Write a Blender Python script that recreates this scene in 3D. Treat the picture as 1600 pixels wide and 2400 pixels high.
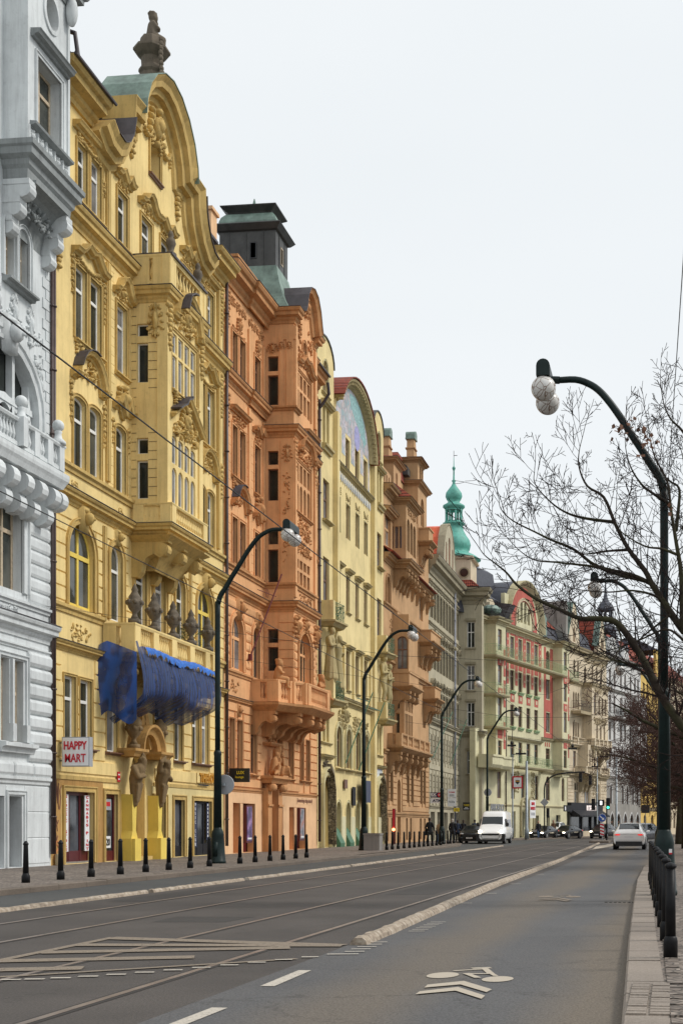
import bpy, math, random
from mathutils import Vector, Matrix
from mathutils.geometry import tessellate_polygon
R = math.radians
PI = math.pi
random.seed(7)
scene = bpy.context.scene
for o in list(bpy.data.objects):
 bpy.data.objects.remove(o)
COL = scene.collection

# ---------------------------------------------------------------- camera
cd = bpy.data.cameras.new('camera')
cam = bpy.data.objects.new('camera', cd)
COL.objects.link(cam)
cam.location = (0, 0, 1.45)
cam.rotation_euler = (R(90), 0, R(6.697))
cd.sensor_fit = 'VERTICAL'
cd.sensor_height = 36
cd.sensor_width = 24
cd.lens = 46.5
cd.shift_x = -0.16917
cd.shift_y = 0.30583
cd.clip_start = 0.1
cd.clip_end = 3000
scene.camera = cam
scene.render.resolution_x = 682
scene.render.resolution_y = 1024

# ---------------------------------------------------------------- sky, sun, exposure
SUN_EL, SUN_AZ = R(46), R(78)       # azimuth clockwise from +Y: the light comes from the river side
w = bpy.data.worlds.new('World')
scene.world = w
w.use_nodes = True
nt = w.node_tree
bg = nt.nodes['Background']
sky = nt.nodes.new('ShaderNodeTexSky')
sky.sky_type = 'NISHITA'
sky.sun_disc = False
sky.sun_elevation = SUN_EL
sky.sun_rotation = SUN_AZ
mx = nt.nodes.new('ShaderNodeMix')
mx.data_type = 'RGBA'
mx.inputs[0].default_value = 0.96     # a closed layer of white cloud over the blue
nt.links.new(sky.outputs[0], mx.inputs[6])
tc = nt.nodes.new('ShaderNodeTexCoord')
mp = nt.nodes.new('ShaderNodeMapping')
mp.inputs[3].default_value = (1.2, 1.2, 3.0)
nz = nt.nodes.new('ShaderNodeTexNoise')
nz.inputs['Scale'].default_value = 1.6
nz.inputs['Detail'].default_value = 3
cr = nt.nodes.new('ShaderNodeValToRGB')
cr.color_ramp.elements[0].position = 0.3
cr.color_ramp.elements[0].color = (6.2, 6.48, 6.64, 1)
cr.color_ramp.elements[1].position = 0.7
cr.color_ramp.elements[1].color = (6.52, 6.76, 6.9, 1)
nt.links.new(tc.outputs['Generated'], mp.inputs[0])
nt.links.new(mp.outputs[0], nz.inputs[0])
nt.links.new(nz.outputs[0], cr.inputs[0])
nt.links.new(cr.outputs[0], mx.inputs[7])
nt.links.new(mx.outputs[2], bg.inputs[0])
bg.inputs[1].default_value = 0.1
sd = bpy.data.lights.new('sun', 'SUN')
sd.energy = 1.5
sd.angle = R(13)
sd.color = (1.0, 0.96, 0.9)
sun = bpy.data.objects.new('sun', sd)
COL.objects.link(sun)
sv = Vector((math.sin(SUN_AZ) * math.cos(SUN_EL), math.cos(SUN_AZ) * math.cos(SUN_EL), math.sin(SUN_EL)))
sun.rotation_euler = sv.to_track_quat('Z', 'Y').to_euler()
scene.view_settings.view_transform = 'Standard'
scene.view_settings.look = 'None'
scene.view_settings.exposure = 0.5
scene.view_settings.gamma = 1.0
scene.view_settings.use_curve_mapping = False
scene.render.engine = 'CYCLES'
scene.cycles.max_bounces = 6
scene.cycles.transparent_max_bounces = 12

# ---------------------------------------------------------------- materials
def nodes(name):
 m = bpy.data.materials.new(name)
 m.use_nodes = True
 n = m.node_tree
 return m, n, n.nodes['Principled BSDF']
def texnoise(n, scale, detail=4, rough=0.6, vec=None, sc=None, coord='Object'):
 t = n.nodes.new('ShaderNodeTexCoord')
 x = n.nodes.new('ShaderNodeTexNoise')
 x.inputs['Scale'].default_value = scale
 x.inputs['Detail'].default_value = detail
 x.inputs['Roughness'].default_value = rough
 if sc:
  mpn = n.nodes.new('ShaderNodeMapping')
  mpn.inputs[3].default_value = sc
  n.links.new(t.outputs[coord], mpn.inputs[0])
  n.links.new(mpn.outputs[0], x.inputs[0])
 else:
  n.links.new(t.outputs[coord], x.inputs[0])
 return x
def ramp(n, src, stops):
 c = n.nodes.new('ShaderNodeValToRGB')
 e = c.color_ramp.elements
 while len(e) < len(stops): e.new(0.5)
 for i, (p, col) in enumerate(stops):
  e[i].position = p
  if not hasattr(col, '__len__'): col = (col, col, col)
  e[i].color = (*col[:3], 1)
 n.links.new(src, c.inputs[0])
 return c
def mixc(n, a, b, fac, mode='MIX'):
 m = n.nodes.new('ShaderNodeMix')
 m.data_type = 'RGBA'
 m.blend_type = mode
 for sock, v in ((m.inputs[6], a), (m.inputs[7], b), (m.inputs[0], fac)):
  if hasattr(v, 'is_linked') or hasattr(v, 'links'): n.links.new(v, sock)
  elif hasattr(v, '__len__'): sock.default_value = (*v[:3], 1)
  else: sock.default_value = v
 return m.outputs[2]
def bump(n, bs, src, strength, dist=0.02):
 b = n.nodes.new('ShaderNodeBump')
 b.inputs['Strength'].default_value = strength
 b.inputs['Distance'].default_value = dist
 n.links.new(src, b.inputs['Height'])
 n.links.new(b.outputs[0], bs.inputs['Normal'])
MATS = {}
def stucco(name, base, dirt=0.35, dirtcol=(0.12, 0.10, 0.08), rough=0.85, spec=0.2):
 """painted render: blotches, rain streaks, fine grain"""
 m, n, b = nodes(name)
 big = texnoise(n, 0.45, 6, 0.65)
 r1 = ramp(n, big.outputs[0], [(0.28, [c * 0.74 for c in base]), (0.55, base), (0.75, [min(1, c * 1.08 + 0.01) for c in base])])
 st = texnoise(n, 1.0, 6, 0.7, sc=(5.0, 5.0, 0.35))
 r2 = ramp(n, st.outputs[0], [(0.47, 0.0), (0.76, dirt)])
 c = mixc(n, r1.outputs[0], dirtcol, r2.outputs[0])
 sp = texnoise(n, 6.0, 5, 0.75)
 r3 = ramp(n, sp.outputs[0], [(0.56, 0.0), (0.74, dirt * 0.8)])
 c = mixc(n, c, [x * 0.45 for x in base], r3.outputs[0])
 n.links.new(c, b.inputs['Base Color'])
 b.inputs['Roughness'].default_value = rough
 b.inputs['Specular IOR Level'].default_value = spec
 fine = texnoise(n, 22, 4, 0.7)
 bump(n, b, fine.outputs[0], 0.35, 0.02)
 MATS[name] = m
 return m
def plain(name, base, rough=0.6, metal=0.0, spec=0.5, var=0.0, vscale=3.0, bmp=0.0, emit=None, estr=0.0, coat=0.0):
 m, n, b = nodes(name)
 if var:
  t = texnoise(n, vscale, 5, 0.65)
  r = ramp(n, t.outputs[0], [(0.3, [c * (1 - var) for c in base]), (0.7, [min(1, c * (1 + var)) for c in base])])
  n.links.new(r.outputs[0], b.inputs['Base Color'])
  if bmp: bump(n, b, t.outputs[0], bmp, 0.03)
 else:
  b.inputs['Base Color'].default_value = (*base, 1)
 b.inputs['Roughness'].default_value = rough
 b.inputs['Metallic'].default_value = metal
 b.inputs['Specular IOR Level'].default_value = spec
 if coat: b.inputs['Coat Weight'].default_value = coat
 if emit:
  b.inputs['Emission Color'].default_value = (*emit, 1)
  b.inputs['Emission Strength'].default_value = estr
 MATS[name] = m
 return m
M = MATS
stucco('grey_render', (0.69, 0.72, 0.725), 0.35, (0.2, 0.2, 0.2))
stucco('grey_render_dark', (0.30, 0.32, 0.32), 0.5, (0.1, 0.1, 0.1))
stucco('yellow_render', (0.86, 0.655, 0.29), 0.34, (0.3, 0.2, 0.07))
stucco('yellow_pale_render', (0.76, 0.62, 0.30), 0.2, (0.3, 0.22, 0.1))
stucco('yellow_trim', (0.62, 0.435, 0.16), 0.55, (0.16, 0.11, 0.05))  # toned darker than the wall, putting the mouldings' shadow into the colour
stucco('yellow_fresh', (0.80, 0.60, 0.13), 0.1, (0.3, 0.2, 0.07))
stucco('ochre_dirty', (0.50, 0.29, 0.10), 0.7, (0.12, 0.07, 0.03))
stucco('stone_brown', (0.24, 0.165, 0.085), 0.6, (0.06, 0.04, 0.02))
stucco('stone_grey', (0.17, 0.14, 0.105), 0.7, (0.05, 0.045, 0.04))
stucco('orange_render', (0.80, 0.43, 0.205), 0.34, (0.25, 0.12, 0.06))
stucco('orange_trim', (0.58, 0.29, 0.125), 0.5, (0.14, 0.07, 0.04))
stucco('peach_render', (0.84, 0.53, 0.30), 0.15, (0.3, 0.15, 0.08))
stucco('pale_render', (0.80, 0.65, 0.33), 0.35, (0.25, 0.2, 0.08))
stucco('pale_green_render', (0.66, 0.585, 0.34), 0.35, (0.2, 0.18, 0.1))
stucco('pale_trim', (0.48, 0.39, 0.20), 0.5, (0.13, 0.11, 0.06))
stucco('tan_render', (0.56, 0.345, 0.18), 0.35, (0.2, 0.1, 0.05))
stucco('tan_trim', (0.42, 0.25, 0.125), 0.5, (0.1, 0.06, 0.03))
stucco('drab_render', (0.48, 0.43, 0.31), 0.4, (0.14, 0.12, 0.09))
stucco('drab_trim', (0.33, 0.29, 0.20), 0.5, (0.1, 0.09, 0.07))
stucco('lime_render', (0.68, 0.635, 0.42), 0.3, (0.2, 0.18, 0.1))
stucco('lime_trim', (0.50, 0.44, 0.275), 0.4, (0.15, 0.15, 0.1))
stucco('red_render', (0.52, 0.145, 0.115), 0.3, (0.15, 0.03, 0.02))
stucco('beige_render', (0.68, 0.57, 0.41), 0.35, (0.2, 0.16, 0.1))
stucco('beige_trim', (0.44, 0.36, 0.23), 0.5, (0.12, 0.1, 0.07))
stucco('white_render', (0.66, 0.65, 0.63), 0.3, (0.25, 0.25, 0.25))
stucco('rubble_grey', (0.33, 0.31, 0.28), 0.5, (0.1, 0.1, 0.1))
stucco('gold_render', (0.72, 0.50, 0.16), 0.3, (0.25, 0.15, 0.06))
stucco('concrete', (0.28, 0.26, 0.24), 0.4, (0.1, 0.1, 0.1))
plain('copper_green', (0.10, 0.36, 0.29), 0.6, var=0.3, vscale=2.0)
plain('copper_dull', (0.17, 0.24, 0.20), 0.55, var=0.45, vscale=1.6)
plain('copper_dark', (0.045, 0.045, 0.042), 0.5, var=0.5, vscale=1.5)
plain('sheet_dark', (0.06, 0.05, 0.055), 0.5, var=0.3)
plain('slate', (0.055, 0.058, 0.075), 0.6, var=0.35, vscale=4)
plain('pipe_brown', (0.07, 0.045, 0.04), 0.45, var=0.3)
plain('pipe_grey', (0.25, 0.26, 0.30), 0.45, var=0.2)
plain('white_paint', (0.78, 0.77, 0.73), 0.45, var=0.08)
plain('wood_paint', (0.50, 0.40, 0.28), 0.5, var=0.25, vscale=8)
plain('brown_paint', (0.16, 0.075, 0.045), 0.45, var=0.2)
plain('maroon_paint', (0.10, 0.012, 0.016), 0.35, var=0.2)
plain('black_paint', (0.012, 0.013, 0.015), 0.35, var=0.3)
plain('anthracite', (0.018, 0.018, 0.022), 0.55, spec=0.2, var=0.2)
plain('lamp_green', (0.007, 0.017, 0.016), 0.42, spec=0.25, var=0.35, vscale=5, bmp=0.1)
plain('iron_green', (0.07, 0.17, 0.10), 0.55, var=0.3)
plain('mint_iron', (0.30, 0.42, 0.22), 0.6, var=0.25)
plain('bollard_black', (0.009, 0.009, 0.010), 0.5, spec=0.2, var=0.4, vscale=9, bmp=0.12)
plain('galvanised', (0.28, 0.31, 0.33), 0.45, metal=0.4, var=0.2)
plain('rubber', (0.015, 0.015, 0.015), 0.8)
plain('steel', (0.3, 0.3, 0.3), 0.3, metal=1.0)
plain('rim_alloy', (0.35, 0.35, 0.36), 0.35, metal=0.9)
plain('rail_steel', (0.26, 0.21, 0.18), 0.4, metal=0.4, var=0.3, vscale=2)
plain('groove_dark', (0.03, 0.025, 0.022), 0.8)
plain('car_white', (0.88, 0.88, 0.87), 0.22, spec=0.5, coat=0.6)
plain('car_black', (0.006, 0.006, 0.008), 0.25, spec=0.35, coat=0.15)
plain('car_grey', (0.12, 0.13, 0.15), 0.25, metal=0.4, coat=0.6)
plain('car_plastic', (0.02, 0.02, 0.021), 0.6)
plain('car_glass', (0.012, 0.016, 0.018), 0.05, spec=0.7)
plain('headlight_on', (1, 0.95, 0.85), 0.3, emit=(1.0, 0.86, 0.62), estr=7)
plain('headlight_clear', (0.5, 0.5, 0.5), 0.1)
plain('taillight', (0.5, 0.012, 0.01), 0.25, emit=(1.0, 0.03, 0.02), estr=0.55)
plain('plate_white', (0.75, 0.75, 0.75), 0.5)
plain('signal_green', (0.1, 1.0, 0.5), 0.3, emit=(0.05, 1.0, 0.45), estr=2.5)
plain('signal_white', (1, 1, 1), 0.3, emit=(1, 1, 1), estr=2.0)
plain('neon_orange', (1, 0.4, 0.15), 0.3, emit=(1.0, 0.35, 0.12), estr=4)
plain('neon_red', (0.6, 0.03, 0.03), 0.4, emit=(1.0, 0.05, 0.05), estr=0.4)
plain('sign_white', (0.80, 0.80, 0.80), 0.5, var=0.05)
plain('sign_grey', (0.35, 0.36, 0.38), 0.5, var=0.1)
plain('sign_red', (0.55, 0.015, 0.03), 0.5)
plain('sign_blue', (0.02, 0.08, 0.36), 0.4)
plain('sign_navy', (0.01, 0.02, 0.07), 0.4)
plain('sign_black', (0.01, 0.01, 0.012), 0.45)
plain('sign_yellow', (0.75, 0.55, 0.02), 0.5)
plain('sign_gold', (0.62, 0.30, 0.03), 0.4, metal=0.3)
plain('ink_dark', (0.02, 0.02, 0.022), 0.7)
plain('ink_orange', (0.55, 0.2, 0.08), 0.8)
plain('ink_brown', (0.22, 0.10, 0.06), 0.8)
plain('pole_red', (0.14, 0.02, 0.02), 0.5)
plain('net_dark', (.004, .015, .06), .7)
plain('pole_green', (0.06, 0.16, 0.09), 0.5)
plain('wire_black', (0.01, 0.01, 0.01), 0.6)
plain('leafy', (0.05, 0.09, 0.025), 0.7, var=0.5, vscale=8)
plain('leaf_dead', (0.14, 0.06, 0.03), 0.8, var=0.3)
plain('skin', (0.50, 0.28, 0.19), 0.55)
plain('hair_dark', (0.03, 0.018, 0.012), 0.7)
plain('hair_grey', (0.45, 0.42, 0.38), 0.7)
plain('cloth_black', (0.012, 0.012, 0.015), 0.9)
plain('cloth_navy', (0.02, 0.03, 0.06), 0.9)
plain('cloth_beige', (0.36, 0.25, 0.15), 0.9)
plain('cloth_denim', (0.06, 0.10, 0.18), 0.9)
plain('cloth_brown', (0.12, 0.06, 0.03), 0.9)
plain('cloth_white', (0.6, 0.6, 0.58), 0.9)
plain('cloth_red', (0.4, 0.05, 0.03), 0.9)
plain('bin_green', (0.05, 0.22, 0.06), 0.5)
def m_glass(name, a, b_, rough=0.06):
 m, n, b = nodes(name)
 t = texnoise(n, 0.9, 3, 0.5)
 r = ramp(n, t.outputs[0], [(0.35, a), (0.65, b_)])
 n.links.new(r.outputs[0], b.inputs['Base Color'])
 b.inputs['Roughness'].default_value = rough
 b.inputs['Specular IOR Level'].default_value = 0.45
 MATS[name] = m
m_glass('pane_dark', (0.010, 0.012, 0.011), (0.03, 0.036, 0.03), 0.12)
m_glass('pane_curtain', (0.10, 0.10, 0.10), (0.26, 0.26, 0.27))
m_glass('pane_mid', (0.03, 0.035, 0.03), (0.10, 0.10, 0.085))
m_glass('shop_glass', (0.012, 0.015, 0.018), (0.10, 0.11, 0.13))
def m_asphalt(name, a, b_, stripes=None):
 m, n, b = nodes(name)
 big = texnoise(n, 0.35, 5, 0.6)
 r = ramp(n, big.outputs[0], [(0.3, a), (0.7, b_)])
 c = r.outputs[0]
 if stripes:   # worn wheel tracks running along the lane, dust between and beside them
  t = n.nodes.new('ShaderNodeTexCoord')
  sx = n.nodes.new('ShaderNodeSeparateXYZ')
  n.links.new(t.outputs['Object'], sx.inputs[0])
  wob = texnoise(n, 0.25, 3, 0.5)
  ma = n.nodes.new('ShaderNodeMath'); ma.operation = 'MULTIPLY_ADD'
  ma.inputs[1].default_value = 0.9;
  n.links.new(wob.outputs[0], ma.inputs[0]); n.links.new(sx.outputs[0], ma.inputs[2])
  mr = n.nodes.new('ShaderNodeMapRange')
  mr.inputs[1].default_value = stripes[0]; mr.inputs[2].default_value = stripes[1]
  n.links.new(ma.outputs[0], mr.inputs[0])
  rr = ramp(n, mr.outputs[0], stripes[2])
  c = mixc(n, c, stripes[3], rr.outputs[0])
 wp = texnoise(n, 1.3, 4, 0.7)          # hairline cracks: warped cell edges
 tw = n.nodes.new('ShaderNodeTexCoord'); vm = n.nodes.new('ShaderNodeVectorMath'); vm.operation = 'MULTIPLY_ADD'; vm.inputs[1].default_value = (1.6, 1.6, 0)
 n.links.new(wp.outputs['Color'], vm.inputs[0]); n.links.new(tw.outputs['Object'], vm.inputs[2])
 vc = n.nodes.new('ShaderNodeTexVoronoi'); vc.feature = 'DISTANCE_TO_EDGE'; vc.inputs['Scale'].default_value = 0.33; n.links.new(vm.outputs[0], vc.inputs[0])
 rc = ramp(n, vc.outputs[0], [(0.0, 0.42), (0.006, 0.0)])
 c = mixc(n, c, (0.018, 0.016, 0.014), rc.outputs[0])
 fine = texnoise(n, 45, 3, 0.8)
 r2 = ramp(n, fine.outputs[0], [(0.35, 0.55), (0.5, 1.0), (0.7, 1.5)])
 c = mixc(n, c, r2.outputs[0], 1.0, 'MULTIPLY')
 sp = texnoise(n, 2.2, 6, 0.75)
 r3 = ramp(n, sp.outputs[0], [(0.62, 0.0), (0.75, 0.5)])
 c = mixc(n, c, [x * 0.55 for x in a], r3.outputs[0])
 n.links.new(c, b.inputs['Base Color'])
 b.inputs['Roughness'].default_value = 0.72
 b.inputs['Specular IOR Level'].default_value = 0.35
 bump(n, b, fine.outputs[0], 0.5, 0.01)
 MATS[name] = m
m_asphalt('asphalt_tram', (0.046, 0.040, 0.036), (0.086, 0.074, 0.066))
m_asphalt('asphalt_left', (0.055, 0.057, 0.057), (0.078, 0.078, 0.075))
m_asphalt('asphalt_lane', (0.072, 0.074, 0.079), (0.098, 0.099, 0.103),
          (-4.0, -0.3, [(0.0, 0.25), (0.16, 0.15), (0.30, 0.1), (0.47, 0.75), (0.58, 0.8), (0.72, 0.1), (0.86, 0.15), (0.97, 0.8), (1.0, 1.0)], (0.140, 0.115, 0.088)))
m_asphalt('asphalt_patch', (0.034, 0.031, 0.029), (0.052, 0.047, 0.043))
def m_cells(name, cols, scale, joint, bumpd=0.01, sc=(1, 1, 1)):
 m, n, b = nodes(name)
 t = n.nodes.new('ShaderNodeTexCoord')
 mpn = n.nodes.new('ShaderNodeMapping')
 mpn.inputs[3].default_value = sc
 n.links.new(t.outputs['Object'], mpn.inputs[0])
 v = n.nodes.new('ShaderNodeTexVoronoi')
 v.inputs['Scale'].default_value = scale
 n.links.new(mpn.outputs[0], v.inputs[0])
 e = n.nodes.new('ShaderNodeTexVoronoi')
 e.feature = 'DISTANCE_TO_EDGE'
 e.inputs['Scale'].default_value = scale
 n.links.new(mpn.outputs[0], e.inputs[0])
 sx = n.nodes.new('ShaderNodeSeparateXYZ')
 n.links.new(v.outputs['Color'], sx.inputs[0])
 r = ramp(n, sx.outputs[0], [(0, cols[0]), (0.6, cols[1]), (1, cols[2])])
 je = ramp(n, e.outputs[0], [(0.03, 1.0), (0.1, 0.0)])
 c = mixc(n, r.outputs[0], joint, je.outputs[0])
 big = texnoise(n, 0.5, 4, 0.6)
 rb = ramp(n, big.outputs[0], [(0.3, 0.75), (0.7, 1.15)])
 c = mixc(n, c, rb.outputs[0], 1.0, 'MULTIPLY')
 n.links.new(c, b.inputs['Base Color'])
 b.inputs['Roughness'].default_value = 0.8
 bump(n, b, je.outputs[0], -0.6, bumpd)
 MATS[name] = m
m_cells('mosaic_paving', ((0.14, 0.11, 0.09), (0.21, 0.17, 0.14), (0.30, 0.25, 0.21)), 9, (0.06, 0.05, 0.04))
m_cells('granite_kerb_stone', ((0.19, 0.16, 0.13), (0.25, 0.21, 0.175), (0.30, 0.26, 0.22)), 70, (0.25, 0.2, 0.16), 0.003)
m_cells('kerb_dark_stone', ((0.13, 0.10, 0.08), (0.18, 0.14, 0.11), (0.22, 0.18, 0.14)), 70, (0.1, 0.08, 0.06), 0.003)
m_cells('mosaic_picture', ((0.30, 0.44, 0.48), (0.62, 0.52, 0.50), (0.56, 0.56, 0.66)), 2.6, (0.4, 0.38, 0.4), 0.003)
m_cells('rocaille', ((0.14, 0.11, 0.06), (0.24, 0.19, 0.11), (0.33, 0.27, 0.17)), 6, (0.04, 0.03, 0.02), 0.08)
def m_marking(name, col, cover=0.5):
 m, n, b = nodes(name)
 t = texnoise(n, 30, 6, 0.8)
 r = ramp(n, t.outputs[0], [(cover - 0.12, 0.0), (cover + 0.05, 1.0)])
 b.inputs['Base Color'].default_value = (*col, 1)
 n.links.new(r.outputs[0], b.inputs['Alpha'])
 b.inputs['Roughness'].default_value = 0.7
 MATS[name] = m
m_marking('marking_white', (0.50, 0.45, 0.38), 0.42)
m_marking('marking_worn', (0.44, 0.38, 0.30), 0.36)
m_marking('marking_faint', (0.22, 0.175, 0.13), 0.42)
def m_kerbwhite():
 m, n, b = nodes('separator_white')
 t = texnoise(n, 7, 6, 0.75)
 r = ramp(n, t.outputs[0], [(0.34, (0.13, 0.10, 0.075)), (0.5, (0.34, 0.27, 0.2)), (0.68, (0.52, 0.46, 0.38))])
 n.links.new(r.outputs[0], b.inputs['Base Color'])
 b.inputs['Roughness'].default_value = 0.8
 bump(n, b, t.outputs[0], 0.7, 0.03)
 MATS['separator_white'] = m
m_kerbwhite()
def m_bark(name, a, b_, moss=0.0):
 m, n, b = nodes(name)
 t = texnoise(n, 9, 6, 0.7)
 r = ramp(n, t.outputs[0], [(0.3, a), (0.7, b_)])
 c = r.outputs[0]
 if moss:
  g = texnoise(n, 1.5, 3, 0.6)
  rg = ramp(n, g.outputs[0], [(0.45, 0.0), (0.65, moss)])
  c = mixc(n, c, (0.05, 0.055, 0.02), rg.outputs[0])
 n.links.new(c, b.inputs['Base Color'])
 b.inputs['Roughness'].default_value = 0.9
 b.inputs['Specular IOR Level'].default_value = 0.2
 bump(n, b, t.outputs[0], 0.6, 0.02)
 MATS[name] = m
m_bark('bark', (0.020, 0.015, 0.012), (0.05, 0.038, 0.028), 0.6)
m_bark('twig_bark', (0.016, 0.011, 0.010), (0.034, 0.023, 0.019))
m_bark('twig_red', (0.055, 0.028, 0.022), (0.095, 0.055, 0.045))
def m_net(nm='net_blue', al=(0.5, 0.92), c0=(0.003, 0.018, 0.075), c1=(0.006, 0.045, 0.19)):
 m, n, b = nodes(nm)
 t = texnoise(n, 1.6, 5, 0.65, sc=(2.2, 1, 0.5))
 r = ramp(n, t.outputs[0], [(0.3, al[0]), (0.6, al[1])])
 wv = n.nodes.new('ShaderNodeTexWave');
 wv.inputs['Scale'].default_value = 1.2; wv.inputs['Distortion'].default_value = 6
 tcn = n.nodes.new('ShaderNodeTexCoord')
 n.links.new(tcn.outputs['Object'], wv.inputs[0])
 rc = ramp(n, wv.outputs[0], [(0.2, c0), (0.8, c1)])
 n.links.new(rc.outputs[0], b.inputs['Base Color'])
 n.links.new(r.outputs[0], b.inputs['Alpha'])
 b.inputs['Roughness'].default_value = 0.6
 MATS[nm] = m
m_net(); m_net('net_end', (0.62, 0.97), (0.004, 0.03, 0.14), (0.008, 0.075, 0.33))
def m_tiles():
 m, n, b = nodes('roof_tiles_red')
 t = n.nodes.new('ShaderNodeTexCoord')
 wv = n.nodes.new('ShaderNodeTexWave')
 wv.wave_type = 'BANDS'; wv.bands_direction = 'X'
 wv.inputs['Scale'].default_value = 1.6
 n.links.new(t.outputs['Object'], wv.inputs[0])
 wz = n.nodes.new('ShaderNodeTexWave')
 wz.wave_type = 'BANDS'; wz.bands_direction = 'Z'
 wz.inputs['Scale'].default_value = 1.1
 n.links.new(t.outputs['Object'], wz.inputs[0])
 mu = mixc(n, wv.outputs[0], wz.outputs[0], 0.5)
 nn = texnoise(n, 4, 4, 0.7)
 rn = ramp(n, nn.outputs[0], [(0.3, (0.22, 0.035, 0.018)), (0.7, (0.42, 0.075, 0.03))])
 c = mixc(n, rn.outputs[0], mixc(n, (0.35, 0.35, 0.35), (1, 1, 1), mu), 1.0, 'MULTIPLY')
 n.links.new(c, b.inputs['Base Color'])
 b.inputs['Roughness'].default_value = 0.75
 bump(n, b, mu, 0.8, 0.06)
 MATS['roof_tiles_red'] = m
m_tiles()
plain('tile_orange', (0.62, 0.10, 0.03), 0.6, var=0.25)
def m_globe():
 m, n, b = nodes('globe_glass')
 t = n.nodes.new('ShaderNodeTexCoord')
 e = n.nodes.new('ShaderNodeTexVoronoi'); e.feature = 'DISTANCE_TO_EDGE'
 e.inputs['Scale'].default_value = 7.5
 n.links.new(t.outputs['Object'], e.inputs[0])
 g = texnoise(n, 6, 4, 0.7)
 rg = ramp(n, g.outputs[0], [(0.3, (0.60, 0.57, 0.52)), (0.7, (0.72, 0.71, 0.69))])
 r = ramp(n, e.outputs[0], [(0.02, 1.0), (0.06, 0.0)])
 c = mixc(n, rg.outputs[0], (0.24, 0.17, 0.13), r.outputs[0])
 n.links.new(c, b.inputs['Base Color'])
 b.inputs['Roughness'].default_value = 0.25
 MATS['globe_glass'] = m
m_globe()

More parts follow.
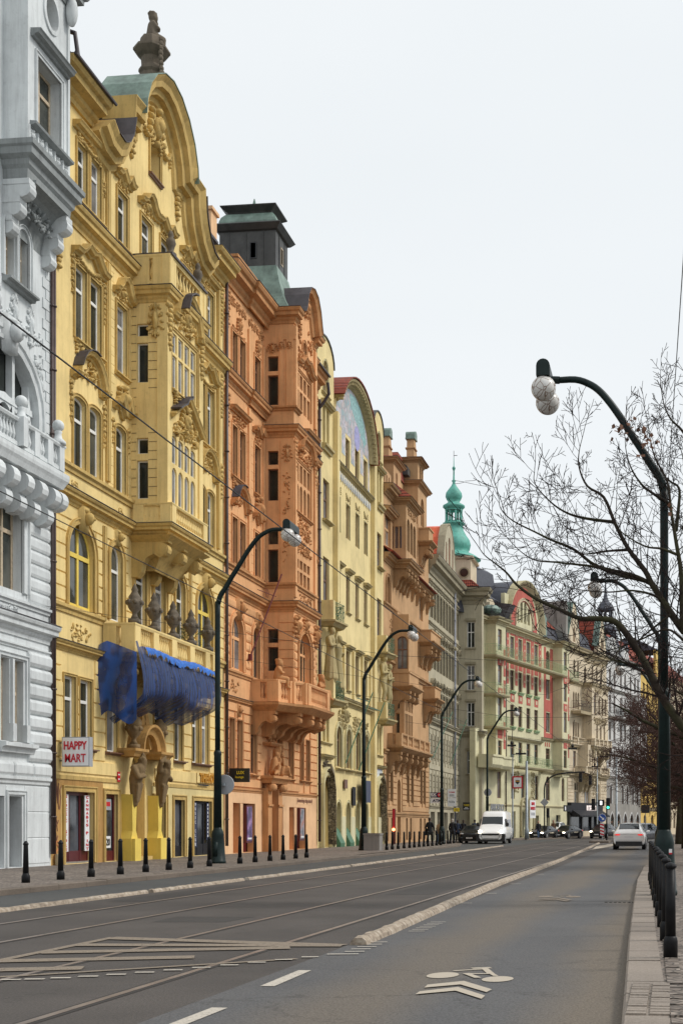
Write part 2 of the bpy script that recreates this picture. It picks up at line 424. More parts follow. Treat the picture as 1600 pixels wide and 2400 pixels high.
# ---------------------------------------------------------------- mesh builder
class MB:
 def __init__(s): s.v = []; s.f = []; s.k = []
 def mark(s): s.k.append((len(s.v), len(s.f)))     # a new separate piece starts here
 def pieces(s):
  if len(s.k) < 2: return [s]
  K = s.k + [(len(s.v), len(s.f))]; out = []
  for (a, fa), (b, fb) in zip(K[:-1], K[1:]):
   if b > a:
    m = MB(); m.v = s.v[a:b]; m.f = [tuple(i - a for i in q) for q in s.f[fa:fb]]; out.append(m)
  return out
 def add(s, V, F):
  o = len(s.v); s.v += [tuple(p) for p in V]; s.f += [tuple(i + o for i in q) for q in F]; return s
 def box(s, x0, x1, y0, y1, z0, z1):
  V = [(x, y, z) for z in (z0, z1) for y in (y0, y1) for x in (x0, x1)]
  return s.add(V, [(0, 1, 3, 2), (4, 6, 7, 5), (0, 4, 5, 1), (2, 3, 7, 6), (0, 2, 6, 4), (1, 5, 7, 3)])
 def fbox(s, s0, s1, o0, o1, z0, z1):       # facade coordinates: along, out (towards the street), up
  return s.box(s0, s1, -o1, -o0, z0, z1)
 def lathe(s, prof, c=(0, 0, 0), n=16, axis='z', a0=0.0):
  V = []; m = len(prof)
  for i in range(n):
   a = a0 + 2 * PI * i / n
   for r, z in prof:
    p = (r * math.cos(a), r * math.sin(a), z)
    if axis == 'y': p = (p[0], p[2], p[1])
    if axis == 'x': p = (p[2], p[0], p[1])
    V.append((c[0] + p[0], c[1] + p[1], c[2] + p[2]))
  F = [(i * m + j, ((i + 1) % n) * m + j, ((i + 1) % n) * m + j + 1, i * m + j + 1) for i in range(n) for j in range(m - 1)]
  F.append(tuple(i * m for i in range(n))[::-1]); F.append(tuple(i * m + m - 1 for i in range(n)))
  return s.add(V, F)
 def ell(s, c, r, n=8, m=5, rot=None):
  V = [(0, 0, 1)];
  for j in range(1, m):
   t = PI * j / m
   for i in range(n):
    a = 2 * PI * i / n
    V.append((math.sin(t) * math.cos(a), math.sin(t) * math.sin(a), math.cos(t)))
  V.append((0, 0, -1))
  F = [(0, 1 + i, 1 + (i + 1) % n) for i in range(n)]
  for j in range(m - 2):
   for i in range(n):
    a = 1 + j * n + i; b = 1 + j * n + (i + 1) % n
    F.append((a, a + n, b + n, b))
  L = len(V) - 1; q = 1 + (m - 2) * n
  F += [(L, q + (i + 1) % n, q + i) for i in range(n)]
  if not hasattr(r, '__len__'): r = (r, r, r)
  P = []
  for v in V:
   p = Vector((v[0] * r[0], v[1] * r[1], v[2] * r[2]))
   if rot: p = rot @ p
   P.append((c[0] + p[0], c[1] + p[1], c[2] + p[2]))
  return s.add(P, F)
 def tube(s, pts, rad, n=6, cap=True):
  pts = [Vector(p) for p in pts]
  k = len(pts)
  if not hasattr(rad, '__len__'): rad = [rad] * k
  V = []; up = None
  for i, p in enumerate(pts):
   d = (pts[min(i + 1, k - 1)] - pts[max(i - 1, 0)])
   if d.length < 1e-9: d = Vector((0, 0, 1))
   d.normalize()
   if up is None:
    up = d.orthogonal().normalized()
   else:
    up = (up - d * up.dot(d))
    if up.length < 1e-6: up = d.orthogonal()
    up.normalize()
   q = d.cross(up)
   for j in range(n):
    a = 2 * PI * j / n
    V.append(p + (up * math.cos(a) + q * math.sin(a)) * rad[i])
  F = [(i * n + j, i * n + (j + 1) % n, (i + 1) * n + (j + 1) % n, (i + 1) * n + j) for i in range(k - 1) for j in range(n)]
  if cap: F.append(tuple(range(n))[::-1]); F.append(tuple((k - 1) * n + j for j in range(n)))
  return s.add(V, F)
 def sweep(s, path, prof, mp, closed=False):
  """path: 2D points; prof: (offset along the left normal, third coordinate); mp(a, b, c) -> xyz"""
  k = len(path); V = []; m = len(prof)
  for i in range(k):
   def seg(a, b):
    dx, dy = path[b][0] - path[a][0], path[b][1] - path[a][1]
    l = math.hypot(dx, dy) or 1e-9
    return (-dy / l, dx / l)
   if closed: n1 = seg((i - 1) % k, i); n2 = seg(i, (i + 1) % k)
   else:
    n1 = seg(i - 1, i) if i else seg(0, 1)
    n2 = seg(i, i + 1) if i < k - 1 else n1
   dt = 1 + n1[0] * n2[0] + n1[1] * n2[1]
   dt = max(dt, 0.35)
   mx_, my_ = (n1[0] + n2[0]) / dt, (n1[1] + n2[1]) / dt
   for a, c in prof:
    V.append(mp(path[i][0] + mx_ * a, path[i][1] + my_ * a, c))
  kk = k if closed else k - 1
  F = [(i * m + j, ((i + 1) % k) * m + j, ((i + 1) % k) * m + (j + 1) % m, i * m + (j + 1) % m) for i in range(kk) for j in range(m)]
  if not closed: F.append(tuple(range(m))[::-1]); F.append(tuple((k - 1) * m + j for j in range(m)))
  return s.add(V, F)
 def hmould(s, path, prof):                 # runs along the facade: path (s, out), prof (out, z)
  return s.sweep(path, prof, lambda a, b, c: (a, -b, c))
 def vmould(s, path, prof, out=0.0):        # lies on the facade: path (s, z), prof (normal, out)
  return s.sweep(path, prof, lambda a, b, c: (a, -(out + c), b))
 def plate(s, outer, holes, out, depth, mp=None):
  """wall sheet with openings and their reveals"""
  loops = [outer] + holes
  mp = mp or (lambda a, o, z: (a, -o, z))
  tri = tessellate_polygon([[Vector((x, z, 0)) for x, z in l] for l in loops])
  flat = [p for l in loops for p in l]
  s.add([mp(x, out, z) for x, z in flat], [tuple(t) for t in tri])
  for l in loops:
   k = len(l)
   V = [mp(x, out, z) for x, z in l] + [mp(x, out - depth, z) for x, z in l]
   s.add(V, [(i, (i + 1) % k, k + (i + 1) % k, k + i) for i in range(k)])
  return s
 def prism(s, poly, a0, a1, mp):
  """poly (u, v) extruded from a0 to a1; mp(u, v, a)"""
  k = len(poly)
  V = [mp(u, v, a0) for u, v in poly] + [mp(u, v, a1) for u, v in poly]
  F = [(i, (i + 1) % k, k + (i + 1) % k, k + i) for i in range(k)]
  tri = tessellate_polygon([[Vector((x, z, 0)) for x, z in poly]])
  F += [tuple(t) for t in tri] + [tuple(i + k for i in t) for t in tri]
  return s.add(V, F)
 def xf(s, mat, start=0):
  s.v[start:] = [tuple(mat @ Vector(p)) for p in s.v[start:]]
  return s
 def mesh(s, name, mat, smooth=False):
  me = bpy.data.meshes.new(name)
  me.from_pydata(s.v, [], s.f)
  me.materials.append(M[mat] if isinstance(mat, str) else mat)
  if smooth: me.polygons.foreach_set('use_smooth', [True] * len(me.polygons))
  me.update()
  return me
def link(name, me, parent=None, loc=(0, 0, 0), rot=(0, 0, 0), scale=(1, 1, 1)):
 o = bpy.data.objects.new(name, me)
 COL.objects.link(o)
 o.location = loc; o.rotation_euler = rot; o.scale = scale
 if parent is not None: o.parent = parent
 return o
def tag(o, label=None, cat=None, group=None, kind=None):
 if label: o['label'] = label
 if cat: o['category'] = cat
 if group: o['group'] = group
 if kind: o['kind'] = kind
 return o
def empty(name, label, cat, loc=(0, 0, 0), rz=0, group=None):
 o = link(name, None, None, loc, (0, 0, rz))
 o.empty_display_size = 0.2
 return tag(o, label, cat, group)
def part(name, mb, mat, parent, smooth=False, label=None, loc=(0, 0, 0), rot=(0, 0, 0), scale=(1, 1, 1)):
 me = mb.mesh(name, mat, smooth) if isinstance(mb, MB) else mb
 o = link(name, me, parent, loc, rot, scale)
 if label: o['label'] = label
 return o
def copy_tree(o, parent=None):
 c = o.copy(); COL.objects.link(c)
 if parent is not None: c.parent = parent
 for ch in list(o.children): copy_tree(ch, c)
 return c
def structure(name, mb, mat, smooth=False):
 o = part(name, mb, mat, None, smooth)
 o['kind'] = 'structure'
 return o
DG = None
def evalmesh(o, name):
 bpy.context.view_layer.update()
 dg = bpy.context.evaluated_depsgraph_get()
 me = bpy.data.meshes.new_from_object(o.evaluated_get(dg))
 me.name = name
 return me
_tc = {}
def textmesh(txt, h, mat, bold=0.0, ext=0.006, space=1.0, w=None):
 """mesh of some lettering, height h (cap height), centred, lying in XZ, facing -Y"""
 cu = bpy.data.curves.new('lettering', 'FONT')
 cu.body = txt; cu.size = 1.0; cu.align_x = 'CENTER'; cu.align_y = 'CENTER'
 cu.offset = bold; cu.extrude = 0.01; cu.space_character = space
 cu.resolution_u = 3
 o = bpy.data.objects.new('lettering', cu); COL.objects.link(o)
 me = evalmesh(o, 'lettering')
 bpy.data.objects.remove(o)
 xs = [v.co.x for v in me.vertices]; ys = [v.co.y for v in me.vertices]
 cx, cy = (min(xs) + max(xs)) / 2, (min(ys) + max(ys)) / 2
 hh = max(ys) - min(ys); ww = max(xs) - min(xs)
 sy = h / hh; sx = sy if w is None else w / ww
 for v in me.vertices:
  x, y, z = v.co
  v.co = ((x - cx) * sx, -z * ext / 0.01, (y - cy) * sy)
 me.materials.clear(); me.materials.append(M[mat])
 return me
def blob(caps, vox=0.03, name='body', smooth_it=6):
 """one continuous surface grown round a list of tapered capsules (p0, r0, p1, r1)"""
 mb = MB()
 for c in caps:
  p0, r0, p1, r1 = Vector(c[0]), c[1], Vector(c[2]), c[3]
  mb.ell(p0, r0, 10, 7); mb.ell(p1, r1, 10, 7)
  if (p1 - p0).length > 1e-4: mb.tube([p0, p1], [r0, r1], 10)
 me = mb.mesh(name, 'skin')
 o = bpy.data.objects.new(name, me); COL.objects.link(o)
 md = o.modifiers.new('r', 'REMESH'); md.mode = 'VOXEL'; md.voxel_size = vox; md.use_smooth_shade = True
 ms = o.modifiers.new('s', 'SMOOTH'); ms.factor = 0.5; ms.iterations = smooth_it
 out = evalmesh(o, name)
 bpy.data.objects.remove(o)
 out.polygons.foreach_set('use_smooth', [True] * len(out.polygons))
 return out
def setmat(me, mat):
 me.materials.clear(); me.materials.append(M[mat]); return me
def smooth_line(pts, n=6):
 """Catmull-Rom through the points"""
 P = [Vector(p) for p in pts]; P = [P[0] * 2 - P[1]] + P + [P[-1] * 2 - P[-2]]
 out = []
 for i in range(1, len(P) - 2):
  for k in range(n):
   t = k / n
   out.append(0.5 * ((2 * P[i]) + (P[i + 1] - P[i - 1]) * t + (2 * P[i - 1] - 5 * P[i] + 4 * P[i + 1] - P[i + 2]) * t * t + (3 * P[i] - P[i - 1] - 3 * P[i + 1] + P[i + 2]) * t ** 3))
 out.append(P[-2])
 return out
# ================================================================ ground, roads, kerbs
FX = -20.25      # facade line of the near houses
GZ = -0.02
mb = MB(); mb.box(-400, 400, -60, 900, GZ - 0.5, GZ)
structure('ground', mb, 'asphalt_left')
def strip(ptsL, ptsR, z):
 """sheet between two polylines with the same number of points"""
 mb = MB(); k = len(ptsL)
 V = [(x, y, z) for x, y in ptsL] + [(x, y, z) for x, y in ptsR]
 mb.add(V, [(i, k + i, k + i + 1, i + 1) for i in range(k - 1)])
 return mb
# the street runs along +Y and bends to the right after about 130 m
def lanepts(x, bend=True):
 P = [(x, y) for y in (-12, 0, 10, 20, 30, 45, 60, 80, 100, 120)]
 a = 0.0; px, py = P[-1]
 for i in range(8):
  a += R(15.5 / 8); px += 6 * math.sin(a); py += 6 * math.cos(a); P.append((px, py))
 for i in range(6):
  px += 30 * math.sin(a); py += 30 * math.cos(a); P.append((px, py))
 return P
structure('tram_road', strip(lanepts(-11.1), lanepts(-3.85), 0.0), 'asphalt_tram')
structure('left_road', strip(lanepts(-17.2), lanepts(-11.1), -0.004), 'asphalt_left')
structure('right_road', strip(lanepts(-3.85), lanepts(-0.2), 0.004), 'asphalt_lane')
# left pavement: kerb steps back to a parking bay beyond 95 m
kl = [(-13.65, -12), (-13.65, 50), (-13.75, 70), (-14.1, 88), (-15.2, 96), (-16.8, 101), (-17.2, 108), (-17.2, 126)]
pv = [(-20.25, y) for x, y in kl]
structure('left_pavement', strip(pv, [(x - 0.3, y) for x, y in kl], 0.12), 'mosaic_paving')
def kerb(name, pts, w, z0, z1, mat, stone=1.25, gap=0.012, chamfer=0.02, drop=None, seed=3):
 """row of kerb stones along a polyline (left side = pavement)"""
 rnd = random.Random(seed); mb = MB()
 for (x0, y0), (x1, y1) in zip(pts[:-1], pts[1:]):
  L = math.hypot(x1 - x0, y1 - y0); dx, dy = (x1 - x0) / L, (y1 - y0) / L; nx, ny = -dy, dx
  t = 0.0
  while t < L - 0.05:
   l = min(stone * rnd.uniform(0.8, 1.2), L - t)
   if L - t - l < 0.3: l = L - t
   zz = z1 + rnd.uniform(-0.006, 0.006)
   if drop and drop[0] < y0 + dy * t < drop[1]: zz = 0.1
   a = t + gap; b = t + l
   prof = [(0, z0), (0, zz - chamfer), (chamfer, zz), (w, zz), (w, z0)]
   V = []
   for tt in (a, b):
    for n_, z_ in prof: V.append((x0 + dx * tt + nx * n_, y0 + dy * tt + ny * n_, z_))
   mb.add(V, [(i, i + 1, i + 6, i + 5) for i in range(4)] + [(0, 5, 9, 4), (4, 3, 2, 1, 0), (5, 6, 7, 8, 9)])
   t += l
 o = part(name, mb, mat, None); o['kind'] = 'structure'
 return o
kerb('left_kerb', kl, 0.3, -0.1, 0.125, 'kerb_dark_stone', drop=(57, 68))
# right pavement
kr = [(-0.30, -6), (-0.33, 9), (-0.50, 16), (-0.66, 24), (-0.82, 33), (-0.86, 43), (-0.66, 50), (-0.35, 60), (-0.3, 100), (1.0, 130), (6.5, 150), (12, 170), (50, 300)]
structure('right_pavement', strip([(x + 0.33, y) for x, y in kr], [(max(10.0, x + 10), y) for x, y in kr], 0.115), 'mosaic_paving')
kerb('right_kerb', [(x + 0.33, y) for x, y in kr][::-1][0:0] or [(x, y) for x, y in reversed(kr)], 0.33, -0.1, 0.12, 'granite_kerb_stone', stone=0.9, seed=5)
# setts filling a gap in the right kerb line near the camera
mb = MB(); rnd = random.Random(4)
y = 9.3
while y < 11.1:
 for k in range(2):
  x0 = -0.31 + k * 0.165; mb.box(x0, x0 + 0.14, y, y + 0.10, 0.0, 0.135 + rnd.uniform(-0.004, 0.004))
 y += 0.125
o = part('sett_paving', mb, 'granite_kerb_stone', None); o['kind'] = 'structure'
mb = MB(); y = -2.0                                                          # row of setts behind the kerb stones
while y < 48:
 xk = -0.33 + 0.33 - 0.012 * max(0, y - 8) * 1.25
 if y > 42: break
 l = rnd.uniform(0.1, 0.2); x0 = xk + 0.02
 mb.box(x0, x0 + 0.13, y, y + l, 0.05, 0.128 + rnd.uniform(-0.006, 0.01)); y += l + 0.02
o = part('gutter_paving', mb, 'mosaic_paving', None); o['kind'] = 'structure'
# low separators beside the tram tracks
def separator(name, pts, w, h, label):
 mb = MB()
 rnd = random.Random(11)
 P = smooth_line([(x, y, 0) for x, y in pts], 10)
 prof = [(-w / 2, 0.0), (-w / 2 * 0.85, h * 0.55), (-w * 0.22, h), (w * 0.22, h), (w / 2 * 0.85, h * 0.55), (w / 2, 0.0)]
 path = [(p.x, p.y) for p in P]
 mb.sweep(path, prof, lambda a, b, c: (a + rnd.uniform(-0.006, 0.006), b, c + (rnd.uniform(-0.008, 0.008) if c > 0.01 else 0)))
 o = part(name, mb, 'separator_white', None)
 tag(o, label, 'road separator', None)
 return o
separator('road_separator', [(-3.73, 15.6), (-3.78, 18), (-3.88, 21.4), (-4.15, 31.6), (-4.35, 48.4), (-4.9, 75), (-5.6, 104)], 0.215, 0.095,
          'long low whitish kerb bump dividing the tram tracks from the right lane')
mb = MB()
segs = [(16, 27.0), (27.3, 33.4), (33.8, 45), (45.3, 62), (62.4, 90)]
for i, (a, b) in enumerate(segs):
 def lx(y): return -11.08 - 0.0006 * max(0, y - 35) ** 1.6
 o = separator('road_separator', [(lx(a + (b - a) * k / 4), a + (b - a) * k / 4) for k in range(5)], 0.17, 0.07,
              ['nearest', 'second nearest', 'middle', 'second farthest', 'farthest'][i] + ' length of the thin worn separator between left lane and tram track')
 o['group'] = 'separator lengths beside the left lane'
# tram rails set flush in the asphalt
def rail(x, nm):
 mb = MB()
 P = [(px_, py_) for px_, py_ in lanepts(x)]
 mb.sweep(P, [(-0.035, 0.0085), (0.035, 0.0085), (0.035, 0.006), (-0.035, 0.006)], lambda a, b, c: (a, b, c))
 r = part('tram_rail', mb, 'rail_steel', None); r['kind'] = 'structure'; r.name = nm
 g = MB(); g.sweep(P, [(-0.085, 0.0045), (0.075, 0.0045), (0.075, 0.003), (-0.085, 0.003)], lambda a, b, c: (a, b, c))
 part('rail_bed', g, 'groove_dark', r)
for x, nm in ((-4.68, 'tram_rail'), (-6.2, 'tram_rail'), (-8.2, 'tram_rail'), (-9.72, 'tram_rail')): rail(x, nm)
# painted markings
def sheet(name, polys, mat, z=0.010):
 mb = MB()
 for p in polys:
  mb.add([(x, y, z) for x, y in p], [tuple(range(len(p)))]); z += .0003
 o = part(name, mb, mat, None); o['kind'] = 'structure'
 return o
def line(x0, y0, x1, y1, w):
 L = math.hypot(x1 - x0, y1 - y0); nx, ny = -(y1 - y0) / L * w / 2, (x1 - x0) / L * w / 2
 return [(x0 + nx, y0 + ny), (x1 + nx, y1 + ny), (x1 - nx, y1 - ny), (x0 - nx, y0 - ny)]
hat = [line(-7.1, 11.0, -7.1, 16.3, 0.13), line(-7.1, 16.3, -3.9, 15.6, 0.13), line(-6.9, 11.4, -4.0, 13.9, 0.10)]
for i in range(6):
 y0 = 10.9 + i * 0.95
 a = (-7.05, y0 + 0.5); b = (-3.9 if i > 3 else -6.6 + i * 0.72, min(y0 + 0.5 + 0.25 * (i + 1), 15.6))
 hat.append(line(a[0], a[1], b[0], b[1] - 0.1, 0.33))
sheet('hatched_marking', hat, 'marking_faint')
dots = []
for i in range(13):
 t = i / 12
 x = -6.1 + t * 2.4; y = 11.7 + 2.7 * t ** 1.5
 dots.append(line(x - 0.09, y - 0.02, x + 0.09, y + 0.02, 0.07))
for i in range(6):
 x = -3.55; y = 14.4 + i * 0.3
 dots.append(line(x - 0.12, y, x + 0.10, y + 0.05, 0.06))
for i in range(7):
 y = 17.6 + i * 0.28; dots.append(line(-3.52, y, -3.30, y + 0.04, 0.05))
for y in (24, 27.5, 32, 38): dots.append(line(-3.85, y, -3.62, y + 0.05, 0.08))
sheet('stud_marking', dots, 'marking_white', 0.0125)
sheet('lane_marking', [line(-3.56, 7.4, -3.53, 10.1, 0.13), line(-3.58, 11.5, -3.60, 12.8, 0.13)], 'marking_white')
# cyclist pictogram: two wheels, frame, double chevron
def bike_mark(cx, cy, s, mat, sl=0.0):
 P = []
 def c(x, y): return (cx + x * s, cy + (y + sl * x) * s)
 for wx in (-0.31, 0.27):
  P.append([c(wx + 0.16 * math.cos(a), 0.33 * math.sin(a) + 0.0) for a in [2 * PI * k / 20 for k in range(20)]])
 def ln(x0, y0, x1, y1, w_): P.append([c(*q) for q in line(x0, y0, x1, y1, w_)])
 ln(-0.14, 0.62, 0.10, 0.64, 0.07); ln(0.02, 0.70, 0.17, 0.62, 0.08); ln(0.12, 0.66, 0.20, 0.20, 0.05)
 ln(0.20, 0.20, -0.02, 0.12, 0.06); ln(-0.02, 0.12, 0.06, -0.12, 0.05); ln(-0.05, 0.30, 0.13, 0.40, 0.05)
 for dy in (-0.75, -1.25):
  P.append([c(-0.38, dy - 0.42), c(-0.30, dy - 0.18), c(0.02, dy + 0.28), c(0.34, dy - 0.42), c(0.26, dy - 0.62), c(0.02, dy - 0.02)])
 return P
mbp = MB(); z_ = 0.010
def el(cx, cy, rx, ry, sk): return [(cx + rx * math.cos(a), cy + ry * math.sin(a) + sk * math.cos(a)) for a in [2 * PI * k / 24 for k in range(24)]]
for p in [el(-2.17, 12.54, .15, .25, .02), el(-1.605, 12.28, .145, .23, .02)] + [line(*q) for q in ((-2.13, 12.92, -1.86, 13.11, .06), (-1.98, 13.16, -1.80, 13.24, .10), (-1.85, 13.16, -1.72, 12.68, .07), (-1.72, 12.70, -1.97, 12.67, .06), (-1.97, 12.70, -1.80, 12.34, .07), (-1.72, 12.70, -1.65, 12.5, .05))]:
 mbp.add([(x, y, z_) for x, y in p], [tuple(range(len(p)))]); z_ += 0.0006
for p in ([(-2.16, 11.52), (-2.17, 11.74), (-1.89, 12.06), (-1.55, 11.47), (-1.57, 11.27), (-1.88, 11.79)], [(-2.15, 11.06), (-2.15, 11.26), (-1.87, 11.6), (-1.55, 11.04), (-1.55, 10.83), (-1.85, 11.34)]):
 mbp.add([(x, y, z_) for x, y in p], [(0, 1, 2, 5), (5, 2, 3, 4)])
o = part('bicycle_marking', mbp, 'marking_worn', None); o['kind'] = 'structure'
mbp = MB(); z_ = 0.010
for p in bike_mark(-2.2, 26.6, 0.95, 'x'): mbp.add([(x, y, z_) for x, y in p], [tuple(range(len(p)))] if len(p) != 6 else [(0, 1, 2, 5), (5, 2, 3, 4)]); z_ += 0.0006
o = part('bicycle_marking', mbp, 'marking_faint', None); o['kind'] = 'structure'
# slot drain
mb = MB()
for i in range(7): mb.box(-1.22 + i * 0.085, -1.17 + i * 0.085, 24.7, 24.9, 0.005, 0.012)
o = part('road_drain', mb, 'groove_dark', None); tag(o, 'dark slotted drain across the right lane beside the kerb', 'drain')
# traffic island at the far end of the separator
mb = MB(); mb.box(-6.6, -5.0, 108, 116, 0.0, 0.14)
o = part('traffic_island', mb, 'kerb_dark_stone', None); o['kind'] = 'structure'
sheet('island_marking', [[(-5.1, 92), (-4.6, 78), (-3.9, 92), (-4.2, 104)]], 'marking_worn', 0.009)
# far pavements round the bend
P0 = (-18.9, 127.7); D2 = (math.sin(R(15.5)), math.cos(R(15.5))); N2 = (D2[1], -D2[0])
def pl2(t, o): return (P0[0] + t * D2[0] + o * N2[0], P0[1] + t * D2[1] + o * N2[1])
structure('far_pavement', strip([pl2(t, 0) for t in (-8, 0, 40, 200)], [pl2(t, 4.2) for t in (-8, 0, 40, 200)], 0.12), 'mosaic_paving')
kerb('far_kerb', [pl2(t, 4.5) for t in (-8, 0, 40, 160)], 0.3, -0.1, 0.125, 'kerb_dark_stone')

mb = MB(); mb.box(11.5, 190, -40, 330, -.4, 0.02)
plain('river_water', (0.05, 0.07, 0.065), 0.12, spec=0.6); m = M['river_water']; n_ = m.node_tree; b_ = n_.nodes['Principled BSDF']; t_ = texnoise(n_, .6, 4, .6); bump(n_, b_, t_.outputs[0], .3, .1)
structure('river', mb, 'river_water')
mb = MB(); mb.sweep([(11, -20), (11, 130), (17, 152), (60, 300)], [(-.25, 0), (-.25, .95), (-.32, 1.0), (-.32, 1.12), (.32, 1.12), (.32, 1.0), (.25, .95), (.25, -.4)], lambda a, b, c: (a, b, c))
tag(part('parapet_wall', mb, 'concrete', None), 'low stone parapet along the river beyond the right pavement', 'wall')

sheet('asphalt_patch', [[(-10.6, 24), (-9.9, 24.1), (-9.95, 31), (-10.6, 30.8)], [(-7.7, 19), (-6.6, 19.1), (-6.5, 20.3), (-7.75, 20.2)], [(-5.9, 27), (-4.9, 27.1), (-4.95, 33), (-5.95, 33)]], 'asphalt_patch', 0.0022)
# ================================================================ building kit
# facade coordinates: s along the street, out towards the street, z up
class Bld:
 def __init__(s, name, label, origin=(FX, 0), ang=90, trim='yellow_trim', wall='yellow_render', frame='white_paint', depth=0.26):
  s.root = empty(name, label, 'building', (origin[0], origin[1], 0), R(ang))
  s.trim, s.wallm, s.frame, s.dep = trim, wall, frame, depth
  s.pane = 0
 def p(s, name, mb, mat, smooth=False, **k):
  pr = k.pop('parent', s.root)
  for q in mb.pieces(): o = part(name, q, mat, pr, smooth, **k)
  return o
def corn(z0, z1, pr):
 h = z1 - z0
 return [(0, z0), (pr * .12, z0), (pr * .15, z0 + h * .18), (pr * .3, z0 + h * .28), (pr * .34, z0 + h * .42), (pr * .72, z0 + h * .5),
   (pr * .74, z0 + h * .72), (pr * .9, z0 + h * .78), (pr, z0 + h * .92), (pr, z0 + h), (0, z0 + h * 1.04)]
def belt(z0, z1, pr): return [(0, z0), (pr * .4, z0), (pr * .5, z0 + (z1 - z0) * .4), (pr, z0 + (z1 - z0) * .6), (pr, z1), (0, z1 + .02)]
def cornice(b, z0, z1, pr, path, mat=None, name='cornice'):
 mb = MB(); mb.hmould(path, corn(z0, z1, pr)); o = b.p(name, mb, mat or b.trim)
 mc = MB(); mc.hmould(path, [(0, z1 + .045), (pr + .03, z1 + .004), (pr + .03, z1 + .022), (0, z1 + .075)])
 part('lead_flashing', mc, 'sheet_dark', o)
 return o
def band(b, z0, z1, pr, path, mat=None, name='string_course'):
 mb = MB(); mb.hmould(path, belt(z0, z1, pr)); return b.p(name, mb, mat or b.trim)
def rect(x0, x1, z0, z1): return [(x0, z0), (x1, z0), (x1, z1), (x0, z1)]
def arch(x0, x1, z0, z1, rise=None, n=12, point=False):
 """opening with a curved head; rise None = semicircle"""
 w = (x1 - x0) / 2; cx = (x0 + x1) / 2; rise = rise or w
 zs = z1 - rise
 P = [(x0, z0), (x1, z0)]
 for i in range(n + 1):
  a = PI * i / n
  if point:
   t = abs(math.cos(a)); zz = zs + rise * (1 - t ** 1.6) ;
   P.append((cx + w * math.cos(a), zz))
  else: P.append((cx + w * math.cos(a), zs + rise * math.sin(a)))
 return P
def inset(poly, d):
 cx = sum(p[0] for p in poly) / len(poly); x0 = min(p[0] for p in poly); x1 = max(p[0] for p in poly)
 z0 = min(p[1] for p in poly); z1 = max(p[1] for p in poly); w, h = x1 - x0, z1 - z0
 return [((x - (x0 + x1) / 2) * (1 - 2 * d / w) + (x0 + x1) / 2, (z - (z0 + z1) / 2) * (1 - 2 * d / h) + (z0 + z1) / 2) for x, z in poly]
PANES = ['pane_dark', 'pane_mid', 'pane_dark', 'pane_curtain']
_wc = {}
def winmesh(kind, w, h, frame, nx, tr, bar):
 """sash frame with posts and transoms + pane; origin bottom left, front at y=0"""
 key = (kind, round(w, 2), round(h, 2), frame, nx, tuple(tr), bar)
 if key in _wc: return _wc[key]
 w, h = round(w, 2), round(h, 2)
 poly = rect(0, w, 0, h) if kind == 'r' else arch(0, w, 0, h, point=(kind == 'p')) if kind in 'ap' else arch(0, w, 0, h, rise=w * .16)
 fr = MB(); fr.plate(poly, [inset(poly, bar)], 0, 0.06)
 for i in range(1, nx): fr.fbox(w * i / nx - bar * .55, w * i / nx + bar * .55, -0.05, 0.012, bar * .8, h - bar * .8 if kind == 'r' else h - bar)
 for t in tr: fr.fbox(bar * .8, w - bar * .8, -0.05, 0.018, h * t - bar * .6, h * t + bar * .6)
 pn = MB(); pn.prism(inset(poly, 0.015), 0.03, 0.05, lambda u, v, a: (u, a, v))
 _wc[key] = (fr.mesh('window', frame), {q: pn.mesh('pane', q) for q in set(PANES + ['shop_glass'])})
 return _wc[key]
def window(b, kind, s0, s1, z0, z1, out=0.0, dep=None, frame=None, nx=1, tr=(0.68,), bar=0.09, pane=None, name='window', parent=None, side=None, flo=0):
 """side: None = on the front; ('x', s, sign) window set in a wall that runs across the street"""
 dep = b.dep if dep is None else dep
 fr, pn = winmesh(kind, s1 - s0, z1 - z0, frame or b.frame, nx, tr, bar)
 b.pane += 1
 q = pane or PANES[(b.pane * 7 + int(z0 * 3)) % len(PANES)]
 if side is None: o = part(name, fr, None, parent or b.root, loc=(s0, -(out - dep), z0))
 else:  # s0..s1 are 'out' distances, wall at s=side, facing -s (towards the camera)
  o = part(name, fr, None, parent or b.root, loc=(side + dep, -s0, z0), rot=(0, 0, -PI / 2))
 part('pane', pn[q], None, o)
 return o
def poly_of(kind, s0, s1, z0, z1):
 if kind == 'r': return rect(s0, s1, z0, z1)
 if kind in 'ap': return arch(s0, s1, z0, z1, point=(kind == 'p'))
 return arch(s0, s1, z0, z1, rise=(s1 - s0) * .16)
def surround(mb, kind, s0, s1, z0, z1, wd=0.16, th=0.07, out=0.0, foot=0.0):
 mb.mark()
 p = poly_of(kind, s0, s1, z0 - foot, z1)
 path = [p[0]] + p[:1:-1] + [p[1]]
 mb.vmould(path, [(0.0, -0.02), (0.0, th * .7), (wd * .35, th * .75), (wd * .4, th * .45), (wd * .75, th * .5), (wd * .8, th), (wd, th), (wd, -0.02)], out)
def sill(mb, s0, s1, z, out=0.0, pr=0.16, h=0.12):
 mb.mark()
 mb.hmould([(s0, out), (s1, out)], [(0, z - h), (pr * .5, z - h), (pr * .6, z - h * .5), (pr, z - h * .4), (pr, z), (0, z + .03)])
HP = [(-0.02, 0), (-0.02, 0.10), (0.05, 0.13), (0.08, 0.26), (0.15, 0.30), (0.19, 0.34), (0.21, 0.34), (0.23, 0)]
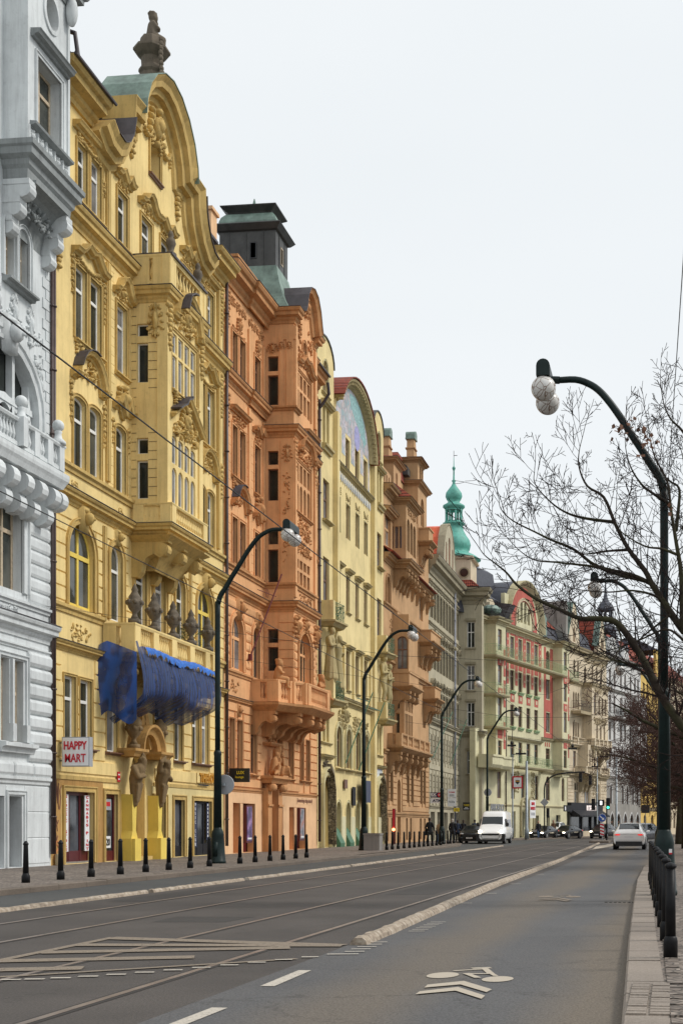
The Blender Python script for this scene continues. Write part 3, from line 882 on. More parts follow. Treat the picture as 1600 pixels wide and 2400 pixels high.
def hood(mb, style, s0, s1, z, out=0.0, k=1.0):
 mb.mark()
 c = (s0 + s1) / 2; w = (s1 - s0) / 2
 if style == 'flat': P = [(s0, z), (s1, z)]
 elif style == 'brow':     # straight ends, raised wavy middle
  P = [(s0, z), (s0 + w * .35, z + .02), (s0 + w * .55, z + .14 * k), (c - w * .25, z + .3 * k), (c, z + .22 * k), (c + w * .25, z + .3 * k), (s1 - w * .55, z + .14 * k), (s1 - w * .35, z + .02), (s1, z)]
 elif style == 'ogee':
  P = [(s0, z), (s0 + w * .3, z + .02), (s0 + w * .6, z + .2 * k), (c - w * .15, z + .52 * k), (c, z + .58 * k), (c + w * .15, z + .52 * k), (s1 - w * .6, z + .2 * k), (s1 - w * .3, z + .02), (s1, z)]
 elif style == 'arc':
  P = [(s0, z), (s0 + w * .3, z)] + [(c - w * .7 * math.cos(PI * i / 10), z + w * .75 * k * math.sin(PI * i / 10)) for i in range(11)] + [(s1 - w * .3, z), (s1, z)]
 elif style == 'dip':
  P = [(s0, z), (s0 + w * .4, z), (s0 + w * .6, z + .12 * k), (c - w * .1, z - .1 * k), (c + w * .15, z - .12 * k), (s1 - w * .55, z + .12 * k), (s1 - w * .4, z), (s1, z)]
 elif style == 'tri': P = [(s0, z), (c, z + w * .55 * k), (s1, z)]
 mb.vmould(P, [(a * 1.0, o_) for a, o_ in HP], out)
# ---- stucco ornament, grown from scrolls and leaves; thin relief on the facade
def spiral(cx, cz, r, turns, start, sign, n=14):
 return [(cx + (r * (1 - 0.8 * i / n)) * math.cos(start + sign * turns * 2 * PI * i / n), cz + (r * (1 - 0.8 * i / n)) * math.sin(start + sign * turns * 2 * PI * i / n)) for i in range(n + 1)]
def orn(mb, style, c, z, w, h, out=0.0, seed=1, rel=0.09):
 rnd = random.Random(seed)
 def leaf(x, zz, l, wd, a, t=1.0):
  mb.ell((x, -(out + rel * .35 * t), zz), (l / 2, rel * .8 * t, wd / 2), 7, 4, Matrix.Rotation(-a, 3, 'Y'))
 def scr(P, r0):
  k = len(P)
  mb.tube([(x, -(out + rel * .4), zz) for x, zz in P], [r0 * (1 - .5 * i / k) for i in range(k)], 5)
 if style == 'cartouche':
  leaf(c, z, w * .42, h * .62, 0, 1.5); leaf(c, z + h * .05, w * .3, h * .42, 0, 2.0)
  for sg in (-1, 1):
   scr(spiral(c + sg * w * .28, z + h * .22, h * .2, .8, PI / 2 + (0 if sg > 0 else 0), sg), h * .05)
   scr(spiral(c + sg * w * .25, z - h * .25, h * .17, .8, -PI / 2, -sg), h * .05)
   for i in range(4):
    a = sg * (0.3 + i * .45)
    leaf(c + sg * w * (.28 + .06 * i), z + h * (.36 - .2 * i), w * .22, h * .13, a if sg > 0 else PI + a)
  leaf(c, z + h * .42, w * .2, h * .22, 0, 1.6); leaf(c, z - h * .42, w * .14, h * .2, 0, 1.2)
 elif style == 'drop':
  n = max(4, int(h / 0.16))
  for i in range(n):
   f = i / (n - 1); sz = w * (1 - .55 * f)
   leaf(c + rnd.uniform(-.1, .1) * w, z + h / 2 - f * h, sz, h / n * 1.25, rnd.uniform(-.6, .6), 1.3 - .5 * f)
   if i % 2 == 0:
    for sg in (-1, 1): leaf(c + sg * sz * .45, z + h / 2 - f * h - .03, sz * .6, h / n * .8, sg * .9)
 elif style == 'swag':
  for i in range(11):
   f = i / 10; x = c - w / 2 + w * f; zz = z + h * .4 - h * .8 * math.sin(PI * f)
   leaf(x, zz, w * .14, h * .34, rnd.uniform(-.8, .8), 1.0 + .5 * math.sin(PI * f))
  for sg in (-1, 1):
   for i in range(4): leaf(c + sg * w * .5, z + h * .3 - i * h * .3, w * .1, h * .28, rnd.uniform(-.5, .5))
 elif style == 'panel':
  n = max(3, int(w / max(h, .25) * 1.6))
  for i in range(n):
   x = c - w / 2 + w * (i + .5) / n; sg = 1 if i % 2 else -1
   scr(spiral(x, z, min(h * .38, w / n * .5), 1.1, PI * (.5 if sg > 0 else 1.5), sg, 10), h * .06)
   for k in range(3): leaf(x + rnd.uniform(-.4, .4) * w / n, z + rnd.uniform(-.38, .38) * h, w / n * .45, h * .16, rnd.uniform(0, PI))
 elif style == 'field':       # irregular stucco foliage filling a rectangle
  n = int(max(8, w * h * 26))
  for i in range(n):
   leaf(c + rnd.uniform(-.46, .46) * w, z + rnd.uniform(-.46, .46) * h, rnd.uniform(.1, .26), rnd.uniform(.05, .1), rnd.uniform(0, PI), rnd.uniform(.6, 1.3))
  for i in range(max(1, n // 12)):
   scr(spiral(c + rnd.uniform(-.35, .35) * w, z + rnd.uniform(-.3, .3) * h, rnd.uniform(.1, .2), 1.0, rnd.uniform(0, 6), rnd.choice((-1, 1)), 10), .028)
 elif style == 'mask':        # keystone with a carved head
  mb.prism([(-.5 * w, h * .5), (.5 * w, h * .5), (.32 * w, -h * .5), (-.32 * w, -h * .5)], 0, rel * 1.5, lambda u, v, a: (c + u, -(out + a), z + v))
  mb.ell((c, -(out + rel * 2), z + h * .05), (w * .33, rel * 1.6, h * .26), 8, 6)
  leaf(c, z + h * .36, w * .8, h * .22, 0, 2.2); leaf(c, z - h * .3, w * .4, h * .25, 0, 1.6)
  mb.ell((c, -(out + rel * 3.4), z + h * .02), (w * .07, rel * .6, h * .07), 6, 4)
def ornament(b, style, c, z, w, h, out=0.0, seed=1, mat=None, rel=0.09, name='stucco_ornament', parent=None):
 mb = MB(); orn(mb, style, c, z, w, h, out, seed, rel)
 return part(name, mb, mat or b.trim, parent or b.root, smooth=True)
def rustic(b, z0, z1, h, s0, s1, holes, out=0.0, pr=0.045, gap=0.035, mat=None, rnd_=False, pad=0.0, vert=0.0, name='rusticated_courses'):
 """banded masonry: courses cut by the openings; holes (s0, s1, z0, z1, kind)"""
 mb = MB(); n = max(1, round((z1 - z0) / h)); h = (z1 - z0) / n
 for i in range(n):
  a, c = z0 + i * h + gap / 2, z0 + (i + 1) * h - gap / 2
  cuts = []
  for q in holes:
   hz0, hz1, kd = q[2], q[3], (q[4] if len(q) > 4 else 'r')
   if c > hz0 - .01 and a < hz1 + .01:
    l, r = q[0] - pad, q[1] + pad
    if kd in 'ap':
     w = (q[1] - q[0]) / 2 + pad; spr = hz1 - (q[1] - q[0]) / 2; zm = a
     if zm > spr:
      d = min(1, (zm - spr) / (w)); ww = w * math.sqrt(max(0.02, 1 - d * d)); m_ = (q[0] + q[1]) / 2
      l, r = m_ - ww, m_ + ww
    cuts.append((l, r))
  cuts.sort(); x = s0; iv = []
  for l, r in cuts:
   if l > x + .06: iv.append((x, l))
   x = max(x, r)
  if x < s1 - .06: iv.append((x, s1))
  for l, r in iv:
   segs_ = [(l, r)]
   if vert and r - l > vert * 1.3:
    k = int((r - l) / vert) + 1; off = (.5 if i % 2 else 0)
    xs = [l] + [l + (j + off) * (r - l) / k for j in range(1, k + (1 if off else 0)) if l + (j + off) * (r - l) / k < r - .1] + [r]
    segs_ = [(p_, q_ - .015) for p_, q_ in zip(xs[:-1], xs[1:])]
   for l, r in segs_:
    if rnd_:
     pf = [(a, 0), (a + (c - a) * .06, pr * .6), (a + (c - a) * .25, pr), (a + (c - a) * .75, pr), (a + (c - a) * .94, pr * .6), (c, 0)]
     e = min(.07, (r - l) * .25)
     V = []
     for x_, f in ((l, .0), (l + e * .3, .75), (l + e, 1), (r - e, 1), (r - e * .3, .75), (r, .0)):
      zc = (a + c) / 2
      for zz, oo in pf: V.append((x_, -(out - .004 + oo * f + .004), zc + (zz - zc) * (1 if f == 1 else .9 if f else .8)))
     k = 6
     mb.add(V, [(i_ * k + j, (i_ + 1) * k + j, (i_ + 1) * k + j + 1, i_ * k + j + 1) for i_ in range(5) for j in range(5)])
    else:
     e = .018
     V = [(l, -out, a), (r, -out, a), (r, -out, c), (l, -out, c), (l + e, -out - pr, a + e), (r - e, -out - pr, a + e), (r - e, -out - pr, c - e), (l + e, -out - pr, c - e)]
     mb.add(V, [(4, 5, 6, 7), (0, 1, 5, 4), (1, 2, 6, 5), (2, 3, 7, 6), (3, 0, 4, 7)])
 return b.p(name, mb, mat or b.wallm, smooth=False)
def boxes(b, name, L, mat, **k):
 mb = MB()
 for q in L: mb.mark(); mb.fbox(*q)
 return b.p(name, mb, mat, **k)
def volume(b, s0, s1, z1, mat, depth=13, setback=0.32, name='house_body'):
 mb = MB(); mb.fbox(s0 + .01, s1 - .01, -depth, -setback, 0, z1); return b.p(name, mb, mat)
def roof(b, s0, s1, z0, z1, mat='slate', o0=0.2, o1=-4.0, depth=13, name='roof'):
 mb = MB()
 pr = [(o0, z0), (o0, z0 + .12), (o1, z1), (-depth + 4, z1 + .3), (-depth, z0 + .12), (-depth, z0)]
 mb.prism(pr, s0, s1, lambda u, v, a: (a, -u, v)); return b.p(name, mb, mat)
def balus(mb, x, y, z0, h, r=0.065, n=8):
 mb.lathe([(r * .9, z0), (r * .9, z0 + h * .08), (r * .5, z0 + h * .12), (r * 1.15, z0 + h * .34), (r * .95, z0 + h * .5), (r * .42, z0 + h * .78), (r * .8, z0 + h * .88), (r * .9, z0 + h)], (x, y, 0), n)
def balustrade(b, path, z0, z1, posts, mat=None, th=0.24, step=0.2, name='balustrade', solid=(), postw=0.42):
 """path [(s,out)...]; posts along each leg at given fractions"""
 mb = MB(); h = z1 - z0
 mb.hmould(path, [(-th * .5, z0), (th * .5, z0), (th * .5, z0 + h * .14), (-th * .5, z0 + h * .14)])
 mb.hmould(path, [(-th * .55, z1 - h * .13), (th * .55, z1 - h * .13), (th * .7, z1 - h * .05), (th * .7, z1), (-th * .55, z1)])
 for li, ((s0, o0), (s1, o1)) in enumerate(zip(path[:-1], path[1:])):
  L = math.hypot(s1 - s0, o1 - o0); ds, do = (s1 - s0) / L, (o1 - o0) / L
  ps = sorted(set([0, L] + [f * L for f in (posts[li] if li < len(posts) else [])]))
  for t in ps:
   x, o_ = s0 + ds * t, o0 + do * t
   hw = postw / 2
   if t == 0 or t == L: x, o_ = s0 + ds * min(max(t, hw * .5), L - hw * .5), o0 + do * min(max(t, hw * .5), L - hw * .5)
   ex, eo = (hw, th * .62) if abs(ds) > abs(do) else (th * .62, hw)
   mb.fbox(x - ex, x + ex, o_ - eo, o_ + eo, z0 + .005, z1 - .01)
  for a, c in zip(ps[:-1], ps[1:]):
   a2, c2 = a + postw * .62, c - postw * .62
   n = max(1, int((c2 - a2) / step) + 1)
   for i in range(n):
    t = a2 + (c2 - a2) * (i + .5) / n
    balus(mb, s0 + ds * t, -(o0 + do * t), z0 + h * .14, h * .73, r=min(.075, step * .36))
 return b.p(name, mb, mat or b.trim)
def corbel(mb, c, w, z1, pr, h, n=10):
 mb.mark()
 P = [(0, z1), (pr, z1), (pr, z1 - h * .14)]
 for i in range(7):
  a = PI * .5 - PI * i / 6
  P.append((pr - h * .17 + h * .17 * math.cos(a) + .0, z1 - h * .31 + h * .17 * math.sin(a)))
 P += [(pr * .78, z1 - h * .52), (pr * .6, z1 - h * .42), (pr * .42, z1 - h * .5), (pr * .3, z1 - h * .68), (pr * .27, z1 - h * .86), (pr * .16, z1 - h), (0, z1 - h)]
 mb.prism(P, c - w / 2, c + w / 2, lambda u, v, a: (a, -u, v))
 for sg in (-1, 1):      # scroll disc on each cheek
  mb.lathe([(h * .15, -.01), (h * .15, .03), (h * .05, .05)], (c + sg * w / 2, -(pr - h * .17), z1 - h * .31), 10, 'x') if sg > 0 else mb.lathe([(h * .05, -.05), (h * .15, -.03), (h * .15, .01)], (c + sg * w / 2, -(pr - h * .17), z1 - h * .31), 10, 'x')
def urn(mb, x, y, z, k=1.0):
 mb.mark()
 mb.box(x - .17 * k, x + .17 * k, y - .17 * k, y + .17 * k, z, z + .16 * k)
 mb.lathe([(.15 * k, z + .16 * k), (.09 * k, z + .28 * k), (.08 * k, z + .36 * k), (.2 * k, z + .5 * k), (.27 * k, z + .68 * k), (.27 * k, z + .78 * k), (.2 * k, z + .84 * k), (.22 * k, z + .9 * k), (.15 * k, z + 1.0 * k), (.1 * k, z + 1.1 * k), (.12 * k, z + 1.17 * k), (.05 * k, z + 1.3 * k), (0.01, z + 1.38 * k)], (x, y, 0), 12)
 for i in range(7):
  a = i * PI * 2 / 7
  mb.ell((x + .24 * k * math.cos(a), y + .24 * k * math.sin(a), z + .73 * k), (.09 * k, .09 * k, .1 * k), 6, 4)
def pipe(b, s, z0, z1, out=0.16, r=0.06, mat='pipe_brown'):
 mb = MB(); mb.tube([(s, -out, z0), (s, -out, z1)], r, 8)
 z = z0 + 1.2
 while z < z1: mb.lathe([(r * 1.5, z), (r * 1.5, z + .05)], (s, -out, 0), 8); z += 2.1
 return b.p('drainpipe', mb, mat, smooth=True)
def row(b, L, kind='r', out=0.0, holes=None, **k):
 """a row of windows [(s0, s1, z0, z1)]; returns wall holes"""
 H = []
 for q in L:
  kd = q[4] if len(q) > 4 else kind
  kk = dict(k)
  window(b, kd, q[0], q[1], q[2], q[3], out, **kk)
  H.append(poly_of(kd, *q[:4]))
 return H
def wall(b, outer, holes, out=0.0, dep=0.36, mat=None, name='wall'):
 mb = MB(); mb.plate(outer, holes, out, dep); return b.p(name, mb, mat or b.wallm)
def sidewall(b, s, o0, o1, z0, z1, holes=(), mat=None, dep=0.2, sign=1, name='bay_side_wall'):
 """wall across the street direction at s, facing -s when sign=1"""
 s -= sign * .005; o1 -= .006
 mb = MB(); mb.plate(rect(o0, o1, z0, z1), [list(h) for h in holes], 0, dep, mp=lambda a, o, z: (s - sign * o, -a, z))
 return b.p(name, mb, mat or b.wallm)
def railing(b, path, z0, z1, step=0.11, mat='iron_green', name='railing', scroll=True):
 mb = MB()
 def pt(s_, o_, z_): return (s_, -o_, z_)
 for z in (z0 + .05, z1): mb.tube([pt(s_, o_, z) for s_, o_ in path], .018, 5)
 for (s0, o0), (s1, o1) in zip(path[:-1], path[1:]):
  L = math.hypot(s1 - s0, o1 - o0); n = max(2, int(L / step))
  for i in range(n + 1):
   t = i / n; mb.tube([pt(s0 + (s1 - s0) * t, o0 + (o1 - o0) * t, z0), pt(s0 + (s1 - s0) * t, o0 + (o1 - o0) * t, z1)], .011, 4)
   if scroll and i % 3 == 1:
    x, o_ = s0 + (s1 - s0) * t, o0 + (o1 - o0) * t
    dx, do = (s1 - s0) / L, (o1 - o0) / L
    mb.tube([pt(x + dx * step * 1.3 * math.cos(a), o_ + do * step * 1.3 * math.cos(a), (z0 + z1) / 2 + step * 1.6 * math.sin(a)) for a in [k * PI / 5 for k in range(11)]], .012, 4)
 return b.p(name, mb, mat)
# small helper figures used as sculpture (continuous surfaces)
def statue_mesh(pose, k=1.0, name='statue', vox=0.03):
 """sculpted figures; local axes: x to the viewer's right along the facade, -y outwards, z up"""
 C = []
 def c(p0, r0, p1, r1): C.append((p0, r0, p1, r1))
 if pose == 'putto_sit':
  c((0, 0, .12), .17, (0, -.02, .42), .14); c((0, -.02, .42), .14, (0, -.02, .52), .09)
  C.append(((0, -.04, .68), .14, (0, -.06, .68), .135))
  c((-.1, 0, .48), .06, (-.2, -.12, .3), .05); c((-.2, -.12, .3), .05, (-.02, -.22, .34), .04)
  c((.1, 0, .48), .06, (.18, -.1, .32), .05); c((.18, -.1, .32), .05, (.0, -.18, .56), .04)
  c((-.08, -.05, .12), .11, (-.1, -.32, .1), .09); c((-.1, -.32, .1), .08, (-.1, -.34, -.2), .05); c((-.1, -.34, -.2), .05, (-.1, -.44, -.24), .04)
  c((.09, -.05, .12), .11, (.16, -.3, .12), .09); c((.16, -.3, .12), .08, (.2, -.36, -.14), .05); c((.2, -.36, -.14), .05, (.22, -.46, -.18), .04)
  for i in range(7): C.append(((.1 * math.cos(i), -.02 + .1 * math.sin(i), .78), .05, (.1 * math.cos(i), -.02 + .1 * math.sin(i), .79), .05))
 elif pose == 'caryatid':       # standing draped figure, head bowed, arm raised to the slab
  c((0, 0, .05), .3, (0, 0, .9), .22); c((0, 0, .9), .22, (0, -.02, 1.25), .17); c((0, -.02, 1.25), .17, (0, 0, 1.62), .22)
  c((-.16, 0, 1.68), .09, (.16, 0, 1.68), .09); c((0, 0, 1.7), .08, (0, -.05, 1.86), .07)
  C.append(((0, -.1, 1.98), .13, (0, -.09, 2.04), .125))
  c((-.2, 0, 1.66), .08, (-.34, -.12, 1.35), .065); c((-.34, -.12, 1.35), .065, (-.08, -.26, 1.42), .05)
  c((.2, 0, 1.68), .08, (.36, -.05, 1.95), .065); c((.36, -.05, 1.95), .065, (.16, -.02, 2.25), .05)
  for i in range(6):
   a = -PI * .95 + i * PI * .18
   c((.27 * math.cos(a), .27 * math.sin(a), .02), .07, (.16 * math.cos(a + .2), .16 * math.sin(a + .2), 1.1), .04)
 elif pose == 'atlas':          # bent bearded bust growing from a scroll, holding up the portal
  c((0, 0, 0), .13, (0, -.02, .5), .2); c((0, -.02, .5), .2, (0, -.05, .95), .26); c((0, -.05, .95), .26, (0, -.15, 1.3), .28)
  c((-.26, -.08, 1.36), .13, (.26, -.08, 1.36), .13)
  C.append(((.05, -.3, 1.56), .15, (.05, -.32, 1.64), .15)); c((.05, -.36, 1.5), .1, (.04, -.38, 1.36), .06)
  c((-.3, -.08, 1.36), .12, (-.34, -.3, 1.0), .1); c((-.34, -.3, 1.0), .1, (-.05, -.42, 1.05), .08)
  c((.3, -.08, 1.4), .12, (.42, -.2, 1.7), .1); c((.42, -.2, 1.7), .1, (.15, -.25, 1.9), .08)
  for i in range(8):
   a = i * .8; C.append(((.05 + .15 * math.cos(a), -.28 + .08 * math.sin(a * 2), 1.7 + .06 * math.sin(a)), .07, (.05 + .15 * math.cos(a), -.28, 1.72), .06))
  for i in range(5): c((-.2 + .1 * i, -.2, .75), .07, (-.12 + .06 * i, -.12, .1), .04)
 elif pose == 'group':          # crouching figures round a niche
  for sx, sg in ((-.55, 1), (.75, -1)):
   c((sx, -.05, .2), .22, (sx + sg * .1, -.1, .75), .18); c((sx + sg * .1, -.1, .75), .16, (sx + sg * .15, -.12, .95), .08)
   C.append(((sx + sg * .18, -.16, 1.08), .13, (sx + sg * .18, -.17, 1.1), .13))
   c((sx, -.1, .2), .15, (sx - sg * .1, -.4, .45), .12); c((sx - sg * .1, -.4, .45), .11, (sx - sg * .35, -.42, .05), .07)
   c((sx + sg * .05, -.1, .2), .14, (sx - sg * .4, -.35, .15), .11); c((sx - sg * .4, -.35, .15), .1, (sx - sg * .75, -.38, .05), .06)
   c((sx + sg * .1, -.1, .8), .08, (sx + sg * .32, -.3, .55), .06); c((sx + sg * .32, -.3, .55), .06, (sx + sg * .4, -.3, .9), .05)
  c((.0, -.05, .1), .18, (.02, -.1, .9), .15); c((.0, -.05, .9), .2, (.02, -.08, 1.25), .22); C.append(((0, -.2, 1.3), .14, (0, -.22, 1.4), .12))
 elif pose == 'stand_nude':
  c((0, 0, .95), .17, (0, -.02, 1.2), .14); c((0, -.02, 1.2), .14, (0, 0, 1.5), .19); c((0, 0, 1.5), .1, (0, -.04, 1.7), .07)
  C.append(((0, -.06, 1.82), .12, (0, -.06, 1.88), .115))
  c((-.1, 0, .92), .13, (-.13, -.08, .5), .09); c((-.13, -.08, .5), .09, (-.12, .0, .08), .06)
  c((.1, 0, .92), .13, (.16, -.05, .5), .09); c((.16, -.05, .5), .09, (.2, .02, .08), .06)
  c((-.2, 0, 1.5), .08, (-.33, -.05, 1.2), .06); c((-.33, -.05, 1.2), .06, (-.05, -.24, 1.25), .045)
  c((.2, 0, 1.5), .08, (.36, -.1, 1.25), .06); c((.36, -.1, 1.25), .06, (.05, -.24, 1.36), .045)
  c((-.12, -.05, .04), .06, (-.13, -.16, .03), .045); c((.2, -.05, .04), .06, (.22, -.16, .03), .045)
 C = [(tuple(q * k for q in a), r0 * k, tuple(q * k for q in d), r1 * k) for a, r0, d, r1 in C]
 return blob(C, vox * k, name, 4)
_st = {}
def statue(b, pose, s, out, z, k=1.0, mat=None, rz=0, name='statue', flip=False):
 key = (pose, mat or b.trim)
 if key not in _st: _st[key] = setmat(statue_mesh(pose, 1.0, name), mat or b.trim)
 return part(name, _st[key], None, b.root, loc=(s, -out, z), rot=(0, 0, rz), scale=(-k if flip else k, k, k))
# ================================================================ the yellow house
Y = Bld('town_house', 'ornate yellow five storey house with wavy gable, oriel and blue net under its balcony', depth=.13)
GP = [(44.55, 26.1), (45.1, 25.72), (45.7, 25.66), (46.25, 25.95), (46.65, 26.5), (46.9, 27.3), (46.98, 28.0), (47.9, 28.05), (47.98, 28.6), (48.3, 29.3), (48.85, 29.9), (49.55, 30.3), (50.3, 30.45),
      (51.05, 30.3), (51.75, 29.9), (52.3, 29.3), (52.62, 28.6), (52.7, 28.05), (53.65, 28.0), (53.7, 27.4), (53.9, 26.8), (54.3, 26.2), (54.9, 25.75), (55.5, 25.66), (56.05, 26.1)]
W5 = [(43.42, 44.2, 23.05, 25.0), (44.48, 45.35, 23.05, 25.0), (46.75, 47.65, 23.05, 24.95), (48.95, 50.0, 23.1, 25.0), (50.9, 51.95, 23.1, 25.0), (53.25, 54.2, 23.05, 24.95), (55.15, 55.95, 23.05, 25.0), (56.25, 57.05, 23.05, 25.0)]
W4 = [(43.25, 44.15, 18.22, 20.72), (44.42, 45.35, 18.22, 20.72), (46.68, 47.6, 18.25, 20.74), (53.3, 54.2, 18.25, 20.74), (55.15, 55.95, 18.25, 20.72), (56.25, 57.1, 18.25, 20.72)]
W3 = [(43.13, 44.1, 13.78, 16.2, 's'), (44.35, 45.3, 13.78, 16.2, 's'), (46.58, 47.5, 13.8, 16.2, 's'), (53.3, 54.2, 13.8, 16.2, 's'), (55.1, 55.9, 13.8, 16.2, 's'), (56.25, 57.1, 13.8, 16.2, 's')]
W2 = [(42.75, 44.75, 8.95, 11.85, 'a'), (46.1, 47.15, 8.95, 11.75, 'a'), (48.35, 49.45, 8.95, 11.75, 'a'), (50.25, 51.35, 8.95, 11.75, 'a'), (52.5, 53.55, 8.95, 11.75, 'a'), (55.0, 56.95, 8.95, 11.85, 'a')]
W1 = [(42.42, 43.3, 4.15, 6.52), (43.62, 44.55, 4.15, 6.5), (45.78, 46.75, 4.1, 6.5), (50.25, 51.2, 4.1, 6.5), (52.35, 53.25, 4.1, 6.5), (54.4, 55.25, 4.1, 6.5), (55.55, 56.4, 4.1, 6.5)]
H = row(Y, W5, tr=(.7,)) + row(Y, W4, tr=(.7,)) + row(Y, W3) + row(Y, W2[1:5], nx=1, tr=(.66,)) + row(Y, [W2[0], W2[5]], nx=2, tr=(.62,), frame='yellow_fresh', bar=.13) + row(Y, W1)
H += row(Y, [(49.85, 50.85, 27.05, 28.35)], dep=.4)
G0 = [(42.5, 44.75, .14, 2.6), (45.7, 46.75, .14, 2.58), (48.05, 49.35, .14, 4.2, 'a'), (50.25, 51.4, .14, 2.5), (52.35, 53.5, .14, 2.5), (54.6, 56.8, .14, 2.5)]
H += [poly_of(q[4] if len(q) > 4 else 'r', *q[:4]) for q in G0]
wall(Y, [(41.5, 0.1), (58.5, 0.1), (58.5, 26.1), (56.1, 26.1)] + GP[::-1] + [(41.5, 26.1)], H)
volume(Y, 41.5, 58.5, 26.0, 'yellow_trim', setback=.4)
# ground floor skin is a paler coat, plinth dirty at the left
rustic(Y, 3.22, 7.3, .51, 41.62, 58.4, [(a - .02, c + .02, z0, z1) for a, c, z0, z1 in W1] + [(46.9, 50.2, 3, 6.0), (42.3, 44.7, 6.4, 7.3), (45.7, 46.85, 6.4, 7.3)], pr=.05, pad=.1, mat='yellow_render')
boxes(Y, 'plaster_zone', [(41.55, 42.2, -.02, .02, .12, 3.0), (44.95, 45.5, -.02, .02, .12, 3.0), (42.2, 44.95, -.02, .018, 2.78, 3.0)], 'ochre_dirty', label='stained ochre plaster beside the grocery door')
boxes(Y, 'plaster_zone', [(50.0, 50.08, -.02, .022, .12, 3.0), (51.58, 52.18, -.02, .022, .12, 3.0), (53.68, 54.42, -.02, .022, .12, 3.0), (56.98, 58.4, -.02, .022, .12, 3.0), (50.08, 56.98, -.02, .02, 2.68, 3.0)], 'yellow_pale_render', label='pale cream plaster round the right shop windows')
boxes(Y, 'string_course', [(41.6, 46.9, 0, .05, 3.0, 3.14), (50.2, 58.4, 0, .05, 3.0, 3.14)], 'yellow_trim')
rustic(Y, 9.0, 12.3, .5, 41.62, 58.4, [(q[0], q[1], q[2], q[3], 'a') for q in W2] + [(48.0, 51.8, 10.7, 12.5)], pr=.045, pad=.25)
rustic(Y, 13.9, 22.0, .34, 45.95, 47.95, [(q[0], q[1], q[2] - 1.2, q[3] + 1.1) for q in W3 + W4], pr=.012, gap=.02, pad=.15)
# mouldings across the front, broken forward round the oriel and balcony
PB = lambda o0, bay: [(41.5, o0), (48.06, o0), (48.06, bay), (51.75, bay), (51.75, o0), (58.5, o0)]
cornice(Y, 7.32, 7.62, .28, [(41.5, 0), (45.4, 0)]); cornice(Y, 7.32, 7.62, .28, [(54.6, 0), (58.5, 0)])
band(Y, 8.62, 8.9, .14, [(41.5, 0), (45.5, 0)]); band(Y, 8.62, 8.9, .14, [(54.55, 0), (58.5, 0)])
cornice(Y, 12.35, 12.8, .36, PB(0, 1.38))
band(Y, 13.45, 13.72, .16, [(41.5, 0), (48.06, 0)]); band(Y, 13.45, 13.72, .16, [(51.75, 0), (58.5, 0)])
cornice(Y, 21.9, 22.55, .42, [(41.5, 0), (48.0, 0)]); cornice(Y, 21.9, 22.55, .42, [(51.8, 0), (58.5, 0)])
cornice(Y, 21.2, 21.75, .30, [(48.06, 0), (48.06, 1.38), (51.75, 1.38), (51.75, 0)])
cornice(Y, 26.0, 26.85, .80, [(41.5, 0), (44.6, 0)]); cornice(Y, 26.0, 26.85, .80, [(56.0, 0), (58.5, 0)])
mb = MB(); mb.vmould(GP, [(-.62, 0), (-.55, .12), (-.36, .16), (-.33, .38), (-.12, .42), (-.08, .62), (.12, .66), (.3, .8), (.34, .8), (.34, -.5), (-.1, -.5)])
Y.p('gable_coping', mb, 'yellow_trim')
mb = MB()
for a, c in ((1, 6), (18, 24)): mb.vmould(GP[a:c], [(.345, .86), (.375, .86), (.375, -.9), (.345, -.9)])
Y.p('gable_flashing', mb, 'sheet_dark')
mb = MB(); mb.vmould(GP[7:18], [(.345, .84), (.38, .84), (.38, -1.2), (.345, -1.2)]);
mb.prism([(47.9, 27.3)] + [(50.3 + 2.2 * math.cos(PI - PI * i / 12), 28.2 + 2.2 * math.sin(PI * i / 12)) for i in range(13)] + [(52.7, 27.3)], -.5, -3.2, lambda u, v, a: (u, -a, v))
mb.prism([(46.2, 27.3)] + [(47.4 + 1.2 * math.cos(PI - PI * i / 8), 28.6 + 1.1 * math.sin(PI * i / 8)) for i in range(9)] + [(48.6, 27.3)], -1.3, -4.2, lambda u, v, a: (u, -a, v))
Y.p('copper_roof', mb, 'copper_dull')
# attic storey behind the cornice
AW = [(42.9, 43.9, 26.95, 27.75), (44.6, 45.6, 26.95, 27.75), (46.0, 46.6, 27.2, 27.8)]
wall(Y, rect(41.5, 46.9, 26.0, 28.05), row(Y, AW, out=-.75, name='attic_window', dep=.2), out=-.75, name='attic_wall')
wall(Y, rect(54.4, 58.5, 26.0, 28.05), row(Y, [(55.2, 56.0, 26.95, 27.75), (56.8, 57.6, 26.95, 27.75)], out=-.75, name='attic_window', dep=.2), out=-.75, name='attic_wall')
roof(Y, 41.5, 47.1, 28.0, 30.6, 'sheet_dark', o0=-.25, o1=-3.5); roof(Y, 53.9, 58.5, 28.0, 30.6, 'sheet_dark', o0=-.25, o1=-3.5)
mb = MB(); mb.tube([(42.1, 1.2, 29.2), (42.1, .6, 29.0), (42.1, .3, 28.2), (42.0, -.6, 27.8), (41.9, -.75, 27.0), (41.6, -.3, 26.4)], .08, 8); mb.tube([(41.5, -.86, 26.86), (44.7, -.86, 26.86)], .06, 6)
mb.box(41.3, 42.0, -.3, 1.6, 27.3, 28.9); Y.p('gutter', mb, 'sheet_dark')
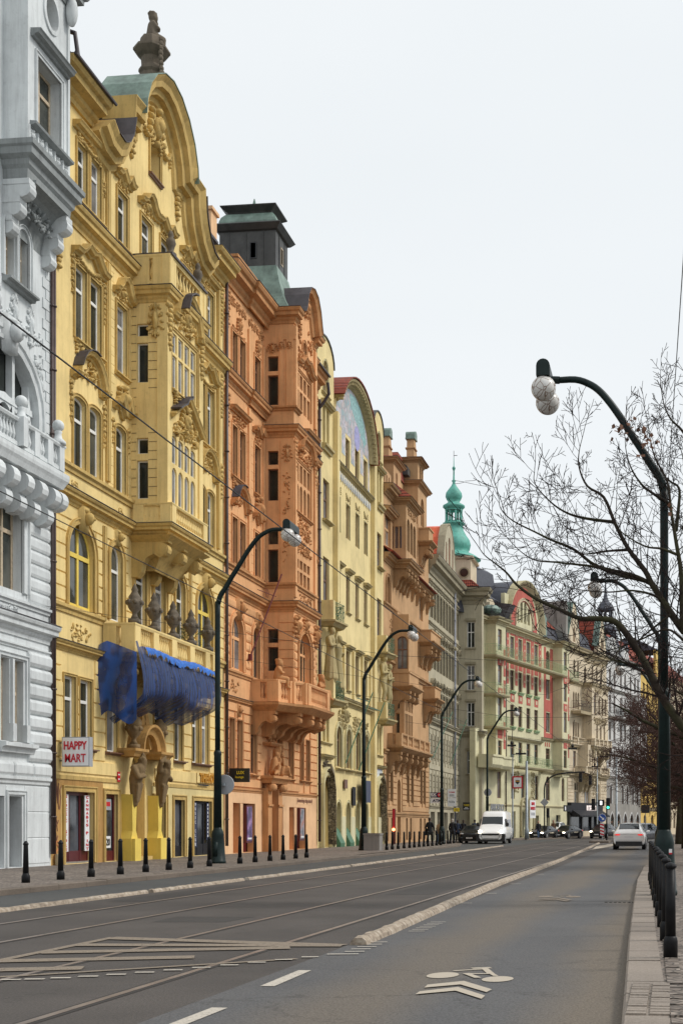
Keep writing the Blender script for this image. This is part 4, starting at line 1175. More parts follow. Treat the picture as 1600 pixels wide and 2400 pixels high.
# giant pilaster strips
PS = []
for a, z0, z1 in ((45.72, 22.7, 25.9), (45.72, 13.9, 21.8), (45.4, 8.95, 12.2), (54.55, 13.9, 21.8), (54.55, 22.7, 25.7), (57.5, 13.9, 21.8), (57.5, 22.7, 25.9), (41.55, 22.7, 25.9), (53.95, 8.95, 12.2)):
 PS.append((a, a + .3, 0, .09, z0, z1)); PS.append((a + .05, a + .25, .09, .12, z0, z1))
mb = MB()
for i, q in enumerate(PS):
 if i % 2 == 0: mb.mark()
 mb.fbox(*q)
Y.p('pilaster_strip', mb, 'yellow_trim')
# window dressings
mb = MB()
for q in W5: surround(mb, 'r', *q[:4], wd=.12, foot=.05)
for q in W4: surround(mb, 'r', *q[:4], wd=.12, foot=.05)
for q in W3: surround(mb, 's', *q[:4], wd=.12, foot=.05)
for q in W2: surround(mb, 'a', *q[:4], wd=.22, th=.1)
for q in W1: surround(mb, 'r', *q[:4], wd=.09, th=.06)
surround(mb, 'r', 49.85, 50.85, 27.05, 28.35, wd=.14)
for q in G0[:2] + G0[3:]: surround(mb, 'r', *q[:4], wd=.2, th=.08)
for s0, s1, z in ((43.2, 45.55, 18.15), (46.5, 47.8, 18.15), (43.2, 45.6, 22.98), (46.6, 47.8, 22.98), (53.1, 54.4, 18.15), (55, 57.2, 18.15)): sill(mb, s0, s1, z)
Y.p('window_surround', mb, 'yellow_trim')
mb = MB()
for s0, s1 in ((42.2, 44.75), (45.6, 46.95), (50.1, 51.35), (52.2, 53.4), (54.25, 56.55)): sill(mb, s0, s1, 4.1, pr=.24, h=.1)
sill(mb, 49.7, 51.0, 27.02, pr=.15)
Y.p('window_sill', mb, 'brown_paint')
mb = MB()
hood(mb, 'flat', 43.1, 45.6, 25.35); hood(mb, 'dip', 46.45, 47.95, 25.35); hood(mb, 'ogee', 48.65, 50.35, 25.35, k=.8); hood(mb, 'dip', 50.3, 52.2, 25.4); hood(mb, 'dip', 53.0, 54.5, 25.35); hood(mb, 'flat', 54.95, 57.3, 25.35)
hood(mb, 'brow', 43.0, 45.6, 21.0, k=1.4); hood(mb, 'ogee', 46.35, 47.95, 21.0); hood(mb, 'ogee', 53.0, 54.5, 21.0); hood(mb, 'brow', 54.9, 57.35, 21.0, k=1.4)
hood(mb, 'arc', 42.9, 45.6, 16.75); hood(mb, 'dip', 46.3, 47.9, 16.75, k=2); hood(mb, 'dip', 53.0, 54.5, 16.75, k=2); hood(mb, 'arc', 54.8, 57.4, 16.75)
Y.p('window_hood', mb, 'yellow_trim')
mb = MB(); mb.vmould([(44.25 - .945 * math.cos(PI * i / 10), 16.75 + 1.01 * math.sin(PI * i / 10)) for i in range(1, 7)], [(.235, 0), (.235, .40), (.265, .40), (.265, 0)]); Y.p('hood_flashing', mb, 'sheet_dark')
sd_ = 0
for st, c, z, w_, h_, rl in (('swag', 44.35, 25.15, 1.7, .3, .1), ('cartouche', 44.35, 25.5, .9, .5, .12), ('cartouche', 47.2, 25.3, .8, .5, .1), ('cartouche', 49.5, 25.5, .9, .6, .1), ('cartouche', 51.4, 25.4, .8, .5, .1), ('cartouche', 53.75, 25.3, .8, .5, .1), ('cartouche', 56.1, 25.4, .9, .5, .1),
  ('drop', 41.95, 24.7, .5, 2.0, .16), ('drop', 57.95, 24.7, .5, 2.0, .16), ('drop', 48.0, 27.3, .45, 1.1, .16), ('drop', 52.65, 27.2, .45, 1.4, .16), ('cartouche', 50.3, 29.0, 1.5, 1.5, .22), ('swag', 49.4, 28.5, 1.0, .5, .14), ('swag', 51.3, 28.5, 1.0, .5, .14),
  ('field', 44.35, 17.35, 1.3, .8, .16), ('cartouche', 47.1, 17.2, 1.0, 1.1, .2), ('swag', 44.3, 17.95, 1.9, .4, .1), ('swag', 44.3, 20.95, 1.8, .35, .1), ('cartouche', 47.1, 21.15, .7, .5, .12), ('cartouche', 53.75, 17.2, 1.0, 1.1, .2), ('field', 56.1, 17.35, 1.3, .8, .16), ('cartouche', 53.75, 21.1, .7, .5, .12), ('swag', 56.1, 20.95, 1.8, .35, .1),
  ('drop', 43.05, 20.3, .16, 1.2, .08), ('drop', 45.6, 20.2, .16, 1.3, .08), ('drop', 42.95, 15.9, .16, 1.3, .08), ('drop', 45.6, 15.8, .16, 1.4, .08), ('drop', 46.35, 15.9, .14, .8, .08), ('drop', 47.75, 15.9, .14, .8, .08), ('drop', 41.95, 21.0, .5, 1.8, .14), ('drop', 57.95, 20.9, .5, 1.8, .14), ('drop', 57.95, 17.0, .4, 1.4, .14),
  ('mask', 43.75, 12.0, .45, .9, .14), ('mask', 46.62, 12.0, .34, .6, .1), ('mask', 48.9, 12.0, .34, .6, .1), ('mask', 50.8, 12.0, .34, .6, .1), ('mask', 53.02, 12.0, .34, .6, .1), ('mask', 55.95, 12.0, .45, .9, .14), ('field', 43.75, 8.05, 1.6, .7, .05), ('swag', 45.5, 24.4, .2, .5, .08),
  ('field', 43.0, 13.1, 1.6, .3, .03), ('field', 46.9, 13.1, .9, .3, .03)):
 sd_ += 1
 ornament(Y, st, c, z, w_, h_, seed=sd_, rel=rl)
# oriel
bo = 1.38
BW = []
HB = []
for i in range(4):
 x = 48.62 + i * .66; HB += row(Y, [(x, x + .5, 18.15, 19.45), (x, x + .5, 19.55, 20.3)], out=bo, tr=(), dep=.07, bar=.06, pane='pane_curtain')
 HB += row(Y, [(x, x + .5, 13.75, 15.15, 'a'), (x, x + .5, 15.3, 16.35, 's')], out=bo, tr=(), dep=.07, bar=.06, pane='pane_curtain')
wall(Y, rect(48.06, 51.75, 12.5, 21.3), HB, out=bo, name='oriel_wall')
SH = [(.22, .66, 18.2, 19.7), (.22, .66, 19.95, 20.42), (.22, .66, 13.8, 15.25), (.22, .66, 15.5, 16.1)]
for q in SH: window(Y, 'r', *q, side=48.06, dep=.12, tr=(), bar=.05, pane='pane_dark')
sidewall(Y, 48.06, 0, bo, 12.5, 21.3, [poly_of('r', *q) for q in SH])
sidewall(Y, 51.75, 0, bo, 12.5, 21.3, sign=-1)
mb = MB()
for z in [13.9 + .34 * i for i in range(22)]:
 if not (16.4 < z < 17.9): mb.fbox(48.04, 48.055, .68, bo - .32, z, z + .018);
for z in [13.9 + .34 * i for i in range(22)]: mb.fbox(48.04, 48.055, .02, .2, z, z + .018)
Y.p('oriel_joint', mb, 'stone_brown')
boxes(Y, 'oriel_pilaster', [(48.0, 48.4, bo, bo + .07, 13.5, 21.1), (51.4, 51.8, bo, bo + .07, 13.5, 21.1), (48.0, 48.06, bo - .35, bo, 13.5, 21.1), (48.02, 48.06, bo - .31, bo - .04, 13.5, 20.0), (48.55, 51.2, bo, bo + .1, 18.0, 18.14)], 'yellow_render')
mb = MB(); surround(mb, 'r', 48.55, 51.2, 18.1, 20.4, wd=.12, out=bo); sill(mb, 48.5, 51.3, 18.08, out=bo)
hood(mb, 'arc', 48.3, 51.6, 20.75, out=bo, k=1.0); hood(mb, 'tri', 48.35, 51.4, 16.9, out=bo, k=1.2); Y.p('oriel_hood', mb, 'yellow_trim')
mb = MB(); mb.vmould([(49.0, 21.2), (49.25, 21.75), (49.6, 21.95), (49.95, 22.02)], [(.12, .1), (.12, .62), (.17, .62), (.17, .1)]); mb.vmould([(48.4, 17.15), (48.75, 17.35), (49.1, 17.5), (49.3, 17.75), (49.6, 17.85), (49.75, 18.0)], [(.12, .05), (.12, .5), (.18, .5), (.18, .05)])
m2 = MB(); m2.v = [(x, y - bo, z) for x, y, z in mb.v]; m2.f = mb.f; Y.p('oriel_flashing', m2, 'sheet_dark')
for k, (st, c, z, w_, h_) in enumerate((('field', 49.9, 20.95, 2.2, .7), ('cartouche', 49.9, 21.2, .9, .9), ('field', 49.9, 16.75, 2.6, .7), ('cartouche', 49.9, 17.2, 1.2, 1.0), ('swag', 49.9, 17.85, 2.2, .35), ('drop', 48.2, 20.3, .42, 1.6), ('drop', 51.6, 20.3, .42, 1.6))):
 ornament(Y, st, c, z, w_, h_, out=bo + .04, seed=60 + k, rel=.13)
o = ornament(Y, 'cartouche', 0, 0, .62, 1.3, seed=77, rel=.1); o.location = (48.02, -.98, 20.5); o.rotation_euler = (0, 0, -PI / 2)
balustrade(Y, [(48.12, .2), (48.12, bo + .1), (51.7, bo + .1), (51.7, .2)], 12.85, 13.62, [(), (.0, 1.0), ()], step=.2, mat='yellow_render')
balustrade(Y, [(48.12, .2), (48.12, bo + .02), (51.7, bo + .02), (51.7, .2)], 21.85, 23.0, [(), (.0, 1.0), ()], step=.34, mat='yellow_render', postw=.7)
boxes(Y, 'terrace_coping', [(47.98, 51.84, .05, bo + .26, 22.98, 23.06)], 'sheet_dark')
boxes(Y, 'terrace_plaster', [(48.0, 51.8, 0, bo + .16, 21.76, 21.9)], 'stone_grey')
mb = MB()
mb.hmould([(48.06, 0), (48.06, 1.38), (51.75, 1.38), (51.75, 0)], [(.3, 12.36), (-.1, 12.1), (-.5, 11.6), (-.75, 11.2), (-.8, 12.34)])
Y.p('oriel_base', mb, 'yellow_trim')
mb = MB()
for c in (48.25, 49.9, 51.55): corbel(mb, c, .38, 12.34, 1.45, 1.5)
Y.p('oriel_corbel', mb, 'yellow_trim')
mb = MB(); mb.mark()
mb.lathe([(.1, 23.0), (.22, 23.05), (.22, 23.2), (.1, 23.3), (.14, 23.45), (.2, 23.6), (.16, 23.75), (.08, 23.8), (.12, 23.9), (.07, 24.05), (.01, 24.1)], (48.5, -bo, 0), 12); mb.mark()
mb.lathe([(.1, 23.0), (.22, 23.05), (.22, 23.2), (.1, 23.3), (.14, 23.45), (.2, 23.6), (.16, 23.75), (.08, 23.8), (.12, 23.9), (.07, 24.05), (.01, 24.1)], (51.4, -bo, 0), 12)
Y.p('terrace_finial', mb, 'stone_grey', smooth=True)
# long balcony with urns
mb = MB(); mb.hmould([(45.5, 0), (45.5, 1.15), (54.1, 1.15), (54.1, 0)], [(-1.0, 7.32), (.1, 7.32), (.16, 7.42), (.22, 7.5), (.22, 7.62), (-1.0, 7.66)])
Y.p('balcony_slab', mb, 'yellow_trim')
balustrade(Y, [(45.62, .15), (45.62, 1.08), (54.0, 1.08), (54.0, .15)], 7.66, 8.72, [(), (.22, .44, .67, .88), ()], step=.19, mat='yellow_render', postw=.5)
mb = MB()
for c in (45.95, 47.7, 49.3, 50.9, 52.5, 54.1): corbel(mb, c, .4, 7.32, 1.1, 1.0)
Y.p('balcony_corbel', mb, 'yellow_trim')
for i, s_ in enumerate((45.8, 47.6, 49.5, 51.45, 53.4)):
 mb = MB(); urn(mb, s_, -1.08, 8.72, 1.05); Y.p('urn', mb, 'stone_grey', smooth=True)
mb = MB(); rnd = random.Random(9)
for i in range(150):
 a, r_ = rnd.uniform(0, 6.3), rnd.uniform(.1, .55)
 x, y, z = 51.9 + r_ * math.cos(a) * 1.6, -.85 + r_ * .6 * math.sin(a), 8.78 + rnd.uniform(0, .75)
 d = Vector((rnd.uniform(-1, 1), rnd.uniform(-1, 1), rnd.uniform(-.2, 1))).normalized() * rnd.uniform(.12, .3)
 q = d.orthogonal().normalized() * .025
 mb.add([(x, y, z), tuple(Vector((x, y, z)) + d * .5 + q), tuple(Vector((x, y, z)) + d), tuple(Vector((x, y, z)) + d * .5 - q)], [(0, 1, 2, 3)])
tag(part('balcony_plant', mb, 'leafy', None, loc=(FX, 0, 0), rot=(0, 0, R(90))), 'spiky green pot plants on the yellow balcony between the stone urns', 'plant')
# blue safety net slung under the balcony
def netmesh():
 mb = MB(); n = 60; m = 12; rnd = random.Random(5)
 S0, S1 = 45.2, 53.5
 V = []
 for i in range(n + 1):
  f = i / n; s_ = S0 + (S1 - S0) * f
  top = 7.75 + .16 * abs(math.sin(f * 17)) + (.25 if i < 2 else 0)
  low = 5.75 - .3 * abs(math.sin(f * 6 + .6)) - .08 * math.sin(f * 23) - (.3 if i < 5 else 0) + .25 * f * 0
  for j in range(m + 1):
   g = j / m
   o_ = 1.36 + .25 * math.sin(g * PI) + .03 * math.sin(f * 26 + g * 3) - (1.0 * max(0, g - .7) / .3)
   z = top + (low - top) * g ** .9
   sh = .12 * math.sin(g * 2 + f * 9) * g
   V.append((s_ + sh * .5, -(o_), z))
 mb.add(V, [(i * (m + 1) + j, (i + 1) * (m + 1) + j, (i + 1) * (m + 1) + j + 1, i * (m + 1) + j + 1) for i in range(n) for j in range(m)])
 V = []; k = 8
 for i in range(k + 1):          # end panel across the street direction
  f = i / k; o_ = -.02 + 1.44 * f
  for j in range(m + 1):
   g = j / m; top = 7.75 + .55 * (1 - abs(2 * f - .5)) * .5; low = 5.3 + .25 * math.sin(f * 6)
   V.append((S0 - .12 * math.sin(g * PI) - .1 * math.sin(f * 9 + g * 4), -o_, top + (low - top) * g))
 me_ = MB(); me_.add(V, [(i * (m + 1) + j, (i + 1) * (m + 1) + j, (i + 1) * (m + 1) + j + 1, i * (m + 1) + j + 1) for i in range(k) for j in range(m)])
 return mb, me_
nm_, ne_ = netmesh()
nt_ = part('safety_net', nm_, 'net_blue', None, True, loc=(FX, 0, 0), rot=(0, 0, R(90)))
tag(nt_, 'blue mesh safety net slung under the long balcony of the yellow house', 'net')
plain('net_bright', (0.01, 0.12, 0.48), .6, var=.4, vscale=5)
mb = MB(); rnd = random.Random(2); V = []
for i in range(65):
 f = i / 64; s_ = 45.9 + 7.6 * f; z = 7.93 - .06 + .05 * math.sin(f * 11) + .04 * rnd.random(); h_ = .16 + .2 * rnd.random(); V += [(s_, -1.40, z), (s_ + .05, -1.50, z - h_ * .5), (s_ + .1, -1.52, z - h_)]
mb.add(V, [(i * 3 + j, i * 3 + j + 1, i * 3 + j + 4, i * 3 + j + 3) for i in range(64) for j in range(2)])
part('net_hem', mb, 'net_bright', nt_); part('net_end', ne_, 'net_end', nt_, True)
# portal with bent atlas figures
mb = MB()
for s0 in (47.0, 49.5):
 mb.mark(); mb.prism([(s0 + .05, .12), (s0 + .68, .12), (s0 + .68, .95), (s0 + .5, 1.25), (s0 + .6, 2.6), (s0 + .13, 2.6), (s0 + .18, 1.25), (s0 + .05, .95)], 0, .42, lambda u, v, a: (u, -a, v))
 mb.fbox(s0 + .08, s0 + .65, .42, .56, .12, .95)
Y.p('portal_pier', mb, 'yellow_fresh')
for s_, fl in ((47.37, False), (49.87, True)): statue(Y, 'atlas', s_, .42, 2.25, .98, mat='stone_brown', name='atlas_figure', flip=fl)
mb = MB()
for s0 in (46.85, 49.35): mb.hmould([(s0, 0), (s0, .6), (s0 + 1.0, .6), (s0 + 1.0, 0)], [(-.5, 4.0), (0, 4.0), (.05, 4.1), (.14, 4.2), (.14, 4.3), (-.5, 4.3)])
mb.vmould([(48.7 + 1.0 * math.cos(PI - PI * i / 14), 4.25 + .95 * math.sin(PI * i / 14)) for i in range(15)], [(-.28, -.2), (-.28, .5), (-.1, .56), (0, .7), (.1, .7), (.1, -.2)])
mb.vmould([(47.9, 4.5), (48.2, 5.1), (48.45, 5.75), (48.7, 5.95), (48.95, 5.75), (49.2, 5.1), (49.5, 4.5)], [(-.35, 0), (-.35, .3), (0, .3), (0, 0)])
Y.p('portal_arch', mb, 'ochre_dirty')
for c in (47.35, 49.85):
 mb = MB(); urn(mb, c, -.4, 4.3, 1.05); mb.ell((c, -.4, 5.25), (.33, .3, .28), 9, 6); Y.p('portal_urn', mb, 'stone_brown', smooth=True)
boxes(Y, 'portal_recess', [(48.05, 48.07, -1.1, -.3, .12, 4.2), (49.33, 49.35, -1.1, -.3, .12, 4.2), (48.05, 49.35, -1.15, -1.1, .12, 4.3), (48.0, 49.4, -.5, .3, .10, .26)], 'yellow_trim')
mb = MB(); mb.fbox(48.15, 49.25, -1.1, -1.04, .28, 2.9); Y.p('entrance_door', mb, 'brown_paint')
# shop fronts
def shop(b, s0, s1, z0, z1, frame, dep=.22, out=0.0, kick=.38, posts=(), tr=None, label=None, nm='shop_window'):
 mb = MB(); mb.fbox(s0, s1, out - dep - .05, out - dep, z0, z0 + kick); mb.fbox(s0, s1, out - dep - .05, out - dep + .01, z1 - .12, z1)
 for x in [s0, s1 - .09] + [s0 + (s1 - s0) * p_ for p_ in posts]: mb.fbox(x, x + .09, out - dep - .05, out - dep + .015, z0, z1)
 if tr: mb.fbox(s0, s1, out - dep - .05, out - dep + .01, tr, tr + .07)
 o = b.p(nm, mb, frame)
 if label: o['label'] = label
 g = MB(); g.fbox(s0 + .02, s1 - .02, out - dep - .04, out - dep - .03, z0 + kick * .9, z1 - .05); part('pane', g, 'shop_glass', o)
 return o
o = shop(Y, 42.5, 44.75, .14, 2.6, 'maroon_paint', posts=(.32, .70), label='maroon shop door of the grocery', nm='shop_door', kick=.42)
mb = MB(); mb.fbox(43.35, 43.95, -.5, -.3, .16, 2.4); part('open_doorway', mb, 'ink_dark', o)
mb = MB(); mb.fbox(42.6, 44.6, -.16, -.10, .14, .2); part('threshold', mb, 'concrete', o)
shop(Y, 45.7, 46.75, .14, 2.58, 'maroon_paint', dep=.12)
shop(Y, 50.25, 51.4, .14, 2.5, 'anthracite', dep=.12, kick=.45); shop(Y, 52.35, 53.5, .14, 2.5, 'anthracite', dep=.12, kick=.45)
shop(Y, 54.6, 56.8, .14, 2.5, 'anthracite', dep=.1, posts=(.3, .66), kick=.5, nm='shop_door')
def flat(name, txt, s, z, h, mat, out, label=None, cat=None, bold=0.02, w=None, parent=None, org=(FX, 0), ang=90, space=1.0, ext=.006):
 me = textmesh(txt, h, mat, bold, ext, space, w)
 if parent is not None: return part(name, me, None, parent, loc=(s, -out, z))
 c, sn = math.cos(R(ang)), math.sin(R(ang))
 o = part(name, me, None, None, loc=(org[0] + c * s + sn * out, org[1] + sn * s - c * out, z), rot=(0, 0, R(ang)))
 tag(o, label, cat); return o
def world_of(s, out, org=(FX, 0), ang=90):
 c, sn = math.cos(R(ang)), math.sin(R(ang)); return (org[0] + c * s + sn * out, org[1] + sn * s - c * out)
def board(name, s0, s1, z0, z1, out, th, mat, label, cat, org=(FX, 0), ang=90, group=None):
 """flat sign on a facade; returns its empty-like root mesh placed at its base"""
 x, y = world_of((s0 + s1) / 2, out, org, ang)
 e = empty(name, label, cat, (x, y, (z0 + z1) / 2), R(ang), group)
 mb = MB(); w_, h_ = (s1 - s0) / 2, (z1 - z0) / 2; mb.box(-w_, w_, -th, 0, -h_, h_); part('panel', mb, mat, e)
 return e
for s0, s1, word, lab in ((42.55, 42.98, 'GROCERY STORE', 'tall narrow white sign with red letters GROCERY STORE left of the maroon door'), (44.25, 44.62, 'CANNABIS P INT', 'tall narrow white sign with red letters CANNABIS P INT right of the maroon door')):
 e = board('vertical_sign', s0, s1, .55, 2.5, -.12, .03, 'sign_white', lab, 'sign')
 n = len(word); hh = 1.95 / n
 for i, ch in enumerate(word):
  if ch != ' ': part('lettering', textmesh(ch, hh * .72, 'sign_red', .03, .004, w=.2 if ch != 'I' else .07), None, e, loc=(0, -.036, .975 - hh * (i + .5)))
e = board('window_poster', 45.8, 46.4, .62, 1.05, -.1, .01, 'sign_white', 'white card reading 420 at the foot of the maroon shop window', 'sign')
part('lettering', textmesh('420', .26, 'ink_dark', .03), None, e, loc=(-.02, -.016, 0))
e = board('window_poster', 45.82, 46.45, 2.0, 2.4, -.1, .01, 'sign_grey', 'pale poster with red print at the top of the maroon shop window', 'sign')
mb = MB(); mb.box(-.22, .22, -.016, -.011, -.06, .1); part('print', mb, 'sign_red', e)
# projecting HAPPY MART box sign
e = empty('hanging_sign', 'square grey-white box sign with red letters HAPPY MART on the yellow wall', 'sign', (FX + .18, 42.05, 3.4))
mb = MB(); mb.box(0, .96, -.13, .13, 0, .98); part('sign_box', mb, 'sign_grey', e)
mb = MB(); mb.box(.03, .93, -.142, -.132, .03, .95); f_ = part('sign_face', mb, 'sign_white', e)
part('lettering', textmesh('HAPPY', .28, 'sign_red', .025, .01, w=.80), None, e, loc=(.48, -.153, .70)); part('lettering', textmesh('MART', .28, 'sign_red', .015, .01, w=.72), None, e, loc=(.48, -.153, .28))
mb = MB()
for z in (.2, .8): mb.tube([(-.16, .0, z), (.02, 0, z)], .03, 6)
part('bracket', mb, 'steel', e)
# gold letters and club sign at the right
e = board('shop_sign', 54.85, 57.3, 3.28, 3.72, .07, .02, 'yellow_render', 'dark gold raised letters THELO above the club entrance', 'sign')
part('lettering', textmesh('THELOU', .42, 'sign_gold', .03, .03, w=2.1), None, e, loc=(.05, -.05, 0))
mb = MB(); mb.box(-1.1, .1, -.05, -.03, -.34, -.28); part('underline', mb, 'ink_dark', e)
e = board('vertical_sign', 54.72, 55.1, .5, 2.42, -.04, .02, 'sign_navy', 'narrow dark sign with white letters MUSIC CLUB left of the club door', 'sign')
for i, ch in enumerate('MUSIC CLUB'):
 if ch != ' ': part('lettering', textmesh(ch, .13, 'sign_white', .01, .004, w=.11 if ch != 'I' else .04), None, e, loc=(0, -.024, .88 - i * .19))
e = board('vertical_sign', 56.3, 56.62, .8, 2.42, -.04, .02, 'sign_navy', 'narrow dark sign with white letters right of the club door behind the lamp post', 'sign')
mb = MB()
for i in range(9): mb.box(-.05, .05, -.024, -.02, .68 - i * .17, .78 - i * .17)
part('print', mb, 'sign_white', e)
e = board('number_plate', 46.62, 46.85, 3.05, 3.42, .07, .015, 'sign_red', 'small red house number plate beside the yellow portal', 'sign')
for z in (.08, -.09):
 mb = MB(); mb.box(-.07, .07, -.02, -.016, z - .025, z + .025); part('print', mb, 'sign_white', e)
# graffiti on the stained plaster
mb = MB()
for P in ([(41.65, 3.0), (41.7, 2.4), (41.78, 2.2), (41.82, 2.9), (41.9, 2.35), (41.98, 2.2), (42.0, 2.85)], [(41.9, 2.75), (42.0, 2.1), (42.08, 2.0), (42.15, 2.35), (42.1, 2.6), (42.2, 2.75)], [(41.7, 3.02), (41.76, 2.6), (41.84, 2.95)], [(41.6, 1.75), (41.7, 1.6), (41.8, 1.75), (41.9, 1.5), (42.0, 1.62)], [(41.65, 1.55), (41.75, 1.3), (41.85, 1.5), (41.92, 1.25)], [(41.62, 1.25), (41.7, 1.0), (41.8, 1.2), (41.85, .95), (41.95, 1.1)]):
 q = smooth_line([(x, -.026, z) for x, z in P], 5); mb.tube(q, .02, 4)
Y.p('graffiti', mb, 'ink_brown')
mb = MB()
for P in ([(41.7, .3), (41.8, .8), (42.0, .7), (41.8, .5), (42.1, .2)], [(41.6, .6), (41.85, .9), (42.05, .85)]):
 mb.tube(smooth_line([(x, -.026, z) for x, z in P], 5), .02, 4)
Y.p('graffiti', mb, 'ink_orange')
mb = MB(); mb.lathe([(.12, .13), (.14, .45), (.12, .5)], (41.75, -.16, 0), 12); Y.p('pipe_foot', mb, 'beige_trim')
pipe(Y, 41.48, .5, 22.0, .14, .055, 'pipe_brown'); pipe(Y, 58.46, .5, 26.4, .16, .075, 'pipe_brown')
# stone pedestal and seated putto on the gable
mb = MB()
mb.lathe([(.62, 30.5), (.62, 30.75), (.5, 30.85), (.46, 31.1), (.52, 31.2), (.5, 31.3), (.40, 31.45), (.42, 31.75), (.55, 31.85), (.72, 32.02), (.72, 32.1), (.5, 32.16), (.44, 32.5), (.42, 32.55)], (50.3, .1, 0), 8, a0=PI / 8)
for i in range(9): mb.ell((49.95 + .03 * math.sin(i), -.42, 30.8 + i * .19), (.12, .1, .13), 6, 5)
Y.p('pedestal', mb, 'stone_grey')
statue(Y, 'putto_sit', 50.3, -.1, 32.5, 1.35, mat='stone_grey', name='putto_statue', rz=.9)
# ================================================================ grey-blue corner of the house at the left edge
A = Bld('town_house', 'tall pale grey-blue house at the left edge with corbelled oriel and ball-topped balcony', trim='grey_render', wall='grey_render', frame='wood_paint', depth=.22)
H = row(A, [(38.5, 39.05, 18.3, 20.2, 'a'), (39.22, 39.95, 18.3, 20.2, 'a')], tr=(.55,), nx=2, bar=.05) + row(A, [(34.4, 35.0, 18.3, 20.2, 'a'), (35.2, 35.9, 18.3, 20.2, 'a')], tr=(.55,))
BA = (36.1, 40.5, 12.9, 16.3)
H += [arch(*BA, rise=1.7)]
H += row(A, [(37.4, 39.55, 8.75, 11.5)], nx=3, tr=(.68,), bar=.11, dep=.3)
H += row(A, [(38.2, 38.75, 4.05, 6.6), (38.95, 39.65, 4.05, 6.6)], tr=(.6,)) + row(A, [(34.6, 35.4, 8.75, 11.5), (34.6, 35.4, 4.05, 6.6)])
H += [rect(38.75, 39.55, .14, 2.35), rect(37.7, 38.45, .14, 2.35)]
wall(A, rect(32.5, 41.5, .1, 28.2), H, dep=.42)
volume(A, 32.5, 41.5, 28.0, 'grey_render_dark', setback=.5)
for s0, s1 in ((38.75, 39.55), (37.7, 38.45)): boxes(A, 'ground_window', [(s0, s1, -.46, -.40, .14, 2.35)], 'anthracite')
# big arched loggia window with small arched lights
mb = MB()
for i in range(5): mb.fbox(36.1 + i * 1.02, 36.1 + i * 1.02 + .16, -.34, -.12, 12.9, 16.2)
mb.fbox(36.15, 40.45, -.33, -.1, 14.55, 14.75)
for i in range(4):
 a = 36.26 + i * 1.02
 mb.vmould([(a + .43 + .43 * math.cos(PI - PI * j / 8), 14.1 + .43 * math.sin(PI * j / 8)) for j in range(9)], [(-.02, -.3), (-.02, -.14), (.3, -.14), (.3, -.3)])
A.p('window_tracery', mb, 'grey_render')
mb = MB(); mb.fbox(36.1, 40.5, -.4, -.36, 12.9, 16.3); A.p('window', mb, 'pane_dark')
mb = MB(); p = arch(*BA, rise=1.7); path = [p[0]] + p[:1:-1] + [p[1]]
mb.vmould(path, [(0, 0), (0, .1), (.12, .12), (.14, .05), (.3, .06), (.32, .12), (.45, .12), (.45, 0)]); A.p('window_surround', mb, 'grey_render')
ornament(A, 'mask', 38.55, 16.5, .8, 1.1, rel=.16)
mb = MB(); surround(mb, 'r', 37.4, 39.55, 8.75, 11.5, wd=.35, th=.12); surround(mb, 'r', 38.1, 39.75, 4.05, 6.65, wd=.14, th=.1); surround(mb, 'r', 38.65, 39.65, .14, 2.4, wd=.14); sill(mb, 38.0, 40.1, 4.0, pr=.3, h=.3)
surround(mb, 'a', 39.22, 39.95, 18.3, 20.2, wd=.14, th=.1); surround(mb, 'a', 38.4, 39.1, 18.3, 20.2, wd=.14, th=.1)
A.p('window_surround', mb, 'grey_render')
boxes(A, 'window_post', [(38.79, 38.91, -.3, .1, 4.05, 6.6), (38.74, 38.96, .0, .14, 4.05, 4.6), (39.62, 39.84, .0, .14, 4.05, 4.6)], 'grey_render')
mb = MB(); sill(mb, 38.3, 40.15, 18.25, pr=.3, h=.16); A.p('window_sill', mb, 'grey_render_dark')
rustic(A, 2.95, 7.0, .5, 32.6, 41.42, [(38.0, 39.85, 3.6, 6.8), (34.3, 35.7, 3.6, 6.8)], pr=.13, gap=.02, rnd_=True, vert=1.3, mat='grey_render')
rustic(A, 8.5, 12.0, .42, 32.6, 41.42, [(37.0, 39.95, 8, 12), (34.2, 35.8, 8, 12)], pr=.07, gap=.02, rnd_=True, mat='grey_render')
rustic(A, .2, 2.7, .82, 32.6, 41.42, [(38.6, 39.7, 0, 2.5), (37.6, 38.5, 0, 2.5)], pr=.02, gap=.025, mat='grey_render')
mb = MB()
for i in range(27):
 z = 12.6 + i * .335; w_ = .55 if i % 2 else .34
 mb.fbox(41.45 - w_, 41.46, 0, .035, z, z + .31)
A.p('quoins', mb, 'grey_render')
cornice(A, 7.35, 7.95, .38, [(32.5, 0), (41.5, 0)]); band(A, 8.3, 8.5, .12, [(32.5, 0), (41.5, 0)], name='string_course'); band(A, 2.75, 2.98, .12, [(32.5, 0), (41.5, 0)]); band(A, 6.98, 7.12, .1, [(32.5, 0), (41.5, 0)])
for i in range(4):
 x = 36.9 + i * 1.05; ornament(A, 'cartouche', x, 17.3, .5, 1.3, seed=i + 90, rel=.08); ornament(A, 'panel', x + .5, 17.1, .6, .7, seed=i + 80, rel=.04)
ornament(A, 'panel', 40.6, 16.3, .5, 1.0, seed=99, rel=.06); ornament(A, 'cartouche', 40.75, 15.6, .4, 1.0, seed=98, rel=.06)
ornament(A, 'panel', 38.6, 8.12, 1.4, .35, seed=97, rel=.05)
